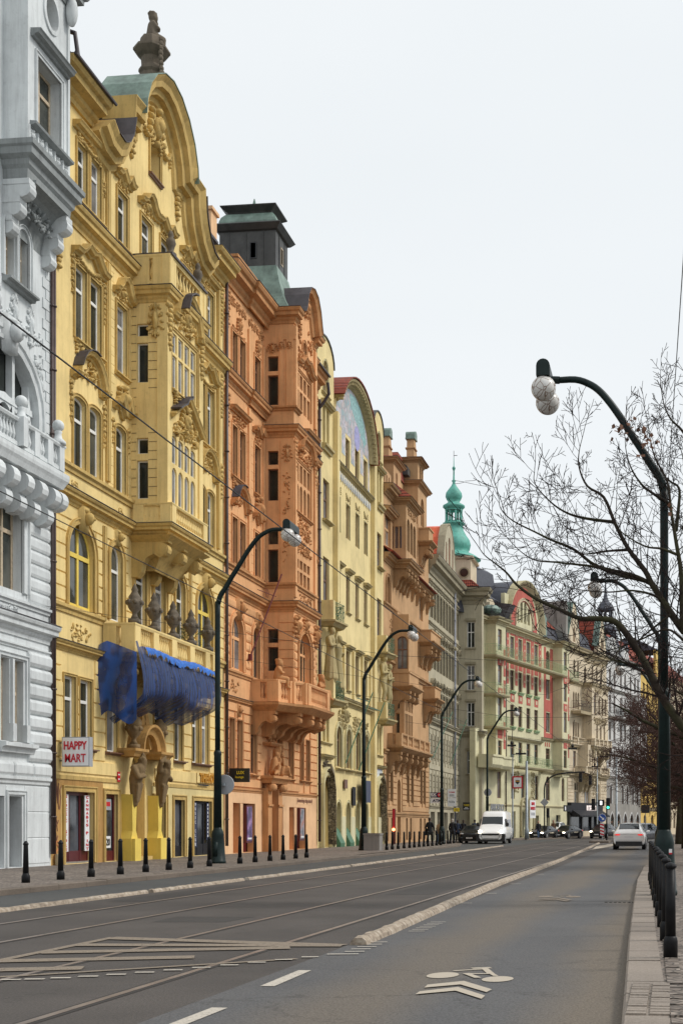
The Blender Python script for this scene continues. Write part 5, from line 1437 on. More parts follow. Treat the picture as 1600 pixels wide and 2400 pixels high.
# ball-topped balcony
mb = MB(); mb.hmould([(35.3, 0), (35.3, .62), (40.95, .62), (40.95, 0)], [(-.8, 12.35), (.05, 12.35), (.12, 12.5), (.18, 12.6), (.2, 12.7), (.2, 12.82), (0, 12.9), (-.8, 12.9)]); A.p('balcony_slab', mb, 'grey_render')
balustrade(A, [(35.4, .1), (35.4, .6), (40.85, .6), (40.85, .1)], 12.9, 13.75, [(), (.5, .68, .84), ()], step=.2, mat='grey_render', postw=.34)
balustrade(A, [(38.05, .1), (38.05, .78)], 12.9, 13.8, [()], mat='grey_render', postw=.5)
mb = MB()
for s_ in (38.3, 40.75):
 mb.mark()
 mb.lathe([(.24, 13.75), (.24, 13.85), (.13, 13.95), (.10, 14.1), (.13, 14.16), (.09, 14.2)], (s_, -.62, 0), 12); mb.ell((s_, -.62, 14.36), .19, 14, 9)
A.p('stone_ball', mb, 'grey_render', smooth=True)
for row_, (z, pr, cs) in enumerate(((12.35, .8, (36.0, 36.9, 37.8, 38.7, 39.6, 40.5, 41.0)), (11.75, .55, (36.0, 36.9, 37.8, 38.7, 39.6, 40.5)))):
 mb = MB()
 for c in cs:
  mb.mark(); mb.lathe([(.33, c - .2), (.33, c + .2)], (0, -pr + .36, z - .36), 14, 'x'); mb.fbox(c - .193, c + .193, 0, pr - .34, z - .7, z)
 A.p('balcony_corbel', mb, 'grey_render')
# oriel of the top floor
o1 = .74
wall(A, rect(38.4, 41.2, 22.2, 28.2), row(A, [(39.05, 40.65, 23.05, 25.35)], out=o1, nx=2, tr=(.68,), bar=.09, dep=.34, pane='pane_mid') + [[(40.0 + .42 * math.cos(a), 27.2 + .5 * math.sin(a)) for a in [2 * PI * k / 20 for k in range(20)]]], out=o1, dep=.4, name='oriel_wall')
sidewall(A, 38.4, 0, o1, 22.2, 28.2, mat='grey_render'); sidewall(A, 41.2, 0, o1, 22.2, 28.2, sign=-1, mat='grey_render')
mb = MB(); mb.sweep([(40.0 + .42 * math.cos(-a), 27.2 + .5 * math.sin(-a)) for a in [2 * PI * k / 20 for k in range(20)]], [(0, 0), (0, .06), (.12, .05), (.12, 0)], lambda a, b_, c: (a, -(o1 + c), b_), closed=True); A.p('oculus_surround', mb, 'grey_render')
mb = MB(); mb.fbox(39.5, 40.5, .3, .34, 26.6, 27.8); A.p('oculus_window', mb, 'concrete')
mb = MB(); surround(mb, 'r', 39.05, 40.65, 23.05, 25.35, wd=.14, out=o1); A.p('window_surround', mb, 'grey_render')
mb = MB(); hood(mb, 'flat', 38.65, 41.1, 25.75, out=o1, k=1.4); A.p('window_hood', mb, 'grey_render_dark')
boxes(A, 'oriel_cheek', [(38.38, 38.46, o1 - .02, o1 + .05, 22.3, 28.2), (41.1, 41.24, o1 - .02, o1 + .05, 22.3, 28.2)], 'grey_render')
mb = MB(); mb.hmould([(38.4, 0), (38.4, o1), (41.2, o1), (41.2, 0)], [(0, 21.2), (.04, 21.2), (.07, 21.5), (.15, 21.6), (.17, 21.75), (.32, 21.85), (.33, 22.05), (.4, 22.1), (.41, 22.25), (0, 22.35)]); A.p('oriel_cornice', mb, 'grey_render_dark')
mb = MB(); mb.hmould([(38.5, o1 + .05), (41.1, o1 + .05)], [(0, 22.9), (.2, 22.95), (.22, 23.02), (0, 23.05)]); A.p('oriel_sill', mb, 'grey_render_dark')
for i in range(5):
 ornament(A, 'cartouche', 38.7 + i * .56, 22.62, .34, .42, out=o1 + .03, seed=i + 70, rel=.05); boxes(A, 'panel_post', [(38.42 + i * .56, 38.5 + i * .56, o1, o1 + .08, 22.35, 22.9)], 'grey_render')
mb = MB()
for c in (38.55, 41.05):
 mb.mark()
 for k_, (z, pr) in enumerate(((21.2, .85), (20.65, .55), (20.1, .3))):
  mb.lathe([(.24, c - .2), (.24, c + .2)], (0, -pr + .2, z - .3), 12, 'x'); mb.fbox(c - .22, c + .22, 0, pr, z - .16, z); mb.fbox(c - .19, c + .19, 0, pr - .2, z - .55, z - .01)
A.p('oriel_corbel', mb, 'grey_render')
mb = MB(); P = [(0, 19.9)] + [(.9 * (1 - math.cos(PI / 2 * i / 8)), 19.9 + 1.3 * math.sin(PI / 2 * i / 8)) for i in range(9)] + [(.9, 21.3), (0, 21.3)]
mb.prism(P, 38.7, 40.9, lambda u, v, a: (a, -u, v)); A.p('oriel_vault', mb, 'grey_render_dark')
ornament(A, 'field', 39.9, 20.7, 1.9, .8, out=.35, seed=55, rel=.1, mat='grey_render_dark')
cornice(A, 28.1, 28.75, .5, [(32.5, 0), (38.3, 0), (38.3, o1), (41.25, o1), (41.25, 0)], mat='grey_render_dark')
mb = MB(); mb.ell((41.05, -o1 - .2, 27.9), (.16, .2, .5), 10, 7); A.p('cornice_drop', mb, 'grey_render', smooth=True)
roof(A, 32.5, 41.5, 28.7, 31.5, 'slate', o0=0)
pipe(A, 41.40, .5, 21.0, .1, .05, 'pipe_brown')

# ================================================================ the orange house
O = Bld('town_house', 'orange stucco house with a dark domed roof tower and a statue balcony', trim='orange_trim', wall='orange_render', frame='brown_paint', depth=.15)
q5 = [(59.62, 60.35, 22.5, 24.5), (60.68, 61.5, 22.5, 24.5), (62.95, 63.85, 22.5, 24.5), (69.3, 70.2, 22.5, 24.5), (71.6, 72.4, 22.5, 24.5), (72.75, 73.55, 22.5, 24.5)]
q4 = [(a, c, 17.8, 20.15) for a, c, _, _ in q5]
q3 = [(a, c, 13.68, 15.85) for a, c, _, _ in q5]
q2 = [(59.45, 61.2, 8.75, 11.3, 'a'), (62.65, 63.75, 8.7, 11.2, 'a'), (69.5, 70.6, 8.7, 11.2, 'a'), (71.7, 73.4, 8.75, 11.3, 'a')]
q1 = [(59.1, 59.9, 4.02, 6.42), (60.2, 61.05, 4.02, 6.4), (62.2, 63.2, 3.98, 6.35), (66.6, 67.5, 3.9, 6.25), (68.65, 69.6, 3.85, 6.22), (70.8, 71.6, 3.8, 6.2), (72.0, 72.85, 3.8, 6.2)]
g1 = [(59.7, 60.75, .14, 2.5), (61.15, 63.0, .14, 2.48), (64.85, 65.75, .14, 3.3), (66.75, 67.7, .14, 2.42), (68.85, 69.8, .14, 2.4), (70.3, 72.1, .14, 2.38)]
H = row(O, q5, tr=(.7,)) + row(O, q4, tr=(.7,)) + row(O, q3, tr=(.7,)) + row(O, [q2[0], q2[3]], nx=2, tr=(.6,), frame='orange_render', bar=.12) + row(O, q2[1:3], tr=(.65,)) + row(O, q1, tr=(.75,)) + [rect(*q) for q in g1]
wall(O, rect(58.5, 74.55, .1, 26.5), H); volume(O, 58.5, 74.55, 26.4, 'orange_trim', setback=.42)
rustic(O, 3.25, 7.2, .44, 58.6, 74.4, [(a - .02, c + .02, z0 - .15, z1 + .3) for a, c, z0, z1 in q1] + [(64.0, 66.6, 2.5, 6.5)], pr=.07, gap=.04, rnd_=False, pad=.06)
rustic(O, 8.95, 12.0, .45, 58.6, 74.4, q2 + [(64.5, 68.6, 8, 12)], pr=.07, gap=.03, rnd_=True, pad=.28)
rustic(O, 13.8, 21.5, .4, 58.65, 64.5, [(q[0], q[1], q[2] - 1.3, q[3] + 1.2) for q in q3 + q4], pr=.012, gap=.02, pad=.12)
boxes(O, 'plaster_zone', [(58.55, 59.7, -.02, .03, .12, 3.0), (60.75, 61.15, -.02, .03, .12, 2.48), (63.0, 64.1, -.02, .03, .12, 3.0), (59.7, 63.0, -.02, .03, 2.5, 3.0), (66.3, 66.75, -.02, .03, .12, 3.0), (67.7, 68.85, -.02, .03, .12, 2.42), (69.8, 70.3, -.02, .03, .12, 2.4), (72.1, 74.45, -.02, .03, .12, 3.0), (66.75, 72.1, -.02, .03, 2.42, 3.0)], 'peach_render')
band(O, 3.02, 3.2, .09, [(58.5, 0), (64.1, 0)]); band(O, 3.02, 3.2, .09, [(66.3, 0), (74.5, 0)])
ob = 1.53; L0, L1 = 64.57, 68.5
cornice(O, 7.1, 7.4, .22, [(58.5, 0), (62.4, 0)]); cornice(O, 7.1, 7.4, .22, [(70.9, 0), (74.5, 0)])
band(O, 8.45, 8.68, .12, [(58.5, 0), (62.5, 0)]); band(O, 8.45, 8.68, .12, [(70.9, 0), (74.5, 0)])
cornice(O, 12.15, 12.65, .32, [(58.5, 0), (L0, 0), (L0, ob), (L1, ob), (L1, 0), (74.5, 0)])
band(O, 13.35, 13.6, .16, [(58.5, 0), (L0, 0), (L0, ob), (L1, ob), (L1, 0), (74.5, 0)])
cornice(O, 21.75, 22.35, .36, [(58.5, 0), (62.0, 0), (62.0, .1), (L0, .1)]); cornice(O, 21.75, 22.35, .36, [(L1, .1), (71.1, .1), (71.1, 0), (74.5, 0)])
cornice(O, 20.9, 21.45, .34, [(L0, 0), (L0, ob), (L1, ob), (L1, 0)]); band(O, 22.25, 22.45, .2, [(L0, 0), (L0, ob), (L0 + .9, ob)], name='oriel_band')
cornice(O, 26.35, 27.35, .72, [(58.5, 0), (61.8, 0), (61.8, .14), (L0, .14)]); cornice(O, 26.35, 27.35, .72, [(L1, .14), (71.3, .14), (71.3, 0), (74.5, 0)])
ornament(O, 'panel', 60.2, 25.85, 3.0, .55, seed=301, rel=.07); ornament(O, 'panel', 63.2, 25.85, 2.4, .55, seed=302, rel=.07); ornament(O, 'panel', 71.5, 25.85, 5.0, .55, seed=303, rel=.07)
mb = MB()
for q in q5 + q4 + q3: surround(mb, 'r', *q[:4], wd=.13, foot=.05)
for q in q2: surround(mb, 'a', *q[:4], wd=.24, th=.1)
for q in q1: surround(mb, 'r', *q[:4], wd=.05, th=.09)
O.p('window_surround', mb, 'orange_render')
mb = MB()
for s0, s1 in ((58.95, 61.2), (62.1, 63.3), (66.5, 67.6), (68.55, 69.7), (70.65, 73.0)): sill(mb, s0, s1, 3.92, pr=.22, h=.1)
for z in (17.75, 13.66):
 for s0, s1 in ((59.45, 61.65), (62.8, 64.0), (69.15, 70.35), (71.4, 73.7)): sill(mb, s0, s1, z)
O.p('window_sill', mb, 'orange_trim')
mb = MB()
hood(mb, 'flat', 59.3, 61.75, 20.75); hood(mb, 'dip', 62.6, 64.1, 20.7); hood(mb, 'arc', 59.4, 61.8, 16.35); hood(mb, 'dip', 62.65, 64.1, 16.5, k=2); hood(mb, 'flat', 71.4, 73.8, 20.75); hood(mb, 'dip', 69.0, 70.5, 20.7); hood(mb, 'arc', 71.4, 73.8, 16.35); hood(mb, 'dip', 69.0, 70.5, 16.5, k=2)
O.p('window_hood', mb, 'orange_trim')
mb = MB(); mb.vmould([(60.6 - .84 * math.cos(PI * i / 10), 16.35 + .9 * math.sin(PI * i / 10)) for i in range(1, 7)], [(.235, 0), (.235, .40), (.265, .40), (.265, 0)]); O.p('hood_flashing', mb, 'slate')
k = 400
for st, c, z, w_, h_, rl in (('cartouche', 60.55, 25.0, .7, .8, .12), ('cartouche', 63.4, 25.0, .6, .8, .12), ('swag', 60.55, 24.65, 1.6, .25, .08), ('cartouche', 69.8, 25.0, .6, .8, .12), ('cartouche', 72.5, 25.0, .7, .8, .12), ('field', 60.5, 20.4, 1.9, .55, .12), ('field', 63.4, 20.5, 1.0, .6, .12), ('field', 60.6, 16.85, 1.1, .6, .14), ('cartouche', 63.4, 17.0, .9, 1.3, .2), ('swag', 60.5, 17.45, 1.6, .4, .1),
  ('cartouche', 69.8, 17.0, .9, 1.3, .2), ('field', 72.6, 16.85, 1.1, .6, .14), ('field', 72.6, 20.4, 1.9, .55, .12), ('mask', 60.35, 11.6, .5, 1.0, .14), ('mask', 63.2, 11.5, .4, .8, .12), ('mask', 70.05, 11.5, .4, .8, .12), ('mask', 72.55, 11.6, .5, 1.0, .14), ('field', 60.0, 7.95, 1.2, .6, .05), ('field', 61.6, 9.9, .35, 2.0, .06), ('field', 63.98, 9.9, .3, 2.0, .06),
  ('drop', 58.9, 25.2, .4, 1.6, .14), ('drop', 74.1, 25.2, .4, 1.6, .14), ('drop', 58.95, 20.6, .35, 1.4, .12), ('drop', 74.1, 20.4, .35, 1.6, .14), ('drop', 74.1, 16.4, .3, 1.4, .1), ('mask', 60.4, 6.85, .5, .6, .08), ('mask', 71.8, 6.85, .5, .6, .08)):
 k += 1; ornament(O, st, c, z, w_, h_, seed=k, rel=rl)
PS = []
for a in (58.55, 61.9, 64.2, 68.6, 71.1, 74.15):
 for z0, z1 in ((13.7, 21.6), (22.4, 25.4)): PS.append((a, a + .3, 0, .09, z0, z1))
boxes(O, 'pilaster_strip', PS, 'orange_render')
# oriel
HB = []
for i in range(4):
 x = 64.95 + i * .68
 HB += row(O, [(x, x + .5, 22.55, 23.55), (x, x + .5, 23.7, 24.4), (x, x + .5, 18.9, 19.8), (x, x + .5, 17.35, 18.75, 'a'), (x, x + .5, 12.95 + .75, 14.35), (x, x + .5, 14.5, 14.95)], out=ob, tr=(), dep=.2, bar=.045, pane='pane_dark')
HB += row(O, [(65.35, 67.55, 8.8, 11.3, 'a')], out=ob, nx=4, tr=(.58,), bar=.1, frame='orange_render', dep=.25)
HB += row(O, [(66.1, 66.75, 24.95, 26.3, 'a')], out=ob, tr=(), dep=.25, pane='pane_dark', frame='orange_trim')
GO = [(L0, 27.25), (65.0, 27.25), (65.25, 27.6), (65.5, 28.3), (65.95, 28.8), (66.55, 28.95), (67.15, 28.8), (67.6, 28.3), (67.9, 27.6), (68.1, 27.25), (L1, 27.25)]
wall(O, rect(L0, L1, 7.4, 27.3)[:2] + GO[::-1], HB, out=ob, name='oriel_wall', dep=.3)
SH = [(.18, .72, 22.55, 24.05), (.18, .72, 24.25, 25.0), (.18, .72, 17.75, 19.35), (.18, .72, 19.55, 20.25), (.18, .72, 13.65, 15.3), (.18, .72, 15.55, 16.3), (.18, .72, 9.2, 10.4), (.18, .72, 10.6, 11.3)]
for q in SH: window(O, 'r', *q, side=L0, dep=.14, tr=(), bar=.05, pane='pane_dark')
sidewall(O, L0, 0, ob, 7.4, 27.3, [poly_of('r', *q) for q in SH]); sidewall(O, L1, 0, ob, 7.4, 27.3, sign=-1)
cornice(O, 26.6, 27.3, .45, [(L0, -1.2), (L0, ob), (L0 + .45, ob)]); cornice(O, 26.6, 27.3, .45, [(L1 - .4, ob), (L1, ob), (L1, -1.2)])
mb = MB(); mb.vmould(GO[1:-1], [(-.45, 0), (-.38, .12), (-.15, .18), (-.1, .4), (.08, .5), (.12, .55), (.12, -.3), (-.1, -.3)]); m2 = MB(); m2.v = [(x, y - ob, z) for x, y, z in mb.v]; m2.f = mb.f; O.p('gable_coping', m2, 'orange_trim')
mb = MB(); mb.vmould(GO[1:-1], [(.12, .57), (.15, .57), (.15, -2.2), (.12, -2.2)]); m2 = MB(); m2.v = [(x, y - ob, z) for x, y, z in mb.v]; m2.f = mb.f; O.p('gable_flashing', m2, 'sheet_dark')
boxes(O, 'oriel_pilaster', [(L0 - .02, L0 + .3, ob, ob + .12, 22.4, 26.5), (L1 - .3, L1 + .02, ob, ob + .12, 22.4, 26.5), (L0 - .07, L0, ob - .38, ob - .02, 22.4, 25.8), (L0 - .07, L0, .82, 1.0, 22.4, 25.8), (L0 - .02, L0 + .3, ob, ob + .1, 12.9, 20.8), (L1 - .3, L1 + .02, ob, ob + .1, 12.9, 20.8), (L0 - .06, L0, .85, ob, 13.6, 20.8), (L0 - .07, L0, .8, ob + .1, 25.8, 25.92)], 'orange_render')
mb = MB(); surround(mb, 'r', 64.9, 67.55, 22.5, 24.5, wd=.12, out=ob); surround(mb, 'r', 64.9, 67.55, 17.3, 19.9, wd=.12, out=ob); surround(mb, 'a', 65.35, 67.55, 8.8, 11.3, wd=.3, out=ob, th=.12); surround(mb, 'a', 66.1, 66.75, 24.95, 26.3, wd=.14, out=ob); sill(mb, 64.7, 67.8, 17.3, out=ob)
O.p('window_surround', mb, 'orange_trim')
mb = MB(); hood(mb, 'brow', 64.8, 67.9, 24.75, out=ob, k=1.4); hood(mb, 'arc', 65.0, 68.1, 20.35, out=ob, k=.8); hood(mb, 'flat', 66.0, 68.2, 21.55, out=ob + .1); O.p('oriel_hood', mb, 'orange_trim')
for st, c, z, w_, h_, rl in (('field', 66.4, 25.3, 2.6, .9, .1), ('field', 65.4, 26.6, .7, 1.2, .1), ('field', 67.4, 26.6, .7, 1.2, .1), ('cartouche', 66.5, 28.1, 1.2, 1.0, .15), ('field', 66.4, 20.35, 2.4, .7, .12), ('field', 66.3, 16.6, 2.7, 1.0, .1), ('field', 66.3, 15.6, 2.7, .7, .1), ('cartouche', 66.4, 11.7, .9, .8, .16), ('drop', 64.72, 20.0, .3, 1.4, .12), ('drop', 68.35, 20.0, .3, 1.4, .12), ('cartouche', 64.75, 11.4, .6, 1.2, .18), ('cartouche', 68.3, 11.4, .6, 1.2, .18), ('field', 66.5, 13.0, 2.6, .5, .05)):
 k += 1; ornament(O, st, c, z, w_, h_, out=ob + .02, seed=k, rel=rl)
for st, x, z, w_, h_ in (('cartouche', 1.2, 20.1, .55, .9), ('field', 1.18, 17.0, .34, 5.0), ('cartouche', .45, 25.4, .6, .5), ('cartouche', 1.3, 25.5, .34, .4), ('cartouche', .9, 25.5, .3, .4)):
 k += 1; o = ornament(O, st, 0, 0, w_, h_, seed=k, rel=.07); o.location = (L0 - .05, -x, z); o.rotation_euler = (0, 0, -PI / 2)
rustic(O, 8.0, 11.9, .45, L0 + .02, L1 - .02, [(65.35, 67.55, 8.8, 11.3, 'a')], out=ob, pr=.07, rnd_=True, gap=.03, pad=.3)
mb = MB()
for i in range(9):
 z = 8.0 + i * .45; V0 = .78
 for a, c in ((.02, .16), (.76, ob)): mb.fbox(L0 - .06, L0 + .01, a, c, z + .02, z + .42)
O.p('rusticated_courses', mb, 'orange_render')
# statue balcony
mb = MB(); BP = [(62.4, 0), (62.4, 1.3), (63.6, 1.75), (64.5, 2.3), (68.6, 2.3), (69.5, 1.75), (70.8, 1.3), (70.8, 0)]
mb.hmould(BP, [(-1.2, 7.02), (-.1, 7.02), (0, 7.1), (.12, 7.2), (.24, 7.3), (.26, 7.42), (-1.2, 7.46)]); O.p('balcony_slab', mb, 'orange_trim')
balustrade(O, [(62.55, .1), (62.55, 1.18), (63.7, 1.62), (64.6, 2.16), (68.5, 2.16), (69.4, 1.62), (70.65, 1.18), (70.65, .1)], 7.46, 8.55, [(), (), (), (0.0, 1.0), (), (), ()], step=.24, mat='orange_render', postw=.5)
mb = MB()
for c, pr in ((62.7, 1.2), (64.3, 2.0), (65.8, 2.2), (67.3, 2.2), (68.8, 2.0), (70.5, 1.2)): corbel(mb, c, .42, 7.02, pr, 1.15)
O.p('balcony_corbel', mb, 'orange_trim')
statue(O, 'putto_sit', 63.1, 1.15, 8.5, 1.35, mat='orange_trim', name='putto_statue', rz=.5)
statue(O, 'putto_sit', 69.9, 1.45, 8.5, 1.35, mat='orange_trim', name='putto_statue', rz=-.2)
# portal with figure group
mb = MB(); mb.fbox(64.1, 64.75, 0, .35, .12, 3.3); mb.fbox(65.85, 66.5, 0, .35, .12, 3.3); mb.hmould([(63.95, 0), (63.95, .55), (66.65, .55), (66.65, 0)], [(-.5, 3.55), (0, 3.55), (.08, 3.7), (.2, 3.8), (.2, 3.92), (-.5, 3.95)]); O.p('portal_frame', mb, 'orange_trim')
mb = MB()
for c in (64.4, 66.2): mb.mark(); mb.lathe([(.2, c - .28), (.2, c + .28)], (0, -.45, 3.35), 12, 'x')
O.p('portal_scroll', mb, 'orange_trim', smooth=True)
boxes(O, 'pier_band', [(64.05, 64.8, .35, .42, 2.4, 2.5), (65.8, 66.55, .35, .42, 2.4, 2.5)], 'orange_trim')
statue(O, 'group', 65.3, .35, 3.95, 1.0, mat='orange_trim', name='figure_group')
mb = MB(); mb.hmould([(64.4, 0), (64.4, .35), (66.3, .35), (66.3, 0)], [(-.3, 5.45), (0, 5.45), (.1, 5.55), (.1, 5.62), (-.3, 5.65)]); O.p('portal_shelf', mb, 'orange_trim')
ornament(O, 'cartouche', 65.3, 6.15, 1.3, 1.1, out=.1, seed=555, rel=.2)
boxes(O, 'portal_recess', [(64.83, 64.86, -1.0, -.3, .12, 3.3), (65.74, 65.77, -1.0, -.3, .12, 3.3), (64.85, 65.75, -1.05, -1.0, .12, 3.3)], 'orange_trim')
mb = MB(); mb.fbox(64.9, 65.7, -1.0, -.95, .14, 2.6); O.p('entrance_door', mb, 'maroon_paint')
# ground floor openings: deep bays and poster cases
for a, c in ((59.7, 60.75), (66.75, 67.7), (68.85, 69.8)): boxes(O, 'doorway_back', [(a, c, -.45, -.40, .14, 2.5)], 'orange_trim')
for a, c, top in ((61.15, 63.0, 2.48), (70.3, 72.1, 2.38)): boxes(O, 'doorway_back', [(a, c, -.45, -.40, .14, top)], 'maroon_paint')
for a, lab, cols in ((61.2, 'lit poster case with a purple picture on the orange wall left of the portal', ((.12, .06, .2), (.35, .2, .4), (.05, .04, .08))), (70.35, 'lit poster case with a grey-red picture on the orange wall right of the portal', ((.3, .3, .34), (.4, .15, .1), (.06, .06, .08)))):
 e = empty('poster_case', lab, 'poster case', (FX + .04, a + .45, 1.55), R(90))
 mb = MB(); mb.box(-.45, .45, -.14, 0, -.95, .85); part('case', mb, 'maroon_paint', e)
 m, n_, b_ = nodes('poster_print'); t = texnoise(n_, 2.2, 3, .5); rp = ramp(n_, t.outputs[0], [(.35, cols[2]), (.5, cols[0]), (.62, cols[1])]); n_.links.new(rp.outputs[0], b_.inputs['Base Color']); b_.inputs['Roughness'].default_value = .3
 mb = MB(); mb.box(-.38, .38, -.155, -.145, -.85, .78); part('poster', mb, m, e)
 mb = MB(); mb.box(-.3, .3, -.162, -.157, -.78, -.70); part('print', mb, 'sign_white', e)
for a, c in ((64.0, 66.6),): pass
# roof, attic pavilions, tower
roof(O, 58.5, 74.55, 27.3, 30.0, 'slate', o0=-.2, o1=-4)
boxes(O, 'attic_pier', [(59.9, 60.7, -2.0, -1.1, 27.3, 30.3), (59.8, 60.8, -2.1, -1.0, 30.3, 30.45)], 'peach_render', label='flat-topped orange chimney pier')
wall(O, rect(61.2, 64.3, 27.3, 28.6), [arch(62.3, 62.6, 27.6, 28.2), arch(62.9, 63.2, 27.6, 28.2), arch(63.5, 63.8, 27.6, 28.2)], out=-.3, name='attic_wall', mat='peach_render', dep=1.2)
boxes(O, 'attic_coping', [(61.1, 64.4, -1.6, -.2, 28.6, 28.72)], 'orange_trim')
T = (65.35, 67.45, -2.6, .35)
mb = MB()
def ringmesh(mb, L, cap=True):
 """stacked rectangles (s0, s1, o0, o1, z) joined into a skin"""
 V = [];
 for s0, s1, o0, o1, z in L: V += [(s0, -o0, z), (s1, -o0, z), (s1, -o1, z), (s0, -o1, z)]
 n = len(L); F = [(i * 4 + j, i * 4 + (j + 1) % 4, (i + 1) * 4 + (j + 1) % 4, (i + 1) * 4 + j) for i in range(n - 1) for j in range(4)]
 F += [(0, 1, 2, 3), tuple((n - 1) * 4 + j for j in range(4))]
 return mb.add(V, F)
def grow(d, z, t=T): return (t[0] - d, t[1] + d, t[2] - d, t[3] + d, z)
ringmesh(mb, [grow(.95, 27.35), grow(.55, 28.1), grow(.25, 29.0), grow(.12, 29.6), grow(.05, 29.9)]); O.p('tower_skirt', mb, 'copper_dull')
mb = MB(); ringmesh(mb, [grow(0, 29.8), grow(0, 31.8)])
for x in (.28, .72):
 s_ = T[0] + (T[1] - T[0]) * x; mb.fbox(s_ - .02, s_ + .02, T[3], T[3] + .03, 29.9, 31.8)
for o_ in (-2.1, -1.2, -.3): mb.fbox(T[0] - .03, T[0], o_ - .02, o_ + .02, 29.9, 31.8)
O.p('tower_body', mb, 'copper_dark')
mb = MB(); ringmesh(mb, [grow(0, 31.7), grow(.12, 31.75), grow(.3, 31.95), grow(.34, 32.0), grow(.3, 32.06), grow(.02, 32.1)]); O.p('tower_eaves', mb, 'copper_dark')
mb = MB(); ringmesh(mb, [grow(.02, 32.08), grow(.03, 32.25), grow(-.06, 32.5), grow(-.22, 32.7), grow(-.35, 32.78)]); O.p('tower_dome', mb, 'copper_dull')
mb = MB(); ringmesh(mb, [grow(-.36, 32.76), grow(-.3, 32.85), grow(-.02, 33.05), grow(.0, 33.1)]); O.p('tower_cap', mb, 'copper_dark')
mb = MB(); ringmesh(mb, [grow(.0, 33.1), grow(-.5, 33.28), (66.3, 66.5, -1.2, -1.0, 33.42), (66.38, 66.42, -1.12, -1.08, 33.85)]); O.p('tower_finial', mb, 'copper_dull')
for s0, s1, side in ((.0, 0, 1),):
 window(O, 'r', -1.0, -.65, 30.3, 31.15, side=T[0], dep=-.03, tr=(), bar=.05, pane='pane_curtain', frame='black_paint', name='tower_window')
 window(O, 'r', 66.2, 66.6, 30.3, 31.2, out=T[3], dep=-.03, tr=(), bar=.05, frame='wood_paint', pane='pane_dark', name='tower_window')
# drainpipes, flag rod
pipe(O, 74.45, .5, 26.0, .18, .085, 'pipe_brown')
mb = MB(); mb.tube([(74.3, -.7, 26.9), (74.4, -.75, 26.3), (74.45, -.4, 25.8), (74.45, -.18, 25.5)], .09, 8); mb.tube([(68.6, -.78, 27.3), (74.5, -.78, 27.3)], .07, 6); O.p('gutter', mb, 'sheet_dark')
x, y = world_of(61.9, .1)
e = empty('flag_rod', 'dark red slanting flag rod with forked cross arm on the orange wall', 'flag pole', (x, y, 9.6), R(90))
mb = MB(); mb.tube([(0, -.05, 0), (1.35, -1.2, 4.2)], .035, 6); part('rod', mb, 'pole_red', e)
mb = MB(); mb.tube([(-.6, -.6, 3.1), (1.4, -.9, 3.1)], .02, 5)
for d in (-.5, 0, .5): mb.tube([(.4 + d * .3, -.75, 3.1 - .2), (.4 + d * .5, -.75, 3.1), (.4 + d * .3, -.75, 3.1 + .2)], .015, 4)
part('cross_arm', mb, 'pole_red', e)
mb = MB(); mb.box(-.12, .12, -.12, .1, -.2, .1); part('socket', mb, 'pole_red', e)
e = board('wall_lettering', 70.1, 73.6, 2.58, 2.98, .035, .004, 'peach_render', 'thin brown lettering dormeodesign design interier over the right doorway of the orange house', 'sign')
part('lettering', textmesh('[dormeodesign design interier]', .32, 'ink_brown', .005, .006, w=3.1), None, e, loc=(0, -.01, 0))
x, y = world_of(59.0, .1)
e = empty('hanging_sign', 'black and yellow shop board behind the lamp post on the orange wall', 'sign', (x, y, 3.75))
mb = MB(); mb.box(0, .95, -.06, .06, -.32, .32); part('panel', mb, 'sign_black', e)
part('lettering', textmesh('LUX', .14, 'sign_yellow', .02, .006), None, e, loc=(.55, -.075, .12)); part('lettering', textmesh('lounge', .14, 'sign_yellow', .01, .006), None, e, loc=(.5, -.075, -.1))

# ================================================================ pale yellow insurance house with lunette mosaic
P_ = Bld('town_house', 'pale yellow house with round mosaic lunette, twin towers and carved figures under balconies', trim='pale_trim', wall='pale_render', frame='brown_paint', depth=.17)
cols = [(79.0, 79.95), (81.45, 82.4), (83.95, 84.9), (86.35, 87.3)]
H = []
for a, c in cols:
 H += row(P_, [(a - .1, c, 23.78, 25.85), (a, c, 19.55, 21.7), (a, c, 14.9, 17.2), (a, c, 10.0, 12.45), (a - .1, c + .25, 5.05, 7.55, 'a')], tr=(.66,), frame='brown_paint')
H += [poly_of('a', a - .1, c + .1, .14, 2.9) for a, c in cols]
TW = []
for t0 in (74.9, 89.25):
 TW += row(P_, [(t0 + .95, t0 + 2.0, 26.95, 28.9, 'a')], tr=(.6,))
 TW += row(P_, [(t0 + .9, t0 + 1.5, 23.9, 26.15), (t0 + 1.75, t0 + 2.4, 23.9, 26.15)], tr=(.6,), frame='pale_green_render')
 TW += row(P_, [(t0 + 1.0, t0 + 2.4, 19.5, 21.9), (t0 + 1.0, t0 + 2.4, 14.4, 17.3)], tr=(.55,), nx=2, frame='brown_paint', bar=.1, pane='pane_curtain')
 TW += row(P_, [(t0 + .9, t0 + 1.5, 6.4, 8.3), (t0 + 1.75, t0 + 2.35, 6.4, 8.3)], tr=(.6,), frame='pale_green_render')
 TW += [poly_of('a', t0 + .6, t0 + 2.3, .14, 4.4)]
def lun(r, h): return [(83.2 - r * math.cos(PI * i / 20), 25.9 + h * math.sin(PI * i / 20)) for i in range(21)]
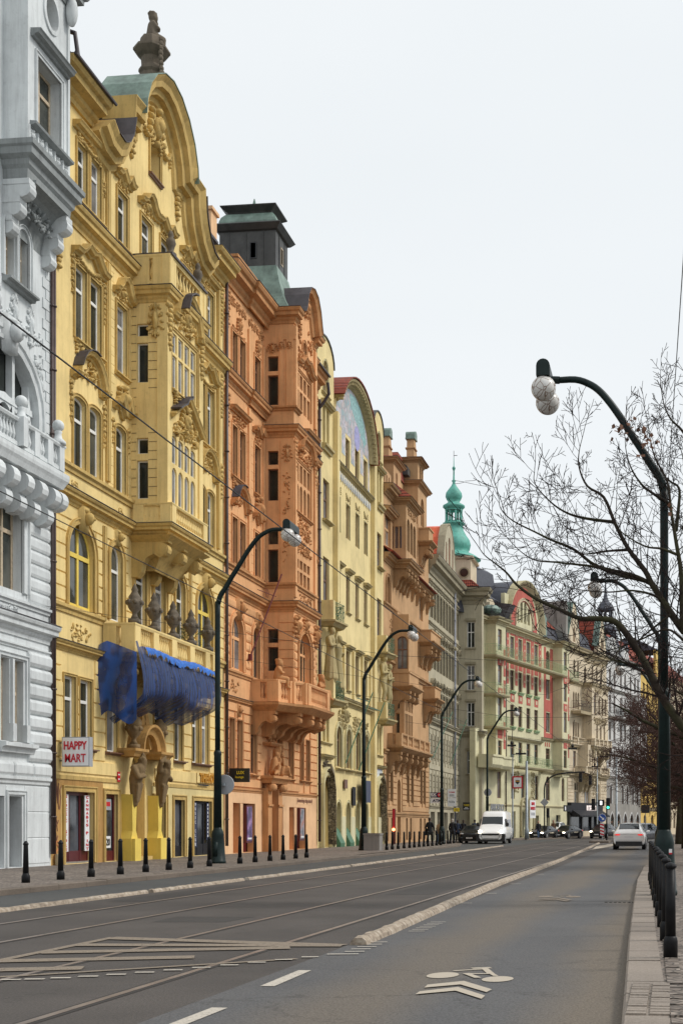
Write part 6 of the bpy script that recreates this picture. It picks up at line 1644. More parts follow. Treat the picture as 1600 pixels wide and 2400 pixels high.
outer = [(74.6, .1), (92.3, .1), (92.3, 29.0)] + [(90.75 + 1.55 * math.cos(PI * i / 8), 29.0 + 1.3 * math.sin(PI * i / 8)) for i in range(1, 8)] + [(89.2, 29.0), (88.4, 26.6)] + lun(4.75, 3.6)[::-1] + [(78.4, 26.6), (78.35, 29.0)] + [(76.5 + 1.8 * math.cos(PI * i / 8), 29.0 + 1.35 * math.sin(PI * i / 8)) for i in range(1, 8)] + [(74.6, 29.0)]
wall(P_, outer, H + TW, dep=.4); volume(P_, 74.6, 92.3, 26.0, 'pale_trim', setback=.45)
for t0, t1 in ((74.6, 78.35), (89.2, 92.3)):
 mb = MB(); c_ = (t0 + t1) / 2; r_ = (t1 - t0) / 2
 mb.prism([(t0, 25.9), (t1, 25.9), (t1, 29.0)] + [(c_ + r_ * math.cos(PI * i / 8), 29.0 + 1.3 * math.sin(PI * i / 8)) for i in range(1, 8)] + [(t0, 29.0)], -.42, -3.0, lambda u, v, a: (u, -a, v)); P_.p('tower_body', mb, 'pale_render')
 mb = MB(); mb.vmould([(c_ - r_ * math.cos(PI * i / 10), 29.0 + 1.32 * math.sin(PI * i / 10)) for i in range(11)], [(0, .08), (.08, .08), (.08, -3.1), (0, -3.1)]); P_.p('tower_cap', mb, 'copper_dark')
# mosaic lunette, stepping down round the window heads
msk = [(78.55, 26.0)] + [(83.2 - 4.55 * math.cos(PI * i / 24), 25.9 + 3.4 * math.sin(PI * i / 24)) for i in range(1, 24)] + [(87.85, 26.0), (87.85, 23.9), (87.5, 23.9), (87.5, 26.1), (86.1, 26.1), (86.1, 24.6), (85.2, 24.6), (85.2, 26.1), (83.7, 26.1), (83.7, 24.6), (82.7, 24.6), (82.7, 26.1), (81.2, 26.1), (81.2, 24.6), (80.3, 24.6), (80.3, 26.1), (78.7, 26.1)]
mb = MB(); mb.plate(msk, [], .012, .01); P_.p('mosaic', mb, 'mosaic_picture', label='lunette mosaic of pale figures')
mb = MB(); mb.plate([(84.3 + .75 * math.cos(a), 26.6 + .8 * math.sin(a)) for a in [2 * PI * i / 16 for i in range(16)]], [], .02, .01); plain('mosaic_violet', (.32, .31, .56), .5, var=.4, vscale=4)
P_.p('mosaic', mb, 'mosaic_violet')
mb = MB(); mb.plate([(82.2, 28.9), (82.6, 28.2), (83.6, 27.7), (84.8, 27.4), (85.6, 27.0), (86.3, 26.6), (86.9, 27.0), (86.3, 28.0), (85.2, 28.8), (83.8, 29.15)], [], .018, .01); plain('mosaic_teal', (.24, .42, .42), .5, var=.5, vscale=5); P_.p('mosaic', mb, 'mosaic_teal')
mb = MB(); mb.vmould(lun(4.62, 3.45)[3:], [(-.12, 0), (-.05, .12), (.1, .28), (.28, .5), (.42, .55), (.42, -.3), (0, -.3)]); P_.p('lunette_hood', mb, 'pale_trim')
mb = MB()
for i in range(6, 40):
 a = PI * i / 40; x, z = 83.2 - 4.78 * math.cos(a), 25.9 + 3.58 * math.sin(a); mb.box(x - .07, x + .07, -.46, -.15, z - .09, z + .05)
P_.p('lunette_dentils', mb, 'pale_trim')
mb = MB(); mb.vmould(lun(5.02, 3.9)[3:], [(.02, .62), (.1, .62), (.1, -.7), (.02, -.7)]); P_.p('lunette_roof', mb, 'roof_tiles_red')
mb = MB(); mb.prism([(78.2, 26)] + [(82.2 - 3.4 * math.cos(PI * i / 16), 27.2 + 3.5 * math.sin(PI * i / 16)) for i in range(17)] + [(86, 26)], -2.4, -5, lambda u, v, a: (u, -a, v)); P_.p('rear_gable', mb, 'peach_render')
mb = MB()
for i in range(19): mb.mark() if i == 0 else 0; mb.ell((78.7 + i * .51, -.06, 23.0), (.14, .03, .3), 6, 4)
P_.p('mosaic_frieze', mb, 'grey_render'); cornice(P_, 23.35, 23.62, .3, [(78.5, 0), (88.3, 0)])
PS = [(78.2, 78.7, 0, .3, 9.2, 26.5), (88.3, 88.95, 0, .3, .12, 26.5)]; boxes(P_, 'buttress', PS, 'pale_render')
mb = MB()
for a, c in cols:
 for z0, z1 in ((19.55, 21.7),): surround(mb, 'r', a, c, z0, z1, wd=.06, th=.03)
 surround(mb, 'a', a - .1, c + .25, 5.05, 7.55, wd=.3, th=.1); surround(mb, 'a', a - .1, c + .1, .14, 2.9, wd=.16, th=.06)
for t0 in (74.9, 89.25):
 surround(mb, 'a', t0 + .95, t0 + 2.0, 26.95, 28.9, wd=.12, th=.06); surround(mb, 'a', t0 + .6, t0 + 2.3, .14, 4.4, wd=.5, th=.3)
P_.p('window_surround', mb, 'pale_green_render')
mb = MB()
for a, c in cols:
 hood(mb, 'flat', a - .25, c + .25, 17.35); hood(mb, 'flat', a - .35, c + .35, 12.55)
 sill(mb, a - .1, c + .1, 14.88); sill(mb, a - .1, c + .1, 9.98)
for t0 in (74.9, 89.25):
 hood(mb, 'flat', t0 + .5, t0 + 2.8, 26.2, k=1); sill(mb, t0 + .7, t0 + 2.6, 23.85, pr=.3, h=.35); sill(mb, t0 + .6, t0 + 2.4, 26.9); sill(mb, t0 + .8, t0 + 2.6, 19.45, pr=.3); hood(mb, 'flat', t0 + .3, t0 + 2.9, 5.4)
 sill(mb, t0 + .4, t0 + 2.8, 6.35)
P_.p('window_hood', mb, 'pale_trim')
for a, c in cols:
 k += 1; ornament(P_, 'swag', (a + c) / 2, 22.15, 1.0, .4, seed=k, rel=.06);
for x in (80.7, 83.2, 85.6, 88.0): boxes(P_, 'mural_buttress', [(x - .18, x + .18, 0, .14, 9.3, 12.6)], 'pale_render')
ornament(P_, 'field', 80.9, 8.0, 3.2, 1.2, seed=811, rel=.1, mat='pale_trim'); ornament(P_, 'field', 85.2, 7.9, 4.6, 1.2, seed=812, rel=.1, mat='pale_trim'); ornament(P_, 'cartouche', 80.7, 8.3, 1.0, 1.4, seed=813, rel=.2)
cornice(P_, 8.95, 9.35, .35, [(78.2, 0), (89.0, 0)]); mb = MB(); sill(mb, 78.7, 81.0, 4.95, pr=.25); sill(mb, 81.2, 83.4, 4.95, pr=.25); sill(mb, 83.6, 88.0, 4.95, pr=.25); P_.p('window_sill', mb, 'pale_trim')
boxes(P_, 'plinth_skin', [(x0, x1, 0, .04, .12, 2.0) for x0, x1 in ((78.2, 78.85), (80.1, 81.3), (82.55, 83.8), (85.05, 86.2), (87.45, 92.2))], 'lime_render')
for a, c in cols:
 mb = MB(); mb.fbox(a - .1, c + .1, -.45, -.4, .14, 2.9); P_.p('ground_window', mb, 'pane_dark')
 mb = MB(); mb.prism([(-.35, .12), (.28, .12), (.30, .35), (.1, .75), (-.1, 1.2), (-.35, 1.4)], a - .08, c + .08, lambda u, v, q: (q, -u, v)); P_.p('green_apron', mb, 'pole_green')
for t0 in (74.9, 89.25):
 mb = MB(); mb.fbox(t0 + .6, t0 + 2.3, -.6, -.5, .14, 4.4); P_.p('entrance_door', mb, 'pale_trim')
 mb = MB(); mb.vmould([(t0 + 2.35, .3), (t0 + 2.3, 3.5), (t0 + 1.9, 4.4), (t0 + 1.4, 4.7)], [(-.45, -.4), (-.45, .35), (0, .45), (.1, 0)]); P_.p('rockwork', mb, 'rocaille')
ornament(P_, 'field', 76.4, 5.2 - .1, 1.4, .5, seed=844, rel=.12, mat='stone_grey')
boxes(P_, 'mosaic_panel', [(89.6, 91.6, 0, .05, 4.3, 5.35)], 'mosaic_violet')
wall(P_, rect(89.4, 91.7, 4.3, 5.3), [], out=.06, dep=.05, mat='grey_render', name='mosaic_panel')
# balconies with figures
for bi, t0 in enumerate((75.1, 89.5)):
 for z in (13.35, 8.75):
  mb = MB(); mb.hmould([(t0, 0), (t0, .85), (t0 + 2.0, 1.05), (t0 + 2.55, .6), (t0 + 2.55, 0)], [(-.6, z - .28), (-.1, z - .28), (.02, z - .12), (.14, z - .05), (.14, z + .05), (-.6, z + .08)]); P_.p('balcony_slab', mb, 'pale_trim')
  mb = MB(); mb.fbox(t0 + .02, t0 + .22, .0, .62, z + .05, z + 1.2); mb.fbox(t0 + .015, t0 + .5, .62, .82, z + .05, z + 1.205); P_.p('balcony_pier', mb, 'pale_render')
  railing(P_, [(t0 + .5, .8), (t0 + 2.0, .98), (t0 + 2.48, .55), (t0 + 2.48, .05)], z + .06, z + 1.15, step=.13, name='balcony_railing')
  mb = MB()
  rnd = random.Random(int(z * 10 + t0))
  for i in range(60):
   p_ = Vector((t0 + rnd.uniform(.5, 2.4), -rnd.uniform(.4, .85), z + rnd.uniform(.1, 1.3))); d = Vector((rnd.uniform(-1, 1), rnd.uniform(-1, 1), rnd.uniform(-.5, 1))).normalized() * .16; q_ = d.orthogonal().normalized() * .04
   mb.add([tuple(p_), tuple(p_ + d * .5 + q_), tuple(p_ + d), tuple(p_ + d * .5 - q_)], [(0, 1, 2, 3)])
  x, y = world_of(0, 0)
  e = part('balcony_plant', mb, 'leafy', None, loc=(FX, 0, 0), rot=(0, 0, R(90)))
  tag(e, '%s greenery on the %s balcony of the %s tower of the pale yellow house' % ('trailing' if z > 10 else 'clipped', 'upper' if z > 10 else 'lower', 'left' if bi == 0 else 'right'), 'plant')
 mb = MB(); mb.fbox(t0 + .1, t0 + .45, 0, .7, 8.8, 9.95); P_.p('figure_plinth', mb, 'pale_render')
 statue(P_, 'caryatid' if bi == 0 else 'stand_nude', t0 + .35, .55, 10.0 if bi == 0 else 9.95, 1.4 if bi == 0 else 1.65, mat='stone_figure' if 'stone_figure' in M else 'pale_trim', name='carved_figure')
 statue(P_, 'caryatid' if bi == 0 else 'stand_nude', t0 + 1.75, .6, 9.6, 1.45 if bi == 0 else 1.6, name='carved_figure', flip=True)
for s_, nm in ((78.9, 'left'), (81.8, 'middle'), (84.4, 'right')): pass
# wall plaques
for s0, s1, z0, z1, mt, lab in ((80.55, 81.3, 4.15, 4.7, 'brown_paint', 'square bronze plaque between the ground arches of the pale yellow house'), (82.7, 83.5, 3.1, 4.3, 'anthracite', 'tall dark memorial plaque with rounded top and wreath')):
 e = board('wall_plaque', s0, s1, z0 - .4, z1 - .4, .08, .06, mt, lab, 'plaque')
e = board('flag_banner', 84.3, 86.9, 2.95, 4.4, .3, .04, 'sign_navy', 'large dark blue notice board on the pale yellow wall behind the second lamp post', 'notice board')
for i, (s_, zz) in enumerate(((80.7, 5.3), (84.2, 5.0))):
 x, y = world_of(s_, .15)
 e = empty('flag_rod', 'green slanting flag rod on the pale yellow wall, %s of the second lamp post' % ('left' if i == 0 else 'right'), 'flag pole', (x, y, zz), R(90))
 mb = MB(); mb.tube([(0, 0, 0), (1.9, -1.3, 4.6)], .035, 6); part('rod', mb, 'pole_green', e)
 mb = MB(); mb.tube([(-.7, -.9, 4.0), (1.65, -1.1, 4.0)], .03, 5); part('cross_arm', mb, 'pole_green', e)

# ================================================================ tan house with stacked balconies
N = Bld('town_house', 'tan brown house with stacked corner balconies, red tiled turret and two gable chimneys', trim='tan_trim', wall='tan_render', frame='tan_render', depth=.18)
H = row(N, [(92.8, 94.9, 21.6, 23.9), (93.2, 94.4, 17.5, 19.4, 'a')], nx=2, tr=(.55,), bar=.14)
H += row(N, [(105.9, 107.4, 18.2, 21.6)], nx=2, tr=(.6,), bar=.14) + row(N, [(105.6, 106.6, 14.3, 16.6, 'a'), (107.4, 108.4, 14.3, 16.6, 'a')], tr=(.6,))
g = []
for a in (93.0, 94.4, 100.5, 102.2, 106.0, 107.4): g.append((a, a + .8, 3.2, 5.9));
H += row(N, g, tr=(.7,), frame='brown_paint') + row(N, [(a, a + .75, .3, 2.0) for a in (93.3, 95.0, 100.4, 102.0, 106.1, 107.9)], tr=(), frame='brown_paint')
H += row(N, [(97.2, 98.4, .14, 4.9, 'a')], tr=(.6,), frame='brown_paint', dep=.5)
H += row(N, [(96.3, 98.0, 9.2, 11.8), (107.5, 108.6, 9.5, 12.0)], nx=1, tr=(.62,), frame='brown_paint', pane='pane_dark')
wall(N, rect(92.35, 110.0, .1, 25.7), H); volume(N, 92.35, 110.0, 25.6, 'tan_trim', setback=.45)
rustic(N, 2.5, 6.3, .42, 92.45, 109.9, g + [(96.9, 98.7, 0, 5.2)], pr=.07, gap=.06, pad=.1)
cornice(N, 25.1, 25.8, .7, [(92.35, 0), (95.5, 0)]); cornice(N, 20.3, 20.9, .5, [(92.35, 0), (95.5, 0), (95.5, 1.0), (99.5, 1.0), (99.5, 0), (110, 0)]); cornice(N, 23.7, 24.2, .5, [(92.35, 0), (95.5, 0)]); band(N, 2.1, 2.4, .12, [(92.35, 0), (110, 0)]); band(N, 17.1, 17.4, .2, [(92.35, 0), (110, 0)]); band(N, 6.6, 6.9, .2, [(92.35, 0), (110, 0)]); band(N, 13.0, 13.4, .3, [(92.35, 0), (110, 0)])
mb = MB(); mb.hmould([(99.5, 0), (110, 0)], [(.45, 20.92), (.75, 20.9), (.78, 20.96), (.1, 21.35), (0, 21.35)]); mb.mark(); mb.hmould([(92.35, 0), (95.5, 0)], [(.45, 20.92), (.75, 20.9), (.78, 20.96), (.1, 21.35), (0, 21.35)]); N.p('eaves_tiles', mb, 'roof_tiles_red')
nb = 1.0; L0_, L1_ = 95.5, 99.5
wall(N, rect(L0_, L1_, 20.9, 25.4), [arch(95.85, 96.85, 21.7, 24.1), arch(97.05, 98.05, 21.7, 24.1), arch(98.2, 99.2, 21.7, 24.1)], out=nb, dep=.35, name='loggia_wall')
sidewall(N, L0_, 0, nb - .02, 23.4, 25.4); sidewall(N, L0_, 0, nb - .02, 20.9, 21.8); sidewall(N, L1_, 0, nb, 20.9, 25.4, sign=-1)
mb = MB()
for c, o_ in ((L0_ + .1, .1), (L0_ + .1, .45)): mb.mark(); mb.lathe([(.09, 21.8), (.06, 21.9), (.06, 23.3), (.1, 23.4)], (c, -o_, 0), 8)
N.p('loggia_column', mb, 'tan_render')
boxes(N, 'loggia_curtain', [(95.9, 96.2, nb - .5, nb - .45, 21.5, 23.4), (96.5, 96.8, nb - .5, nb - .45, 21.5, 23.4), (97.2, 97.45, nb - .5, nb - .45, 21.5, 23.3), (98.3, 98.6, nb - .5, nb - .45, 21.5, 23.2)], 'sign_navy')
mb = MB(); mb.fbox(95.5, 99.5, -.1, .05, 21.2, 24.5); N.p('loggia_back', mb, 'brown_paint')
cornice(N, 25.0, 25.45, .5, [(L0_, 0), (L0_, nb), (L1_, nb), (L1_, 0)])
mb = MB(); mb.add([(L0_ - .5, -nb - .55, 25.45), (L1_ + .5, -nb - .55, 25.45), (L1_ + .5, .6, 25.45), (L0_ - .5, .6, 25.45), (96.3, .3, 27.0), (98.8, .3, 27.0)], [(0, 1, 5, 4), (3, 0, 4), (1, 2, 5), (2, 3, 4, 5)]); N.p('oriel_roof', mb, 'roof_tiles_red')
mb = MB()
for c in (95.8, 96.9, 98.1, 99.2): corbel(mb, c, .4, 20.3, 1.2, 1.3)
for c in (100.8, 102.6, 104.6, 107.0, 109.0): corbel(mb, c, .4, 20.3, .7, 1.2)
N.p('balcony_corbel', mb, 'tan_trim')
for i, (s0, s1, o_, z0, z1, bal) in enumerate(((93.7, 105.0, 1.0, 6.75, 8.1, True), (95.2, 99.1, 1.37, 11.3, 12.7, False), (107.4, 110.2, 1.1, 11.5, 12.9, False), (105.5, 110.1, 1.1, 15.95, 17.3, False), (105.2, 107.2, 1.0, 24.0, 25.5, False))):
 mb = MB(); mb.hmould([(s0, 0), (s0, o_), (s1, o_), (s1, 0)], [(-.8, z0 + .0), (-.2, z0), (0, z0 + .12), (.12, z0 + .22), (.24, z0 + .3), (.24, z0 + .40), (-.8, z0 + .42)]); N.p('balcony_slab', mb, 'tan_trim')
 if bal: balustrade(N, [(s0 + .1, .1), (s0 + .1, o_ - .1), (s1 - .1, o_ - .1), (s1 - .1, .1)], z0 + .42, z1, [(), (.2, .38, .62, .8), ()], step=.3, mat='tan_render', postw=.4)
 else:
  mb = MB(); mb.hmould([(s0 + .1, 0), (s0 + .1, o_ - .1), (s1 - .1, o_ - .1), (s1 - .1, 0)], [(-.2, z0 + .40), (0, z0 + .40), (0, z1 - .12), (.08, z1 - .1), (.08, z1), (-.2, z1)]); N.p('balcony_parapet', mb, 'tan_render')
 mb = MB(); nc = 6 if bal else 3
 for c in [s0 + .35 + (s1 - s0 - .7) * j / (nc - 1) for j in range(nc)]: corbel(mb, c, .42, z0, o_ * .98, 1.5)
 N.p('balcony_corbel', mb, 'tan_trim')
wall(N, rect(95.6, 98.9, 7.0, 11.3), row(N, [(x, x + .42, 7.9, 9.7) for x in (95.9, 96.5, 97.1, 97.7, 98.3)] + [(x, x + .42, 9.9, 10.8) for x in (95.9, 96.5, 97.1, 97.7, 98.3)], out=.85, tr=(), dep=.2, bar=.05), out=.85, name='oriel_wall')
SH = [(.2, .66, 8.0, 9.7), (.2, .66, 10.0, 10.9)]
for q in SH: window(N, 'r', *q, side=95.6, dep=.14, tr=(), bar=.06, pane='pane_dark')
sidewall(N, 95.6, 0, .85, 7.0, 11.3, [poly_of('r', *q) for q in SH]); sidewall(N, 98.9, 0, .85, 7.0, 11.3, sign=-1)
wall(N, rect(95.3, 99.0, 12.7, 17.1), row(N, [(97.2, 98.4, 12.9, 15.3, 'a')], out=.4, nx=2, tr=(.6,), frame='brown_paint', pane='pane_curtain'), out=.4, name='upper_storey_wall')
q_ = (.35, 1.15, 12.9, 15.3);
wall(N, rect(95.6, 95.9, 12.7, 16.6), [], out=1.2, dep=.8, name='turret_wall'); window(N, 'a', *q_, side=95.3, dep=.12, nx=2, tr=(.6,), frame='brown_paint', pane='pane_curtain', bar=.07)
sidewall(N, 95.3, 0, 1.25, 12.7, 16.9, [poly_of('a', *q_)]); sidewall(N, 95.95, 0, 1.2, 12.7, 16.9, sign=-1); sidewall(N, 99.0, 0, .4, 12.7, 17.1, sign=-1)
mb = MB(); surround(mb, 'a', 97.2, 98.4, 12.9, 15.3, wd=.3, out=.4, th=.12)
for q in ((105.6, 106.6, 14.3, 16.6), (107.4, 108.4, 14.3, 16.6), (93.2, 94.4, 17.5, 19.4)): surround(mb, 'a', *q, wd=.25, th=.1)
for q in g: surround(mb, 'r', *q, wd=.1, th=.09)
N.p('window_surround', mb, 'tan_trim')
mb = MB(); hood(mb, 'tri', 96.5, 99.0, 5.3, k=1.2); N.p('portal_pediment', mb, 'tan_trim')
ornament(N, 'field', 94.8, 15.6, 1.0, 2.0, seed=902, rel=.05); ornament(N, 'field', 97.5, 24.6, 3.0, .5, seed=903, rel=.08, out=nb)
# gabled pavilions above the eaves, steep tiled roofs, slim chimneys
roof(N, 92.35, 95.9, 25.8, 28.5, 'roof_tiles_red', o0=-.5, o1=-1.5, depth=10); roof(N, 98.9, 110.0, 25.4, 27.6, 'roof_tiles_red', o0=-.5, o1=-3, depth=12)
mb = MB(); mb.add([(101.6, 4.6, 28.9), (101.6, 1.0, 28.9), (103.6, 1.3, 31.2), (103.6, 4.6, 31.2), (105.2, 1.3, 31.2), (105.2, 4.6, 31.2), (105.2, 1.0, 28.9)], [(0, 1, 2, 3), (3, 2, 4, 5), (1, 6, 4, 2)]); N.p('roof', mb, 'roof_tiles_red')
mb = MB(); mb.fbox(101.7, 105, -4.6, -1.1, 25.4, 28.9); N.p('attic_wall', mb, 'tan_render')
wall(N, rect(92.4, 95.4, 25.8, 27.1), [arch(92.9 + i * .8, 93.3 + i * .8, 26.1, 26.8) for i in range(3)], out=-.1, dep=.6, name='attic_wall')
for s0, s1, z0, z1, oo in ((96.0, 98.7, 25.5, 28.6, -.05), (105.0, 108.8, 20.9, 29.2, .06)):
 HG = row(N, [(s0 + .9, s0 + 1.5, 26.3, 27.8, 'a')], out=oo, tr=(), dep=.2) if s0 < 100 else row(N, [(106.0, 107.6, 22.0, 23.6), (106.2, 107.6, 25.9, 28.2, 'a')], out=oo, nx=2, tr=(.5,), bar=.14, frame='tan_render')
 wall(N, rect(s0, s1, z0, z1), HG, out=oo, dep=1.0, name='pavilion_wall'); sidewall(N, s0, oo - 2.2, oo - .001, 25.4, z1); sidewall(N, s1, oo - 2.2, oo - .001, 25.4, z1, sign=-1)
 cornice(N, z1 - .4, z1, .4, [(s0, oo - 2.0), (s0, oo), (s1, oo), (s1, oo - 2.0)])
s0, s1, oo = 105.7, 108.2, -.1
wall(N, rect(s0, s1, 29.2, 31.2), row(N, [(106.5, 107.1, 29.5, 30.8), (107.3, 107.9, 29.5, 30.8)], out=oo, tr=(), dep=.2), out=oo, dep=1.0, name='gable_wall'); sidewall(N, s0, oo - 1.8, oo - .001, 29.2, 31.2); sidewall(N, s1, oo - 1.8, oo - .001, 29.2, 31.2, sign=-1)
cornice(N, 30.9, 31.25, .4, [(s0, oo - 1.8), (s0, oo), (s1, oo), (s1, oo - 1.8)])
for c_, oo, zb in ((96.9, -.5, 28.6), (106.6, -.5, 31.2)):
 mb = MB(); mb.add([(c_ - 1.3, -oo - .9, zb), (c_ + 1.7, -oo - .9, zb), (c_ + 1.7, -oo + 1.6, zb), (c_ - 1.3, -oo + 1.6, zb), (c_ - .4, -oo + .4, zb + .35), (c_ + .6, -oo + .4, zb + .35)], [(0, 1, 5, 4), (3, 0, 4), (1, 2, 5), (2, 3, 4, 5)]); N.p('gable_roof', mb, 'roof_tiles_red')
 mb = MB(); mb.prism([(c_ - .5, zb + .2), (c_ + 1.0, zb + .2), (c_ + .75, zb + .9), (c_ + .45, zb + 1.3), (c_ + .35, zb + 1.75), (c_ - .35, zb + 1.75), (c_ - .45, zb + .9)], oo - .6, oo, lambda u, v, a: (u, -a, v)); mb.mark(); N.p('chimney', mb, 'tan_render')
 mb = MB(); mb.fbox(c_ - .55, c_ + .5, oo - .7, oo + .1, zb + .95, zb + 1.05); N.p('chimney_band', mb, 'tan_trim')
 mb = MB(); mb.prism([(-.55, 0), (.55, 0), (.55, .1), (.42, .15), (.42, .45)] + [(.42 * math.cos(PI * i / 6), .45 + .25 * math.sin(PI * i / 6)) for i in range(1, 6)] + [(-.42, .45), (-.42, .15), (-.55, .1)], oo - .7, oo + .1, lambda u, v, a: (c_ + u, -a, zb + 1.75 + v)); N.p('chimney_hood', mb, 'copper_dull')
 mb = MB(); mb.prism([(0, 0)] + [(.55 * math.cos(PI - PI * i / 6) + .5, .5 + .4 * math.sin(PI * i / 6)) for i in range(7)] + [(1.05, 0)], c_ - 2.2, c_ - 1.25, lambda u, v, a: (a, -(oo - 1.2 + u), zb - 1.6 + v)); N.p('side_hood', mb, 'copper_dark')
# red neon signs by the entrance
e = empty('lit_post', 'slim red sign post with a glowing orange-red lamp at the foot of the tan house', 'sign', (-19.4, 91.9, .12))
mb = MB(); mb.box(-.08, .08, -.1, .1, .9, 2.45); part('panel', mb, 'sign_red', e); mb = MB(); mb.box(-.11, .11, -.03, .05, 0, 2.5); part('post', mb, 'maroon_paint', e)
mb = MB(); mb.ell((0, -.12, 1.02), .11, 10, 7); part('lamp', mb, 'neon_orange', e, True)
# ================================================================ drab grey-beige corner house
K = Bld('town_house', 'grey-beige stucco house with curved gable, ending in a corner turned to the street', trim='drab_trim', wall='drab_render', frame='brown_paint', depth=.16)
H = []; dress = MB(); hoods = MB()
ax = [110.9 + i * 1.55 for i in range(10)]
for i, a in enumerate(ax):
 for z0, z1 in ((19.2, 21.6), (14.9, 17.2), (10.8, 13.0)):
  H += row(K, [(a, a + .75, z0, z1)], tr=(.66,)); surround(dress, 'r', a, a + .75, z0, z1, wd=.12)
  if z0 < 19: hood(hoods, 'tri' if i % 3 else 'arc', a - .2, a + .95, z1 + .45, k=.8)
  ornament(K, 'cartouche', a + .37, z1 + .55, .7, .6, seed=i, rel=.1)
 H += row(K, [(a, a + .75, 7.0, 9.2), (a, a + .7, 3.6, 5.9, 'a')], tr=(.66,))
for a, c in ((111, 113), (114.2, 116.2), (117.6, 119.6), (121, 123), (124, 125.6)): H += [rect(a, c, .14, 2.6)]; boxes(K, 'shop_window', [(a, c, -.4, -.35, .14, 2.6)], 'shop_glass')
wall(K, rect(110.0, 126.4, .1, 23.6), H); volume(K, 110.0, 126.4, 23.5, 'drab_trim', setback=.42)
K.p('window_surround', dress, 'drab_trim'); K.p('window_hood', hoods, 'drab_trim')
rustic(K, 3.2, 10.2, .5, 110.1, 126.3, [(a - .05, a + .8, 7.0, 9.3) for a in ax] + [(a - .05, a + .75, 3.6, 6.0) for a in ax], pr=.07, gap=.06, pad=.08)
cornice(K, 9.9, 10.5, .4, [(110, 0), (126.4, 0), (126.4, 2.2), (127.6, 2.2)]); cornice(K, 22.8, 24.3, .9, [(110, 0), (126.4, 0), (126.4, 2.2), (127.6, 2.2)]); band(K, 22.0, 22.3, .2, [(110, 0), (126.4, 0)]); band(K, 2.9, 3.15, .12, [(110, 0), (126.4, 0)]); band(K, 18.5, 18.75, .15, [(110, 0), (126.4, 0)])
wall(K, rect(126.42, 127.6, .1, 23.6), [], out=2.2)
SH = [(.75, 1.5, z0, z1) for z0, z1 in ((18.6, 21.1), (14.5, 16.9), (10.8 + .2, 13.3), (6.4, 8.6))]
for q in SH: window(K, 'r', *q, side=126.4, dep=.2, nx=2, tr=(.6,), bar=.07, frame='white_paint')
sidewall(K, 126.4, 0, 2.2, .1, 23.6, [poly_of('r', *q) for q in SH]); mb = MB()
mb.plate(rect(.6, 1.65, 0, .01), [], 0, .01, mp=lambda a, o, z: (126.38 - o, -a, z))
for q in SH:
 for z, h_, p_ in ((q[2], .16, .16), (q[3] + .3, .22, .22)): mb.box(126.4 - p_, 126.4, -(q[1] + .15), -(q[0] - .15), z - h_, z)
K.p('side_sill', mb, 'drab_trim')
roof(K, 110, 127.6, 24.2, 27.0, 'roof_tiles_red', o0=.3, o1=-5)
GK = [(115.4, 24.3), (115.8, 25.6), (116.6, 27.2), (117.6, 28.3), (118.9, 28.7), (120.2, 28.3), (121.2, 27.2), (122.0, 25.6), (122.4, 24.3)]
wall(K, GK, [arch(116.9, 117.5, 24.9, 26.9), arch(118.4, 119.3, 24.9, 27.6), arch(120.3, 120.9, 24.9, 26.9)], out=.3, dep=.5, name='gable_wall'); mb = MB(); mb.vmould(GK, [(-.1, .2), (.1, .35), (.2, .35), (.2, -.3), (0, -.3)]); K.p('gable_coping', mb, 'drab_trim')
mb = MB(); mb.prism([(u, v) for u, v in GK], .0, -5.5, lambda u, v, a: (u, -a, v)); K.p('gable_roof', mb, 'tile_orange')
pipe(K, 122.6, .5, 24, .2, .09, 'pipe_grey')
# ================================================================ green onion-domed turret rising behind it
e = empty('church_turret', 'beige turret with a green copper onion dome, lantern and cross', 'tower', (-21.5, 130.7, 0))
mb = MB(); ringmesh(mb, [(-2.0, 2.0, -2.0, 2.0, 14), (-2.0, 2.0, -2.0, 2.0, 27.6), (-2.25, 2.25, -2.25, 2.25, 27.7), (-2.25, 2.25, -2.25, 2.25, 27.95)]); part('tower_body', mb, 'beige_render', e)
mb = MB(); mb.lathe([(.42, -.06), (.42, 0.02)], (1.35, -2.02, 26.3), 18, 'y'); part('round_window', mb, 'pane_dark', e)
mb = MB(); mb.lathe([(.55, -.03), (.55, .01), (.43, .01)], (1.35, -2.03, 26.3), 18, 'y'); part('window_ring', mb, 'beige_trim', e)
mb = MB(); ringmesh(mb, [(-2.4, 2.9, -2.9, 2.4, 24.9), (-2.0, 2.1, -2.1, 2.0, 25.6)]); part('roof_skirt', mb, 'roof_tiles_red', e)
mb = MB()
mb.lathe([(2.75, 27.95), (2.2, 28.35), (1.7, 28.6), (1.45, 28.75), (1.62, 29.0), (1.72, 29.4), (1.6, 29.9), (1.25, 30.4), (.98, 30.9), (.9, 31.4), (1.1, 31.5), (1.12, 31.62), (.88, 31.7), (.82, 31.8)], (0, 0, 0), 16)
mb.lathe([(.85, 33.0), (.9, 33.05), (1.12, 33.25), (1.1, 33.4), (.75, 33.6), (.55, 33.75), (.72, 34.0), (.85, 34.3), (.8, 34.65), (.55, 35.0), (.25, 35.4), (.12, 35.7), (.22, 35.9), (.1, 36.0), (.07, 36.9), (.17, 37.1), (.17, 37.2), (.05, 37.35), (.03, 38.2), (.0, 38.25)], (0, 0, 0), 16)
for i in range(8):
 a = i * PI / 4 + PI / 8; mb.lathe([(.14, 31.75), (.11, 31.9), (.11, 32.8), (.14, 33.0)], (.78 * math.cos(a), .78 * math.sin(a), 0), 6)
 mb.lathe([(.001, 32.75), (.85, 32.9), (.85, 33.02), (.001, 33.05)], (0, 0, 0), 16) if i == 0 else 0
part('onion_dome', mb, 'copper_green', e, True)
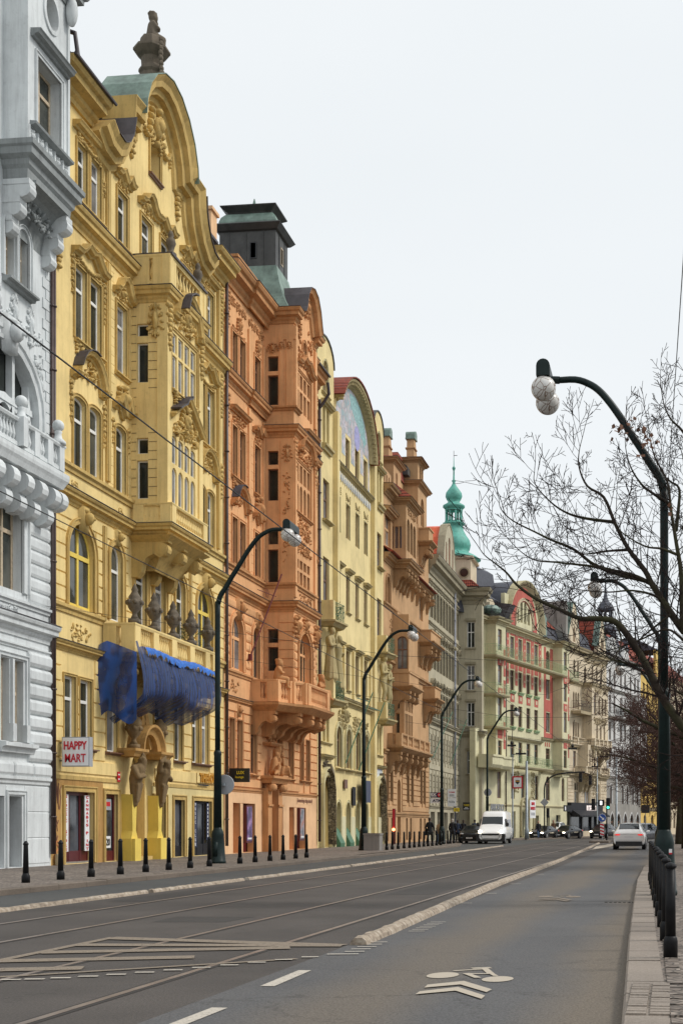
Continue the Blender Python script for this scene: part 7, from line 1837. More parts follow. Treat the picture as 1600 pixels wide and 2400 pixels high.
mb = MB(); mb.box(-.02, .02, -.02, .02, 38.2, 38.9); mb.box(-.02, .35, -.02, .02, 38.4, 38.45); part('weathercock', mb, 'wire_black', e)

# ================================================================ houses round the bend
A2 = 74.5
def Bl2(name, label, **k): return Bld(name, label, origin=P0, ang=A2, **k)
V = Bl2('town_house', 'pale green art nouveau house with red panels, mint iron balconies and a red arched gable', trim='lime_trim', wall='lime_render', frame='brown_paint', depth=.14)
H = []; dress = MB()
main = [(8.95, 10.05), (11.2, 12.3), (13.5, 14.6), (15.8, 16.9)]
for a, c in main:
 H += row(V, [(a, c, 18.9, 21.1), (a, c, 15.5, 17.6), (a, c, 11.8, 14.0)], nx=2, tr=(.7,)); H += row(V, [(a, c, 8.0, 10.2)], tr=(.7,))
 for z in (15.45, 11.75): sill(dress, a - .1, c + .1, z, pr=.25, h=.3)
for a, c in ((5.5, 6.5), (19.3, 20.6), (24.4, 25.3)): H += row(V, [(a, c, 18.6, 20.9, 'a' if a > 10 else 'r'), (a, c, 15.5, 17.7), (a, c, 11.8, 14.0), (a, c, 7.9, 10.0), (a, c, 4.2, 6.9, 'a' if a > 10 else 'r')], tr=(.7,), nx=2)
H += row(V, [(1.2, 2.2, 4.2, 6.3), (.4, 1.4, 19.2, 21.2), (9.2, 10.2, 4.2, 6.8), (12, 13, 4.2, 6.8), (16, 17, 4.2, 6.8)], tr=(.7,))
for a, c, z in ((9.4, 10.4, 2.9), (11.6, 12.8, 2.9), (13.6, 14.6, 3.2), (16.0, 17.2, 2.5), (19.5, 20.6, 2.5), (22.6, 24.0, 2.6), (5.6, 6.6, 2.7), (1.0, 2.6, 2.7)): H += [rect(a, c, .14, z)]; boxes(V, 'ground_opening', [(a, c, -.35, -.3, .14, z)], 'anthracite')
wall(V, rect(-.3, 26.2, .1, 22.0), H); volume(V, -.3, 26.2, 21.8, 'lime_trim', setback=.4)
V.p('window_sill', dress, 'mint_iron')
vb = 1.1
for b0, b1 in ((2.6, 5.1), (21.6, 23.9)):
 HB = []
 for z0, z1 in ((18.9, 21.0), (15.4, 17.6), (11.9, 14.2), (7.9, 9.9)): HB += row(V, [(b0 + .5, b0 + 1.5, z0, z1)], out=vb, tr=(.7,), pane='pane_curtain' if z0 > 11 else 'pane_dark')
 wall(V, rect(b0, b1, 6.9, 22.0), HB, out=vb, name='bay_wall'); sidewall(V, b0, 0, vb, 6.9, 22.0); sidewall(V, b1, 0, vb, 6.9, 22.0, sign=-1)
 for z in (14.8, 14.4 + 3.5, 10.6): boxes(V, 'red_panel', [(b0 + .4, b0 + 1.6, vb, vb + .03, z - .5, z + .35), (b0 + 1.9, b1 - .1, vb, vb + .03, z - 1.5, z + 1.2)], 'red_render')
 boxes(V, 'panel_stud', [(b0 + .85, b0 + 1.15, vb + .03, vb + .06, z - .25, z + .1) for z in (14.8, 17.9)] + [(b0 + 2.05, b0 + 2.3, vb + .03, vb + .06, z, z + .3) for z in (10.0, 11.0, 14.0, 15.2, 17.2)], 'beige_render')
cornice(V, 21.4, 22.1, .6, [(-.3, 0), (2.6, 0), (2.6, vb), (5.1, vb), (5.1, 0), (21.6, 0), (21.6, vb), (23.9, vb), (23.9, 0), (26.2, 0)])
cornice(V, 7.1, 7.6, .35, [(-.3, 0), (2.6, 0), (2.6, vb), (5.1, vb), (5.1, 0), (8.2, 0)]); cornice(V, 7.1, 7.6, .35, [(17.9, 0), (21.6, 0), (21.6, vb), (23.9, vb), (23.9, 0), (26.2, 0)]); cornice(V, 10.75, 11.1, .3, [(5.1, 0), (7.6, 0)]); cornice(V, 10.75, 11.1, .3, [(17.9, 0), (21.6, 0), (21.6, vb), (23.9, vb), (23.9, 0), (26.2, 0)]); cornice(V, 10.3, 10.6, .35, [(8.3, 0), (17.8, 0)])
band(V, 3.4, 3.6, .12, [(-.3, 0), (26.2, 0)])
# red fields
RP = []
for x in (7.75, 10.2, 12.45, 14.75, 17.05):
 RP.append((x, x + .85, 0, .03, 18.7, 22.2)); RP.append((x + .1, x + .75, 0, .03, 15.8 + .3, 18.4))
RP += [(5.1, 5.5, 0, .03, 11.1, 21.3), (6.5, 7.3, 0, .03, 11.1, 21.0), (18.7, 19.3, 0, .03, 11.1, 21.2), (20.6, 21.5, 0, .03, 11.1, 21.2), (19.3, 20.6, 0, .03, 14.1, 15.4), (23.95, 24.4, 0, .03, 11.1, 21.3), (25.3, 26.0, 0, .03, 11.1, 21.3), (.0, .4, 0, .03, 11, 21.4), (1.4, 1.8, 0, .03, 17.0, 21.4), (.4, 1.4, 0, .03, 21.2, 21.4), (19.3, 20.6, 0, .03, 11.1, 11.7)]
for a, c in main: RP += [(a, c, 0, .03, 21.2, 22.2), (a, c, 0, .03, 14.3, 15.2), (a, c, 0, .03, 17.75, 18.3)]
RP += [(x, x + .25, 0, .04, 10.2, 10.65) for x in (.3, .9, 1.5, 2.1, 5.3, 5.9, 6.5, 19.0, 19.6, 20.2, 24.2, 24.8, 25.4)]
boxes(V, 'red_panel', RP[:70], 'red_render')
mb = MB()
for x in (7.75, 10.2, 12.45, 14.75, 17.05):
 for z in (16.6, 17.4, 19.2, 19.9, 20.6, 21.3): mb.fbox(x + .32, x + .52, .03, .06, z, z + .22)
for a, c in main: mb.fbox(a + .35, a + .75, .03, .06, 14.55, 14.95)
V.p('panel_studs', mb, 'beige_render')
# arched gable
cx_, rz = 12.7, 4.9
gp = [(cx_ - rz * math.cos(PI * i / 20), 22.3 + 4.9 * math.sin(PI * i / 20)) for i in range(21)]
HG = row(V, [(10.6 + i * 1.05, 11.25 + i * 1.05, 22.9, 24.6 + (.6 if i in (1, 2) else 0), 'a') for i in range(4)], tr=(.6,), dep=.3, out=.05)
wall(V, [(cx_ + 4.9, 21.9)] + gp[::-1] + [(cx_ - 4.9, 21.9)], HG, out=.05, dep=.6, name='gable_wall')
mb = MB(); inner = [(cx_ - 3.7 * math.cos(PI * i / 20), 22.6 + 4.1 * math.sin(PI * i / 20)) for i in range(21)]; hole = [(cx_ + 2.4 * math.cos(PI * i / 12), 22.7 + 2.5 * math.sin(PI * i / 12)) for i in range(13)]
hole = hole[::-1]
mb.plate([(inner[0][0], 22.3)] + inner + [(inner[-1][0], 22.3), (cx_ + 2.45, 22.3)] + hole[::-1] + [(cx_ - 2.45, 22.3)], [], .09, .03); V.p('red_tympanum', mb, 'red_render')
mb = MB(); mb.vmould(gp, [(-.5, .05), (-.35, .2), (-.1, .45), (.1, .6), (.2, .6), (.2, -.3), (0, -.3)]); V.p('gable_hood', mb, 'lime_trim'); mb = MB(); mb.vmould(gp, [(.0, -.3), (.18, -.3), (.18, -3.2), (0, -3.2)]); V.p('gable_barrel', mb, 'slate')
mb = MB(); surround(mb, 'a', cx_ - 2.35, cx_ + 2.35, 22.5, 25.3, wd=.3, th=.2, out=.05); V.p('gable_arch', mb, 'beige_render')
boxes(V, 'gable_pier', [(7.2, 8.3, -.3, .1, 21.9, 25.3), (17.2, 18.3, -.3, .1, 21.9, 24.6)], 'lime_render')
mb = MB(); mb.prism([(1.0, 22.0), (2.0, 24.0), (-2.0, 24.6), (-3.0, 22)], 6.6, 8.0, lambda u, v, a: (a, -(u - 1), v)); V.p('sheet_shoulder', mb, 'sheet_dark')
# roofs: slate mansard with dormer and iron attic balcony
mb = MB()
mb.prism([(-.5, 22.0), (-.9, 24.6), (-2.2, 25.4), (-2.6, 27.9), (-3.2, 28.3), (-10, 29.0), (-11, 22)], -3.5, 10.5, lambda u, v, a: (a, -u, v)); V.p('mansard_roof', mb, 'slate')
mb = MB(); mb.prism([(-.5, 22.0), (-1.2, 24.0), (-10, 24.0), (-11, 22)], 17.9, 26.2, lambda u, v, a: (a, -u, v)); V.p('mansard_roof', mb, 'slate'); mb = MB(); mb.prism([(-1.0, 24.0), (-4.2, 27.4), (-9, 24)], 17.0, 25.2, lambda u, v, a: (a, -u, v)); V.p('tiled_roof', mb, 'roof_tiles_red')
mb = MB(); mb.prism([(18.6, 22.2), (20.2, 22.2), (20.2, 24.5), (19.4, 25.0), (18.6, 24.5)], -.2, -2, lambda u, v, a: (u, -a, v)); V.p('dormer', mb, 'copper_dull')
mb = MB(); mb.prism([(3.6, 22.4), (4.8, 22.4), (4.8, 23.8), (4.2, 24.2), (3.6, 23.8)], .0, -2, lambda u, v, a: (u, -a, v)); V.p('dormer', mb, 'beige_render')
boxes(V, 'chimney', [(.6, 1.6, -6, -5, 28.3, 29.6), (-2.6, -1.6, -6, -5, 28, 29.2)], 'drab_render')
mb = MB(); mb.ell((3.2, -.4, 22.9), (1.3, .9, .5), 12, 6); V.p('attic_canopy', mb, 'copper_dull')
railing(V, [(1.8, .9), (6.6, .9)], 22.1, 23.2, step=.13, mat='black_paint', name='attic_railing'); railing(V, [(20.5, .9), (24.8, .9)], 22.1, 23.2, step=.13, mat='black_paint', name='attic_railing')
mb = MB(); mb.prism([(25.6, 22.5), (26.2, 22.5), (26.2, 26.8), (25.7, 27.4), (25.6, 24.0)], .1, -5, lambda u, v, a: (u, -a, v)); V.p('fire_wall', mb, 'rubble_grey')
# mint balconies
for s0, s1, o_, z in ((5.2, 22.0, 1.5, 18.25), (1.2, 4.6, 1.7, 18.2), (1.2, 4.6, 1.7, 14.4), (1.2, 4.6, 1.7, 11.2), (24.0, 26.9, 1.2, 18.1), (8.3, 17.9, 1.3, 7.55)):
 mb = MB(); mb.hmould([(s0, 0), (s0, o_), (s1, o_), (s1, 0)], [(-.8, z - .25), (0, z - .2), (.1, z - .05), (.1, z + .03), (-.8, z + .05)]); V.p('balcony_slab', mb, 'lime_trim')
 railing(V, [(s0, .1), (s0, o_), (s1, o_), (s1, .1)], z + .05, z + 1.05, step=.2, mat='mint_iron', name='balcony_railing')
mb = MB(); mb.hmould([(-1.8, 2.6), (.6, 2.6), (2.6, 1.9), (5.4, 1.9), (7.5, .2)], [(-1.5, 7.0), (-.2, 7.0), (0, 7.3), (0, 8.0), (.1, 8.05), (.1, 8.25), (-1.5, 8.3)]); V.p('curved_balcony', mb, 'lime_render')
wall(V, rect(-2.0, .9, .1, 10.8), [], out=.9, name='corner_wall', dep=.6);
mb = MB(); surround(mb, 'a', 12.0, 13.2, .3, 4.0, wd=.4, th=.2); surround(mb, 'a', 14.2, 15.4, .3, 4.2, wd=.4, th=.2); V.p('portal_surround', mb, 'lime_trim')
ornament(V, 'field', 10.7, 6.0, 1.2, 2.4, seed=77, rel=.12, mat='lime_trim'); ornament(V, 'field', 15.3, 5.9, 1.2, 2.8, seed=78, rel=.12, mat='lime_trim')
pipe(V, 7.55, .4, 21.5, .12, .07, 'pipe_brown')
# beige neo-gothic house
E_ = Bl2('town_house', 'beige neo-gothic house with pointed windows, carved oriel and a dark shop front', trim='beige_trim', wall='beige_render', frame='brown_paint', depth=.16)
H = []; dress = MB()
for a in (28.2, 29.0, 29.8): H += row(E_, [(a, a + .6, 15.2, 17.2, 'p'), (a, a + .6, 11.7, 13.6)], tr=(.6,))
H += row(E_, [(28.4, 29.0, 18.9, 21.0, 'p'), (29.7, 30.3, 18.9, 21.0, 'p'), (32.2, 33.0, 18.4, 20.6, 'p'), (35.0, 35.6, 19, 21, 'p'), (36.6, 37.2, 19, 21, 'p'), (38.4, 39, 19, 21, 'p')], tr=(.6,))
H += row(E_, [(28.3, 29.3, 8.2, 10.2), (36.0, 36.9, 8.0, 10), (37.6, 38.5, 8.0, 10)], tr=(.6,)) + row(E_, [(28.6, 30.4, 4.0, 6.5), (32.2, 34.2, 4.0, 6.5), (36.4, 38.0, 4.0, 6.5)], nx=3, tr=(.6,), frame='beige_render')
H += row(E_, [(38.6, 39.8, 15, 17.4, 'p'), (38.6, 39.8, 11.8, 14, 'p')], tr=(.6,))
wall(E_, rect(26.25, 40.7, 3.2, 22.3), H); volume(E_, 26.25, 40.7, 22.2, 'beige_trim', setback=.4); wall(E_, rect(38.0, 40.7, .1, 3.2), [])
HB = row(E_, [(32.3, 33.2, 14.8, 17.4, 'p'), (34.0, 34.7, 14.8, 17.0, 'p'), (35.2, 35.9, 14.8, 17.0, 'p'), (36.4, 37.1, 14.8, 17.0, 'p')] + [(a, a + .6, 11.3, 13.6, 'p') for a in (33.2, 34.6, 36.0)], out=1.2, tr=(.6,))
wall(E_, rect(31.6, 37.8, 10.6, 18.3), HB, out=1.2, name='oriel_wall'); sidewall(E_, 31.6, 0, 1.2, 10.6, 18.3); sidewall(E_, 37.8, 0, 1.2, 10.6, 18.3, sign=-1)
HB = row(E_, [(30.6 + i * .8, 31.1 + i * .8, 8.2, 10.4) for i in range(3)], out=1.2, tr=(.6,)); wall(E_, rect(30.2, 33.4, 7.4, 11.0), HB, out=1.2, name='oriel_wall'); sidewall(E_, 30.2, 0, 1.2, 7.4, 11.0); sidewall(E_, 33.4, 0, 1.2, 7.4, 11.0, sign=-1)
for z0, z1, pr in ((17.9, 18.5, .3), (10.4, 10.9, .4), (7.0, 7.6, .5)): cornice(E_, z0, z1, pr, [(26.25, 0), (31.6 if z0 > 8 else 30.2, 0), (31.6 if z0 > 8 else 30.2, 1.2), (37.8 if z0 > 8 else 33.4, 1.2), (37.8 if z0 > 8 else 33.4, 0), (40.7, 0)])
cornice(E_, 21.6, 22.5, .6, [(26.25, 0), (40.7, 0)])
balustrade(E_, [(26.4, .3), (31.4, .3), (31.5, 1.5), (37.8, 1.5), (38, .4), (40.6, .4)], 10.9, 11.8, [(.5,), (), (.25, .5, .75), (), ()], step=.3, mat='beige_render'); balustrade(E_, [(28.4, .3), (28.4, 1.5), (37.0, 1.5), (37.0, .3)], 7.5, 8.4, [(), (.3, .6), ()], step=.3, mat='beige_render')
mb = MB()
for c in (32.2, 34, 35.8, 37.4): corbel(mb, c, .5, 10.4, 1.4, 2.0)
for c in (30.6, 32, 33.2): corbel(mb, c, .5, 7.0, 1.4, 1.6)
E_.p('oriel_corbel', mb, 'beige_trim')
railing(E_, [(27.6, .1), (27.6, 1.2), (31.4, 1.2)], 14.9, 16.0, step=.15, mat='black_paint', name='balcony_railing'); boxes(E_, 'balcony_slab', [(27.5, 31.5, 0, 1.25, 14.5, 14.85)], 'beige_trim')
for i, (c, z, w_, h_) in enumerate(((34.6, 14.0, 5.0, .9), (29.3, 7.0, 1.6, 1.0), (35.8, 6.0, 1.2, 2.6), (34.6, 17.6, 5, .5), (36, 21.3, 8, .5))): ornament(E_, 'field', c, z, w_, h_, seed=i + 5, rel=.12, out=1.2 if c == 34.6 else 0)
rustic(E_, 3.6, 6.9, .4, 26.3, 40.6, [(28.4, 30.6, 3.8, 6.7), (32, 34.4, 3.8, 6.7), (36.2, 38.2, 3.8, 6.7)], pr=.06, gap=.06)
for s0, s1, zt in ((26.6, 30.4, 27.5), (37.2, 40.4, 27.0)):
 c_ = (s0 + s1) / 2; wall(E_, [(s0, 22.0), (s1, 22.0), (s1, 23.6), (c_ + .4, zt), (c_ - .4, zt), (s0, 23.6)], [arch(c_ - .4, c_ + .4, 23, 24.8, point=True)], out=.05, dep=.5, name='gable_wall')
 mb = MB(); mb.prism([(s0, 22.5), (s0, 23.7), (c_ - .4, zt + .15), (c_ + .4, zt + .15), (s1, 23.7), (s1, 22.5)], -.55, -6, lambda u, v, a: (u, -a, v)); E_.p('gable_roof', mb, 'roof_tiles_red'); mb = MB(); mb.vmould([(s0, 23.6), (c_ - .4, zt), (c_ + .4, zt), (s1, 23.6)], [(0, .1), (.14, .1), (.14, -.7), (0, -.7)]); E_.p('gable_coping', mb, 'copper_dull')
mb = MB(); mb.prism([(0, 22.4), (-.8, 23), (-4.5, 27), (-9, 27), (-10, 22.4)], 26.3, 40.7, lambda u, v, a: (a, -u, v)); E_.p('roof', mb, 'roof_tiles_red')
mb = MB(); mb.prism([(-.5, 22.4), (-1.2, 24.6), (-2, 25.2), (-2.6, 22.4)], 31.0, 36.8, lambda u, v, a: (a, -u, v)); E_.p('mansard_front', mb, 'slate')
# dark shop front with awning and neon lettering
mb = MB(); mb.fbox(26.3, 37.8, .0, .5, 2.85, 4.1); E_.p('shop_fascia', mb, 'anthracite')
mb = MB(); mb.prism([(.4, 3.3), (1.5, 2.6), (1.5, 2.45), (.4, 2.7)], 26.6, 37.6, lambda u, v, a: (a, -u, v)); E_.p('awning', mb, 'anthracite')
boxes(E_, 'shop_pier', [(26.3, 26.8, 0, .3, .1, 2.9), (30.6, 31.0, 0, .3, .1, 2.9), (34.0, 34.4, 0, .3, .1, 2.9), (36.0, 36.6, 0, .3, .1, 2.9), (37.3, 38.0, 0, .3, .1, 2.9)], 'black_paint')
mb = MB(); mb.fbox(26.8, 37.5, -.1, .1, .7, 2.9); E_.p('shop_window', mb, 'shop_glass'); boxes(E_, 'stall_riser', [(26.8, 34.2, .1, .28, .1, .75)], 'beige_render')
e = empty('shop_sign', 'glowing white letters on the dark shop fascia of the beige gothic house', 'sign', (*world_of(33.4, .52, P0, A2), 3.45), R(A2))
m_w = plain('neon_white', (.9, .8, .75), .4, emit=(1, .85, .8), estr=.5); part('lettering', textmesh('KOEKOTI', .75, 'neon_white', 0, .02, w=3.4), None, e)
# white and grey rubble-faced house
F_ = Bl2('town_house', 'white upper storeys over grey rubble masonry with pointed arches and dark spired roof', trim='rubble_grey', wall='white_render', frame='brown_paint', depth=.16)
H = []
for a in (41.8, 43.6, 46.4, 48.2, 50.6, 52.6, 54.0):
 for z0, z1 in ((19.2, 21.4), (15.8, 18.0), (12.3, 14.6), (8.8, 11.0)): H += row(F_, [(a, a + .8, z0, z1, 'p' if z0 > 19 else 'r')], tr=(.65,), nx=2)
wall(F_, rect(40.75, 55.6, 7.4, 23.0), H); volume(F_, 40.75, 55.6, 22.8, 'white_render', setback=.4)
H = row(F_, [(a, a + .9, 4.2, 6.6, 'p') for a in (42, 44.2, 47, 49, 51.5, 53.6)], tr=(.6,)) + row(F_, [(a, a + 1.6, .14, 3.0, 'p') for a in (42.2, 44.9, 47.8, 50.6, 53.3)], tr=(.6,))
wall(F_, rect(40.75, 55.6, .1, 7.4), H, mat='rubble_grey', name='rubble_wall'); mb = MB()
for a in (42.2, 44.9, 47.8, 50.6, 53.3): surround(mb, 'p', a, a + 1.6, .14, 3.0, wd=.2)
for a in (42, 44.2, 47, 49, 51.5, 53.6): surround(mb, 'p', a, a + .9, 4.2, 6.6, wd=.2)
F_.p('window_surround', mb, 'white_render')
cornice(F_, 7.2, 7.7, .3, [(40.75, 0), (55.6, 0)]); cornice(F_, 14.9, 15.2, .25, [(40.75, 0), (55.6, 0)]); cornice(F_, 18.4, 18.8, .3, [(40.75, 0), (55.6, 0)]); cornice(F_, 22.4, 23.1, .5, [(40.75, 0), (55.6, 0)])
wall(F_, rect(51.0, 54.8, 7.0, 18.5), row(F_, [(51.6 + i * 1.1, 52.2 + i * 1.1, z, z + 1.9) for i in range(3) for z in (8.8, 12.4, 15.8)], out=1.1, tr=(.6,)), out=1.1, name='oriel_wall'); sidewall(F_, 51.0, 0, 1.1, 7.0, 18.5); sidewall(F_, 54.8, 0, 1.1, 7.0, 18.5, sign=-1)
for s0, z in ((41.2, 15.2), (46.0, 15.2)): railing(F_, [(s0, .1), (s0, 1.1), (s0 + 3.2, 1.1), (s0 + 3.2, .1)], z, z + 1.1, step=.14, mat='black_paint', name='balcony_railing'); boxes(F_, 'balcony_slab', [(s0, s0 + 3.2, 0, 1.15, z - .25, z - .02)], 'rubble_grey')
mb = MB(); mb.prism([(0, 23), (-1.5, 26), (-4, 27.0), (-9, 23)], 40.75, 50, lambda u, v, a: (a, -u, v)); F_.p('roof', mb, 'slate'); mb = MB(); mb.prism([(0, 23), (-4, 27.5), (-9, 23)], 50, 55.6, lambda u, v, a: (a, -u, v)); F_.p('roof', mb, 'roof_tiles_red')
mb = MB(); mb.prism([(42.2, 23), (45.6, 23), (45.6, 23.8), (43.9, 25.6), (42.2, 23.8)], .05, -3, lambda u, v, a: (u, -a, v)); mb.prism([(47.6, 23), (50.2, 23), (50.2, 23.6), (48.9, 25.0), (47.6, 23.6)], .05, -3, lambda u, v, a: (u, -a, v)); F_.p('gable', mb, 'white_render')
def spire(b, s, out, z0, r, h, mat='slate', nm='spire', top=0):
 mb = MB(); mb.lathe([(r, z0), (r, z0 + h * .25), (r * 1.25, z0 + h * .27), (r * 1.2, z0 + h * .3), (r * .8, z0 + h * .33), (r * .75, z0 + h * .48), (r * 1.1, z0 + h * .5), (r * .9, z0 + h * .56), (r * .3, z0 + h * .66), (r * .1, z0 + h * .85), (.02, z0 + h)], (s, -out, 0), 8); b.p(nm, mb, mat)
spire(F_, 51.5, -.8, 23.5, .35, 4.5)
# open belfry standing behind the gothic house
e = empty('bell_tower', 'slim dark belfry with an open lantern rising behind the white house', 'tower', (*world_of(55.5, -5.0, P0, A2), .6))
mb = MB(); mb.lathe([(1.5, 20), (1.5, 27.5), (1.7, 27.6), (1.7, 27.8), (1.0, 28.4)], (0, 0, 0), 8); mb.lathe([(.95, 30.3), (1.2, 30.4), (1.25, 30.6), (1.0, 31.0), (.9, 31.3), (.5, 31.7), (.3, 32.2), (.16, 33), (.03, 34.9)], (0, 0, 0), 8)
for i in range(8): a = i * PI / 4; mb.lathe([(.13, 28.2), (.13, 30.4)], (.85 * math.cos(a), .85 * math.sin(a), 0), 6)
part('tower_body', mb, 'slate', e)
# yellow house farther on, and the last pale houses behind the trees
Z_ = Bl2('town_house', 'deep yellow distant house with red roof seen through the bare trees', trim='beige_trim', wall='gold_render', frame='brown_paint', depth=.16)
H = []
for a in (56.6, 58.4, 61.0, 62.8, 65.4, 67.2):
 for z0 in (4.3, 8.0, 11.6, 15.2, 18.8): H += row(Z_, [(a, a + .95, z0, z0 + 2.2)], tr=(.6,))
H += row(Z_, [(a, a + 1.3, .14, 2.9, 'a') for a in (57.0, 60.6, 63.6, 66.4)], tr=(.6,))
wall(Z_, rect(55.65, 69.0, .1, 22.6), H); volume(Z_, 55.65, 69.0, 22.5, 'gold_render', setback=.4)
for z in (3.4, 7.4, 14.6, 22.0): cornice(Z_, z, z + .4, .3, [(55.65, 0), (69.0, 0)])
rustic(Z_, 3.9, 7.3, .45, 55.7, 68.9, [(a - .1, a + 1.05, 4.2, 6.6) for a in (56.6, 58.4, 61.0, 62.8, 65.4, 67.2)], pr=.05, gap=.05)
mb = MB(); mb.prism([(.2, 22.6), (-4, 27.2), (-9, 22.6)], 55.65, 63.0, lambda u, v, a: (a, -u, v)); Z_.p('roof', mb, 'roof_tiles_red'); wall(Z_, rect(63.0, 69.0, 22.6, 26.3), [], out=0)
mb = MB(); mb.prism([(.2, 26.3), (-4, 28.5), (-9, 26.3)], 63.0, 69.0, lambda u, v, a: (a, -u, v)); Z_.p('roof', mb, 'slate')
for i, (s0, s1, zt, wm, lab) in enumerate(((69.1, 84.0, 23.0, 'beige_render', 'far beige house behind the tree crowns right of the deep yellow house'), (84.1, 104.0, 21.0, 'drab_render', 'farthest drab house at the right edge beyond the trees'))):
 Q = Bl2('town_house', lab, trim='beige_trim', wall=wm, frame='brown_paint', depth=.16); H = []
 for j in range(6):
  a = s0 + 1.0 + j * (s1 - s0 - 1.5) / 6
  for z0 in (1.0, 4.6, 8.4, 12.0, 15.6): H += row(Q, [(a, a + 1.1, z0, z0 + 2.2)], tr=(.6,))
 wall(Q, rect(s0, s1, .1, zt), H); volume(Q, s0, s1, zt - .1, wm, setback=.4)
 for z in (3.9, 11.3, zt - .6): cornice(Q, z, z + .5, .35, [(s0, 0), (s1, 0)])
 mb = MB(); mb.prism([(.3, zt), (-4.5, zt + 4), (-9, zt)], s0, s1, lambda u, v, a: (a, -u, v)); Q.p('roof', mb, 'roof_tiles_red')
# street signs fixed to the drab and tan houses
def pboard(name, label, s, z0, z1, w_, mat, o0=.25, b=None):
 e = empty(name, label, 'sign', (FX + o0, s, z0)); e.scale = (.55, .55, .55); mb = MB(); mb.box(0, w_, -.07, .07, 0, z1 - z0); part('panel', mb, mat, e)
 mb = MB(); mb.tube([(-o0 / .55, 0, (z1 - z0) / 2), (0, 0, (z1 - z0) / 2)], .03, 5); part('bracket', mb, 'steel', e); return e
def word(e, t, x, z, h, mat, w=None, bold=.02): return part('lettering', textmesh(t, h, mat, bold, .008, w=w), None, e, loc=(x, -.085, z))
e = pboard('hanging_sign', 'dark exchange sign with white letters EX and a red 0% disc above the ATM sign', 110.4, 3.78, 4.58, 1.9, 'sign_navy', .1)
word(e, 'EX', .5, .47, .42, 'sign_white', w=.85, bold=.04); mb = MB(); mb.box(.1, .9, -.08, -.075, .08, .15); part('print', mb, 'sign_white', e)
mb = MB(); mb.lathe([(.36, -.1), (.36, -.075)], (1.45, 0, .42), 20, 'y'); part('disc', mb, 'sign_red', e); part('lettering', textmesh('0%', .24, 'sign_white', .02, .008), None, e, loc=(1.45, -.11, .42))
e = pboard('hanging_sign', 'white sign with large dark letters ATM below the exchange sign', 110.45, 3.32, 4.07, 1.9, 'sign_white', .1); word(e, 'ATM', .95, .38, .42, 'sign_navy', w=1.35, bold=.05)
e = pboard('hanging_sign', 'upper white shop sign with small red and dark print by the grey drainpipe', 117.0, 3.93, 5.3, 1.35, 'sign_white', .45); word(e, 'TOMMI', .68, .85, .24, 'sign_red', w=1.0); mb = MB(); mb.box(.3, 1.05, -.08, -.075, .38, .46); mb.box(.25, 1.1, -.08, -.075, .2, .28); part('print', mb, 'ink_dark', e)
e = pboard('hanging_sign', 'lower pale shop sign with dark handwriting by the grey drainpipe', 117.0, 3.13, 4.5, 1.35, 'sign_white', .45); word(e, 'Villa', .68, .75, .36, 'ink_dark', w=1.0, bold=0.0)
e = pboard('hanging_sign', 'small yellow sign jutting out between the white and the black signs', 120.0, 2.7, 3.3, .95, 'sign_yellow', .5); mb = MB(); mb.box(.2, .75, -.08, -.075, .2, .26); mb.box(.2, .75, -.08, -.075, .34, .4); part('print', mb, 'ink_brown', e)
e = pboard('hanging_sign', 'black sign with yellow letters YAMI near the corner of the grey-beige house', 123.2, 2.83, 4.23, 1.2, 'sign_black', .85); word(e, 'YAMI', .6, .92, .36, 'sign_yellow', w=.95); mb = MB(); mb.box(.35, .85, -.08, -.075, .44, .52); mb.box(.12, 1.05, -.08, -.075, .24, .33); part('print', mb, 'sign_white', e)
e = empty('wall_lettering', 'faint grey letters on the wall behind the fourth lamp post', 'sign', (*world_of(1.6, .96, P0, A2), 3.2), R(A2)); part('lettering', textmesh('ARKADO', .75, 'sign_grey', 0, .05, w=3.4), None, e, loc=(1.6, 0, 0))
e = empty('shop_sign', 'white sign with red letters MINI MARKET in front of the pale green house', 'sign', (*world_of(13.2, .8, P0, A2), 2.2), R(A2)); mb = MB(); mb.box(-.8, .8, -.06, .0, 0, 1.9); part('panel', mb, 'sign_white', e)
part('lettering', textmesh('MINI', .35, 'sign_red', .03, .01, w=.9), None, e, loc=(0, -.08, 1.55)); part('lettering', textmesh('MARKET', .35, 'sign_red', .03, .01, w=1.4), None, e, loc=(0, -.08, 1.05)); mb = MB(); mb.box(-.5, -.1, -.08, -.07, .3, .6); mb.box(.05, .5, -.08, -.07, .3, .6); part('print', mb, 'sign_grey', e)
e = empty('shop_sign', 'small dark shop sign on the pale green house beside the awning', 'sign', (*world_of(23.0, 1.2, P0, A2), 3.0), R(A2)); mb = MB(); mb.box(-1.3, 1.3, -.1, .0, 0, .7); part('panel', mb, 'anthracite', e)
mb = MB(); mb.box(-1.15, -.8, -.13, -.11, .12, .55); part('print', mb, 'sign_white', e)
e = empty('flag_rod', 'left green slanting flag rod on the grey-beige house', 'flag pole', (FX + .1, 111.5, 7.2), R(90)); mb = MB(); mb.tube([(0, 0, 0), (3.0, -1.2, 4.2)], .04, 5); mb.tube([(1.6, -.5, 3.6), (3.2, -1.1, 3.6)], .03, 4); part('rod', mb, 'pole_green', e)
e = empty('flag_rod', 'right green slanting flag rod on the grey-beige house', 'flag pole', (FX + .1, 120.5, 7.0), R(90)); mb = MB(); mb.tube([(0, 0, 0), (2.2, -1.2, 4.4)], .04, 5); mb.tube([(1.0, -.6, 3.8), (2.6, -1.1, 3.8)], .03, 4); part('rod', mb, 'pole_green', e)
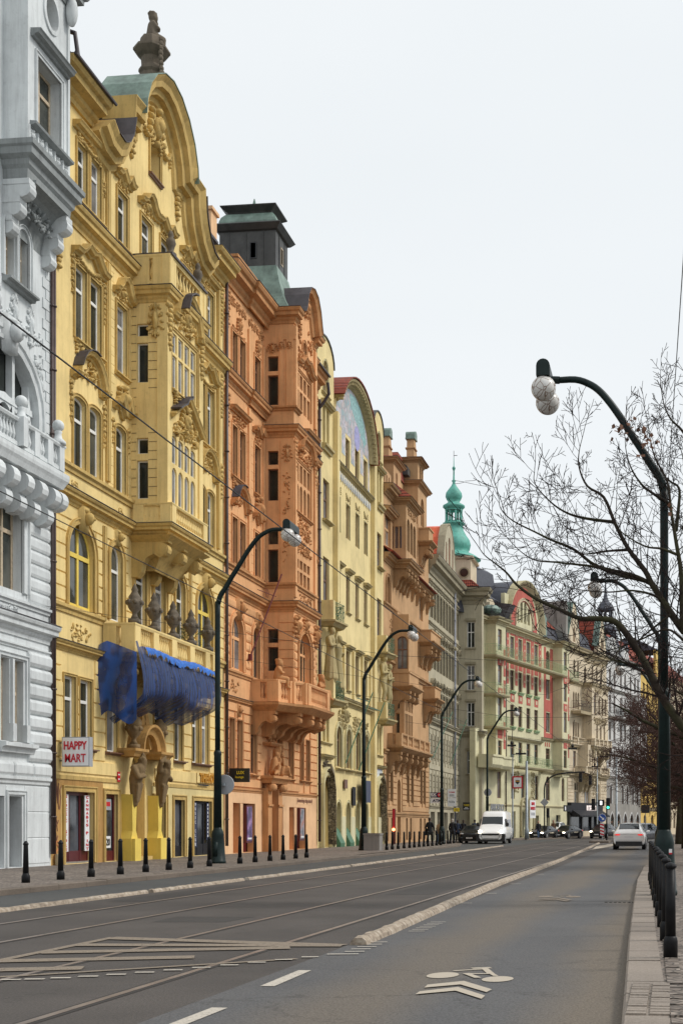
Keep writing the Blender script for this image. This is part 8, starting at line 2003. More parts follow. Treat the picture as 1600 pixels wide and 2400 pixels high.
# ================================================================ street lamps
LP = [(0, 3.85), (0, 7.4), (.02, 7.75), (.10, 8.0), (.24, 8.2), (.42, 8.5), (.63, 8.82), (.83, 9.14), (1.04, 9.44), (1.25, 9.68), (1.46, 9.82), (1.7, 9.9), (2.05, 9.9)]
def lamp(label, x, y, side, k=1.0, rk=1.0, twin=True, group='curved street lamps'):
 """side +1: arm reaches towards +X"""
 t = empty('street_lamp', label, 'street lamp', (x, y, .12), 0, group)
 g = side
 mb = MB()
 mb.lathe([(.25 * rk, 0), (.25 * rk, .08), (.235 * rk, .1), (.185 * rk, .95), (.19 * rk, 1.0), (.17 * rk, 1.1), (.13 * rk, 1.2), (.12 * rk, 1.28)], n=16)
 mb.box(-.07 * rk, .07 * rk, -.235 * rk, -.18 * rk, .25, .75)
 part('base', mb, 'lamp_green', t, True)
 mb = MB(); mb.lathe([(.125 * rk, 1.2), (.108 * rk, 3.75), (.118 * rk, 3.8), (.118 * rk, 3.86), (.08 * rk, 3.95)], n=16); part('pole', mb, 'lamp_green', t, True)
 P = smooth_line([(g * a * k, 0, z * k if z > 5 else z) for a, z in LP], 3); n = len(P)
 mb = MB(); mb.tube(P, [(.08 if i / n < .2 else .08 - .02 * (i / n - .2) / .8) * rk for i in range(n)], 14); part('arm', mb, 'lamp_green', t, True)
 tx, tz = g * (2.05 * k + .22), 9.9 * k
 mb = MB()
 mb.prism([(-.13, -.12), (.13, -.12), (.13, .06)] + [(.13 * math.cos(a), .06 + .13 * math.sin(a)) for a in [PI * i / 8 for i in range(1, 8)]] + [(-.13, .06)], -.55 if twin else -.3, .6 if twin else .3, lambda u, v, a: (tx + u, a, tz + v + .05))
 mb.tube([(g * 2.0 * k, 0, tz), (tx, 0, tz + .02)], .075, 8)
 part('lamp_housing', mb, 'lamp_green', t)
 for yy in ((-.4, .45) if twin else (0,)):
  mb = MB(); mb.ell((0, 0, 0), .235, 24, 16); gl = part('globe', mb, 'globe_glass', t, True, loc=(tx, yy, tz - .28))
  mb = MB(); mb.lathe([(.1, .2), (.11, .27), (.09, .3)], n=12); part('globe_collar', mb, 'lamp_green', gl)
 return t
RX = lambda y: 0.0 if y < 30 else -.35
lamp('large dark green lamp post at the right edge with its twin globes against the sky', -.12, 25.4, -1, 1.0, 1.0)
lamp('second lamp post on the right side, its globe seen among bare branches', -.36, 46.5, -1, 1.0, 1.0)
lamp('third lamp post on the right side, globe in front of the white house', -.42, 71, -1, 1.0, 1.0)
LF = [(-15.66, 44.6, 'nearest left lamp post, between the yellow and the orange house'), (-16.1, 68.6, 'second left lamp post, in front of the pale yellow house beside the stone block'), (-16.1, 92.6, 'third left lamp post, in front of the tan house by the exchange sign'), (-16.3, 117.5, 'fourth left lamp post, standing behind the white van')]
for x, y, lab in LF: lamp(lab, x, y, 1, 1.17, 1.15)
# plain round sign back on the first lamp, signs on the fourth
for (x, y, z, lab) in ((-15.5, 44.85, 2.87, 'round grey back of a traffic sign fixed behind the nearest left lamp post'), (-16.3, 117.8, 4.4, 'round grey back of a traffic sign on the fourth left lamp post')):
 e = empty('traffic_sign', lab, 'traffic sign', (x, y, z)); mb = MB(); mb.lathe([(.34, 0), (.35, .02), (.33, .03)], n=24, axis='y'); part('disc', mb, 'sign_grey', e)
 mb = MB(); mb.box(-.05, .05, -.14, 0, -.05, .05); part('clamp', mb, 'galvanised', e)
mb = MB()
# ================================================================ bollards
def bollard_proto(label, x, y):
 t = empty('bollard', label, 'bollard', (x, y, .12), 0, 'black bollards along the left kerb')
 mb = MB(); mb.lathe([(.095, 0), (.095, .16), (.075, .19), (.07, .22)], n=12); part('base', mb, 'bollard_black', t, True)
 mb = MB(); mb.lathe([(.068, .2), (.052, .86), (.05, .87)], n=12); part('shaft', mb, 'bollard_black', t, True)
 mb = MB(); mb.lathe([(.05, .865), (.062, .88), (.064, .905), (.048, .92), (.04, .945), (.02, .965), (.004, .97)], n=12); part('cap', mb, 'bollard_black', t, True)
 return t
ORD = ['first', 'second', 'third', 'fourth', 'fifth', 'sixth', 'seventh', 'eighth', 'ninth', 'tenth', 'eleventh', 'twelfth', 'thirteenth', 'fourteenth', 'fifteenth', 'sixteenth', 'seventeenth', 'eighteenth']
B1 = [29.03, 30.79, 32.5, 34.32, 36.06, 37.8, 39.56, 41.28]
B2 = [44.33 + 1.1, 46.72, 48.1, 49.6, 51.19, 52.77]
B2 = [44.33, 46.02, 47.79, 49.46, 51.19, 52.77]
B3 = [66.58 + 1.2, 68.9, 70.1, 71.3, 72.67, 74.33, 75.94, 77.37, 78.89, 80.43, 81.85, 83.32, 84.89, 86.4]
B3 = [69.66, 71.11, 72.67, 74.33, 75.94, 77.37, 78.89, 80.43, 81.85, 83.32, 84.89, 86.4]
B4 = [89.61, 90.89, 92.21 + .6, 93.9, 95.4]
pb = None
for L, xx, what in ((B1, -14.77, 'before the grey and yellow houses'), (B2, -14.77, 'before the orange house'), (B3, -15.1, 'in the long row by the tan house'), (B4, -15.7, 'right of the third lamp post')):
 for i, y in enumerate(L):
  lab = 'black bollard, %s from left %s' % (ORD[i], what)
  if pb is None: pb = bollard_proto(lab, xx, y)
  else:
   c = copy_tree(pb); c.location = (xx, y, .12); c['label'] = lab
# right hand row
def rb(label, x, y, k=1.0):
 t = empty('bollard', label, 'bollard', (x, y, .12), 0, 'black bollards along the right kerb')
 mb = MB(); mb.lathe([(.072, 0), (.072, .17), (.066, .2), (.055, .22)], n=14); part('base', mb, 'bollard_black', t, True)
 mb = MB(); mb.lathe([(.054, .2), (.047, .9)], n=14); part('shaft', mb, 'bollard_black', t, True)
 mb = MB(); mb.lathe([(.047, .895), (.058, .905), (.062, .92), (.056, .935), (.03, .952), (.002, .96)], n=10); part('cap', mb, 'bollard_black', t)
 return t
pr_ = None
for i in range(10):
 f = i / 9; y = 13.35 + 2.05 * i; x = 0.0 - .022 * (y - 13.35) * 1.15
 lab = 'dark bollard, %s nearest in the right kerb row' % ORD[i]
 if i == 0: pr_ = rb(lab.replace('first nearest', 'nearest'), x, y)
 else: c = copy_tree(pr_); c.location = (x, y, .12); c['label'] = lab
c = copy_tree(pr_); c.location = (.115, 3.6, .06); c['label'] = 'dark bollard cut by the bottom right corner of the picture'
mb = MB(); mb.box(-.02, .02, -.02, .02, 0, .06)
e = empty('sticker', 'small white and red sticker on the big lamp base', 'sticker', (.0, 25.15, .95)); mb = MB(); mb.box(-.03, .03, -.012, 0, -.05, .05); part('paper', mb, 'sign_white', e); mb = MB(); mb.box(-.03, .03, -.014, -.0125, -.05, -.02); part('print', mb, 'sign_red', e)
# stone block planter, bins
e = empty('stone_block', 'square rough concrete block beside the second left lamp post', 'stone block', (-15.55, 68.4, .12)); mb = MB(); mb.box(-.42, .42, -.4, .4, 0, .82); mb.box(-.45, .45, -.43, .43, .82, .9); part('block', mb, 'concrete', e); mb = MB(); mb.box(-.34, .34, -.32, .32, .895, .91); part('soil', mb, 'leaf_dead', e)
e = empty('litter_bin', 'green litter bin on the right pavement behind the big lamp post', 'litter bin', (.75, 46, .12)); mb = MB(); mb.lathe([(.2, .35), (.25, 1.0), (.27, 1.02), (.27, 1.08), (.2, 1.2), (.05, 1.25)], n=14); part('bin_body', mb, 'bin_green', e, True); mb = MB(); mb.lathe([(.04, 0), (.04, .4)], n=8); part('bin_post', mb, 'galvanised', e)
e = empty('litter_bin', 'small green bin at the foot of a grey pole by the pale green house', 'litter bin', (-16.0, 126.5, .12)); mb = MB(); mb.lathe([(.25, 0), (.3, .9), (.28, .95)], n=12); part('bin_body', mb, 'bin_green', e, True)
# ================================================================ poles, signals, traffic signs
def gpole(label, x, y, h, r, mat='galvanised', name='street_pole', head=False):
 e = empty(name, label, 'pole', (x, y, .12)); mb = MB(); mb.lathe([(r * 1.5, 0), (r * 1.5, .9), (r * 1.05, 1.0), (r * .8, h)], n=12); part('shaft', mb, mat, e, True)
 if head: mb = MB(); mb.tube([(0, 0, h), (.5, 0, h + .05)], r * .6, 6); mb.box(.3, 1.3, -.16, .16, h - .02, h + .14); part('lamp_head', mb, 'anthracite', e)
 return e
gpole('slim grey pole with a flat lamp head in front of the pale green house', -15.2, 127.5, 8.2, .07, head=True)
gpole('thick pale steel tram wire pole right of the slim grey pole', -13.95, 128.5, 7.6, .15)
gpole('grey pole with flat lamp head before the dark shop front', -8.3, 151, 9.1, .07, head=True)
gpole('dark tapering pole standing behind the green traffic light', -6.4, 158, 9.5, .13)
e = empty('traffic_sign', 'square white sign with red border and a small emblem on the slim grey pole', 'traffic sign', (-14.7, 127.3, 5.6)); mb = MB(); mb.box(-.5, .5, -.03, .03, -.6, .6); part('panel', mb, 'sign_red', e); mb = MB(); mb.box(-.38, .38, -.04, -.032, -.47, .47); part('face', mb, 'sign_white', e)
mb = MB(); mb.add([(-.2, -.045, .22), (.2, -.045, .22), (.2, -.045, .0), (0, -.045, -.22), (-.2, -.045, .0)], [(0, 1, 2, 3, 4)]); part('emblem', mb, 'ink_dark', e); mb = MB(); mb.box(-.2, .2, -.048, -.044, .06, .16); part('emblem', mb, 'sign_gold', e)
def sig_head(e, x, z, lit=None, name='signal_head', y=0):
 mb = MB(); mb.box(x - .16, x + .16, y - .12, y + .12, z - .5, z + .5); h = part(name, mb, 'sign_black', e)
 for i, dz in enumerate((.32, 0, -.32)):
  on = lit == i
  mb = MB(); mb.lathe([(.11, -.02), (.11, 0)], (x, y - .125, z + dz), 14, 'y'); part('lens', mb, 'signal_green' if on else 'ink_dark', h)
  mb = MB(); mb.prism([(.13 * math.cos(a), .13 * math.sin(a)) for a in [PI * k / 8 for k in range(9)]] + [(.145 * math.cos(a), .145 * math.sin(a)) for a in [PI - PI * k / 8 for k in range(9)]], y - .26, y - .12, lambda u, v, a: (x + u, a, z + dz + v)); part('visor', mb, 'sign_black', h)
 return h
e = empty('traffic_light', 'traffic light mast with a curved arm over the left lane', 'traffic light', (-13.0, 137, .12))
mb = MB(); P = smooth_line([(0, 0, 0), (0, 0, 3), (0, 0, 5.2), (.3, 0, 6.0), (1.0, 0, 6.5), (2.2, 0, 6.75), (4.2, 0, 6.85)], 4); mb.tube(P, .075, 8); part('mast', mb, 'anthracite', e, True)
sig_head(e, 3.75, 6.3); sig_head(e, 4.75, 6.0); sig_head(e, .35, 2.6)
mb = MB(); mb.tube([(3.75, 0, 6.8), (4.8, 0, 6.6)], .04, 5); part('cross_arm', mb, 'anthracite', e); mb = MB(); mb.prism([(0, .45), (.45, 0), (0, -.45), (-.45, 0)], -.04, 0, lambda u, v, a: (u, a - .1, v + 3.7)); part('diamond_sign', mb, 'sign_grey', e)
e = empty('traffic_light', 'traffic light showing green on the island behind the white car', 'traffic light', (-5.45, 114, .14))
mb = MB(); mb.tube([(0, 0, 0), (0, 0, 3.6)], .06, 8); part('mast', mb, 'anthracite', e, True); sig_head(e, .12, 3.15, lit=2); sig_head(e, -1.15, 3.1)
mb = MB(); mb.box(-.75, -.2, -.14, -.05, 2.95, 3.5); b_ = part('sign_box', mb, 'sign_black', e); mb = MB(); mb.box(-.56, -.4, -.16, -.142, 3.06, 3.38); part('symbol', mb, 'signal_white', b_); mb = MB(); mb.box(-1.2, .1, -.03, .03, 3.2, 3.26); part('bracket', mb, 'anthracite', e)
e = empty('traffic_sign', 'round blue keep right arrow sign above a red and white marker', 'traffic sign', (-5.55, 108.3, .14)); mb = MB(); mb.tube([(0, 0.05, 0), (0, 0.05, 2.3)], .03, 6); part('post', mb, 'galvanised', e)
mb = MB(); mb.lathe([(.34, 0), (.34, .02)], (0, 0, 1.9), 24, 'y'); part('disc', mb, 'sign_white', e); mb = MB(); mb.lathe([(.315, -.012), (.315, -.003)], (0, 0, 1.9), 24, 'y'); part('face', mb, 'sign_blue', e)
mb = MB(); mb.prism([(-.2, .16), (-.16, .2), (.08, -.02), (.15, .05), (.17, -.17), (-.05, -.15), (.02, -.08), (-.2, .12)], -.02, -.014, lambda u, v, a: (u, a, v + 1.9)); part('arrow', mb, 'sign_white', e)
mb = MB(); mb.box(-.16, .16, -.02, .02, .45, 1.5); q = part('marker', mb, 'sign_white', e)
for i in range(4): mb = MB(); z = .55 + i * .26; mb.add([(-.16, -.025, z), (.16, -.025, z - .1), (.16, -.025, z + .03), (-.16, -.025, z + .13)], [(0, 1, 2, 3)]); part('stripe', mb, 'sign_red', q)
e = empty('traffic_sign', 'black square back of a sign in front of the deep yellow house', 'traffic sign', (-2.1, 112, .12)); mb = MB(); mb.box(-.35, .35, -.03, .03, 2.35, 3.05); part('panel', mb, 'sign_black', e); mb = MB(); mb.tube([(0, .05, 0), (0, .05, 3.0)], .03, 6); part('post', mb, 'galvanised', e)
e = empty('traffic_sign', 'small yellow triangular sign under the trees at the right edge', 'traffic sign', (1.25, 66, .12)); mb = MB(); mb.prism([(-.3, 0), (.3, 0), (0, .55)], -.02, .02, lambda u, v, a: (u, a, v + 1.75)); part('panel', mb, 'sign_yellow', e); mb = MB(); mb.tube([(0, .05, 0), (0, .05, 2.2)], .03, 6); part('post', mb, 'galvanised', e)
e = empty('road_barrier', 'red and white striped barrier board beyond the right kerb', 'barrier', (-.75, 100, .12)); mb = MB(); mb.box(-.25, .25, -.03, .03, .5, 1.9); q = part('board', mb, 'sign_white', e)
for i in range(4): mb = MB(); z = .65 + i * .34; mb.add([(-.25, -.04, z), (.25, -.04, z - .16), (.25, -.04, z + .02), (-.25, -.04, z + .18)], [(0, 1, 2, 3)]); part('stripe', mb, 'sign_red', q)
mb = MB(); mb.box(-.3, .3, -.2, .2, 0, .5); part('foot', mb, 'anthracite', e)
# ================================================================ overhead wires
def wire(label, pts, r, name='overhead_wire', group=None, n=5):
 mb = MB(); mb.tube(pts, r, n); o = part(name, mb, 'wire_black', None); tag(o, label, 'wire', group); return o
def bend(x, z, y0): return [(x, y0, z), (x, 40, z)] + [(a, b, z) for a, b in lanepts(x)[5:16]]
mk = bend(-5.45, 5.65, 2)
wire('thick tram wire crossing the yellow house diagonally, the upper of the two', mk, .0085)
wire('lower tram wire crossing the grey house and the arched windows', bend(-9.0, 5.97, 2), .008)
wire('thin span wire from the grey house side to the second right lamp post', [(FX, 41.0, 8.6), (-9.0, 42.5, 7.0), (-5.45, 43.5, 6.9), (-.2, 46.5, 7.2)], .006)
wire('thin span wire between the orange house and the big right lamp', [(FX, 57, 9.0), (-9.0, 58, 7.4), (-5.45, 58, 7.2), (-.3, 46.6, 7.6)], .006)
wire('thin span wire across the street in front of the pale yellow house', [(FX, 76, 9.4), (-9.0, 75, 7.6), (-5.45, 74, 7.5), (-.3, 71, 7.8)], .009)
wire('thin span wire across the street in front of the tan house', [(FX, 96, 9.2), (-9.0, 96, 7.6), (-5.45, 96, 7.5), (-.3, 94, 7.6)], .01)
wire('far span wire near the grey tram wire pole', [(-13.95, 128.5, 7.6), (-9, 128, 7.0), (-4, 128, 6.9), (1, 126, 7.2)], .012)
wire('far span wire before the gothic house', [(-14.5, 150, 8.6), (-6, 151, 7.6), (2, 150, 7.6)], .013)
wire('thin cable rising steeply at the upper right beside the branches', [(.35, 8, 9.5), (.18, 19, 9.5), (-.03, 30, 9.5), (-.3, 46.3, 9.4)], .008)
for i, (x, y, z) in enumerate(((-5.45, 96, 5.7), (-5.45, 74, 5.75), (-9.0, 75, 6.0))):
 mb = MB(); mb.box(-.25, .25, -.04, .04, -.05, .05); mb.tube([(0, 0, 0), (.1, 0, 1.6)], .02, 5); mb.ell((0, 0, .15), .09, 8, 6); o = part('wire_clamp', mb, 'wire_black', None, loc=(x, y, z)); tag(o, ['dark wire clamp on the tram wire in front of the tan house', 'dark wire clamp on the upper tram wire before the pale yellow house', 'dark wire clamp on the lower tram wire before the pale yellow house'][i], 'wire clamp')
# ================================================================ vehicles (front towards local +Y)
def car(name, label, x, y, rz, paint, L=4.5, W=1.82, H=1.48, kind='hatch', lights=True, glassmat='car_glass'):
 t = empty(name, label, 'car', (x, y, 0.004), R(rz)); hl = L / 2; w = W / 2
 if kind == 'van':
  S = [(hl, .35, .80, .80, .82, .72), (hl - .12, .3, .98, .94, 1.0, .86), (hl - .9, .3, 1.22, .98, 1.28, .88), (hl - 1.5, .3, 1.3, 1.0, 2.15, .80), (hl - 1.9, .3, 1.3, 1.0, H - .06, .82), (hl - 2.4, .3, 1.3, 1.0, H, .84), (-hl + .3, .3, 1.3, 1.0, H, .84), (-hl, .35, 1.25, .98, H - .08, .82)]; gs, ge, wf = 3, 4, (2, 3)
  scr = (2, 3)
 elif kind == 'suv':
  S = [(hl, .38, .62, .80, .68, .70), (hl - .12, .24, .78, .92, .84, .82), (hl - .85, .22, .92, .98, .98, .86), (hl - 1.15, .22, .96, 1.0, 1.04, .84), (hl - 1.75, .22, .98, 1.0, H - .08, .68), (hl - 2.4, .22, 1.0, 1.0, H, .70), (-hl + 1.2, .22, 1.03, 1.0, H - .05, .68), (-hl + .35, .24, 1.06, .97, 1.16, .74), (-hl + .10, .28, 1.0, .95, 1.08, .84), (-hl, .34, .86, .92, .96, .84)]; gs, ge = 3, 7; scr = (3, 4)
 else:
  S = [(hl, .36, .56, .78, .62, .70), (hl - .12, .22, .70, .92, .76, .82), (hl - .9, .2, .84, .98, .90, .86), (hl - 1.2, .2, .88, 1.0, .94, .84), (hl - 1.85, .2, .90, 1.0, H - .08, .66), (hl - 2.5, .2, .92, 1.0, H, .68), (-hl + 1.25, .2, .95, 1.0, H - .08, .66), (-hl + .4, .22, .98, .96, 1.05, .76), (-hl + .12, .26, .92, .92, .98, .80), (-hl, .4, .8, .85, .86, .76)]; gs, ge = 3, 7; scr = (3, 4)
 S = [S[0], (S[0][0] - .015,) + S[0][1:]] + S[1:-1] + [(S[-1][0] + .015,) + S[-1][1:], S[-1]]; gs += 1; ge += 1; scr = (scr[0] + 1, scr[1] + 1)
 def sec(s_):
  yy, zb, zt, wt, zr, wr = s_; W2 = w
  return [(0, yy, zb - .02), (W2 * wt * .86, yy, zb), (W2 * wt * .97, yy, zb + .1), (W2 * wt, yy, (zb + zt) / 2), (W2 * wt * .985, yy, zt - .05), (W2 * wt * .93, yy, zt), (W2 * wr * 1.02, yy, zr - min(.07, (zr - zt) * .4)), (W2 * wr * .82, yy, zr - .012), (0, yy, zr)]
 V = []; F = []; ns = 9
 full = []
 for s_ in S:
  h = sec(s_); full.append(h); ring = h + [(-a, b, c) for a, b, c in h[-2:0:-1]]; V += ring
 m = 16
 for i in range(len(S) - 1):
  for j in range(m): F.append((i * m + j, i * m + (j + 1) % m, (i + 1) * m + (j + 1) % m, (i + 1) * m + j))
 F += [tuple(range(m)), tuple((len(S) - 1) * m + j for j in range(m))[::-1]]
 mb = MB(); mb.add(V, F); me = mb.mesh('body', paint, True)
 o = bpy.data.objects.new('body', me); COL.objects.link(o); md = o.modifiers.new('s', 'SUBSURF'); md.levels = 2; md.render_levels = 2; me2 = evalmesh(o, 'body'); bpy.data.objects.remove(o)
 # subdivision shrinks the skin a little: glass is laid on the same refined grid
 part('body', me2, None, t)
 def quad(nm, P, off, mat='car_glass'):
  mb = MB(); c = Vector((0, (P[0][1] + P[2][1]) / 2, .7)); n_ = (Vector(P[1]) - Vector(P[0])).cross(Vector(P[-1]) - Vector(P[0])).normalized()
  if n_.dot(Vector(P[0]) - c) < 0: n_ = -n_
  A = [Vector(p) + n_ * off for p in P]; B = [Vector(p) + n_ * (off - .05) for p in P]; k = len(P)
  mb.add(A + B, [tuple(range(k)), tuple(range(k, 2 * k))[::-1]] + [(i, (i + 1) % k, k + (i + 1) % k, k + i) for i in range(k)]); return part(nm, mb, mat, t)
 f = full; lerp = lambda a, b, u: tuple(a[i] + (b[i] - a[i]) * u for i in range(3))
 a, b = scr; A, B = f[a][7], f[b][7]
 zA = lerp(A, B, .10); zB = lerp(A, B, .92); wA, wB = zA[0] * 1.05, zB[0] * 1.08
 if kind == 'van': zA = (A[0], A[1] - .05, A[2] + .06); zB = (B[0], B[1] + .05, B[2] - .05); wA, wB = .84, .78
 quad('windscreen', [(-wA, zA[1], zA[2]), (wA, zA[1], zA[2]), (wB, zB[1], zB[2]), (-wB, zB[1], zB[2])], .012 if kind != 'van' else .04)
 if kind != 'van':
  A, B = f[ge][7], f[ge - 1][7]; zA = lerp(A, B, .14); zB = lerp(A, B, .90)
  quad('rear_window', [(-zA[0] * 1.04, zA[1], zA[2]), (zA[0] * 1.04, zA[1], zA[2]), (zB[0] * 1.02, zB[1], zB[2]), (-zB[0] * 1.02, zB[1], zB[2])], .03)
  for sg in (-1, 1):
   for i0, i1, u0, u1 in ((gs + 1, gs + 2, -.35, .95), (gs + 2, gs + 3, .08, 1.0)):
    lo0, lo1 = lerp(f[i0][5], f[i1][5], u0), lerp(f[i0][5], f[i1][5], u1); hi0, hi1 = lerp(f[i0][6], f[i1][6], max(u0, .05)), lerp(f[i0][6], f[i1][6], u1)
    quad('side_window', [(sg * lo0[0] * 1.0, lo0[1], lo0[2] + .05), (sg * lo1[0], lo1[1], lo1[2] + .05), (sg * hi1[0], hi1[1], hi1[2] - .05), (sg * hi0[0], hi0[1], hi0[2] - .05)], .006)
 else:
  for sg in (-1, 1): quad('side_window', [(sg * w, hl - 1.35, 1.35), (sg * w, hl - 2.2, 1.35), (sg * w * .9, hl - 2.2, 1.95), (sg * w * .92, hl - 1.65, 1.95)], .01)
 r = .33 if kind != 'van' else .35
 for yy in (hl - .85, -hl + .85 if kind != 'van' else -hl + 1.0):
  for sg in (-1, 1):
   mb = MB(); mb.lathe([(r * 1.16, -.02), (r * 1.16, .012)], (0, 0, 0), 20, 'x'); part('wheel_arch', mb, 'car_plastic', t, loc=(sg * (w * .965), yy, r + .02), rot=(0, 0, 0 if sg > 0 else PI))
   mb = MB(); mb.lathe([(r * .6, -.2), (r * .97, -.2), (r, -.16), (r, -.02), (r * .96, .02), (r * .6, .02)], (0, 0, 0), 20, 'x'); wh = part('wheel', mb, 'rubber', t, True, loc=(sg * (w * .965), yy, r), rot=(0, 0, 0 if sg > 0 else PI))
   mb = MB(); mb.lathe([(r * .62, .0), (r * .6, .024), (r * .2, .03)], (0, 0, 0), 14, 'x'); part('rim', mb, 'rim_alloy', wh)
 zf = S[1][2]
 hz = .66 if kind == 'hatch' else (.76 if kind == 'suv' else .93)
 for sg in (-1, 1):
  q = MB(); q.ell((sg * w * (.68 if kind != 'van' else .76), hl - .09, hz), (.17 if kind != 'van' else .13, .09, .07 if kind != 'van' else .14), 10, 7); part('headlight', q, 'headlight_on' if lights else 'headlight_clear', t, True)
  mb = MB(); mb.ell((sg * w * .68, -hl + .12, .88 if kind != 'van' else 1.1), (.24 if kind != 'van' else .08, .17, .062 if kind != 'van' else .2), 12, 7); part('taillight', mb, 'taillight', t, True)
  mb = MB(); mb.ell((sg * (w + .09), hl - (1.45 if kind != 'van' else 1.35), 1.0 if kind == 'hatch' else (1.08 if kind == 'suv' else 1.5)), (.1, .06, .07 if kind != 'van' else .17), 8, 6); part('mirror', mb, paint if kind != 'van' else 'car_plastic', t, True)
 mb = MB(); mb.box(-w * .62, w * .62, hl - .06, hl + .012, hz - .22 if kind != 'van' else .66, hz - .06 if kind != 'van' else .80); part('grille', mb, 'car_plastic', t)
 mb = MB(); mb.box(-.26, .26, hl - .03, hl + .03, .38, .49); part('number_plate', mb, 'plate_white', t)
 mb = MB(); mb.box(-.26, .26, -hl - .02, -hl + .04, .70, .81); part('number_plate', mb, 'plate_white', t)
 mb = MB(); mb.box(-w * .8, w * .8, -hl - .025, -hl + .3, .22, .5); part('rear_bumper', mb, 'car_plastic', t); mb = MB(); mb.box(-w * .78, w * .78, hl - .3, hl + .004, .18, .32); part('front_bumper', mb, 'car_plastic', t)
 return t
c = car('parked_car', 'white crossover seen from behind driving away in the right lane', -2.42, 80.2, 0, 'car_white', 4.75, 1.94, 1.62, 'suv', False)
mb = MB(); mb.box(-.8, .8, -2.385, -2.30, .56, .575); part('badge_line', mb, 'car_plastic', c)
v = car('delivery_van', 'white delivery van with lit headlights coming along the left lane', -13.75, 103.6, 180, 'car_white', 5.5, 2.16, 2.6, 'van')
mb = MB()
for sg in (-1, 1): mb.box(sg * .95 - .16, sg * .95 + .16, 2.5, 2.73, .22, .78)
mb.box(-1.0, 1.0, 2.55, 2.72, .2, .42); part('bumper', mb, 'car_plastic', v)
mb = MB(); mb.tube([(-.75, 2.76, .72), (-.62, 2.78, .40), (.62, 2.78, .40), (.75, 2.76, .72)], .03, 6); part('bull_bar', mb, 'steel', v)
mb = MB(); mb.box(-.11, .11, 2.715, 2.73, .69, .76); part('badge', mb, 'steel', v)
mb = MB(); mb.box(-1.035, -1.0, -2.3, .6, .5, .62); mb.box(1.0, 1.035, -2.3, .6, .5, .62); part('side_trim', mb, 'car_plastic', v)
mb = MB(); mb.box(-1.03, -1.015, -1.9, .3, 1.25, 1.9); part('side_lettering', mb, 'sign_grey', v)
car('parked_car', 'black car parked behind the white van at the left kerb', -15.75, 105.5, 180, 'car_black', 4.5, 1.82, 1.5, 'suv', False)
bz = 180 - 16
car('oncoming_car', 'black saloon with bright headlights, leftmost of the oncoming pair', -13.15, 138, bz, 'car_black', 4.5, 1.84, 1.46)
car('oncoming_car', 'dark estate car with dim lights right of the black saloon', -11.0, 141.5, bz - 4, 'car_black', 4.7, 1.84, 1.48)
car('oncoming_car', 'white people carrier behind the two dark cars', -12.9, 150, bz, 'car_white', 4.4, 1.85, 1.85, 'suv', False)
car('oncoming_car', 'black suv with lit headlights left of the blue arrow sign', -7.3, 145, bz, 'car_black', 4.6, 1.9, 1.65, 'suv')
car('oncoming_car', 'grey suv half hidden behind the white crossover', -2.35, 114, bz - 6, 'car_grey', 4.6, 1.88, 1.66, 'suv')
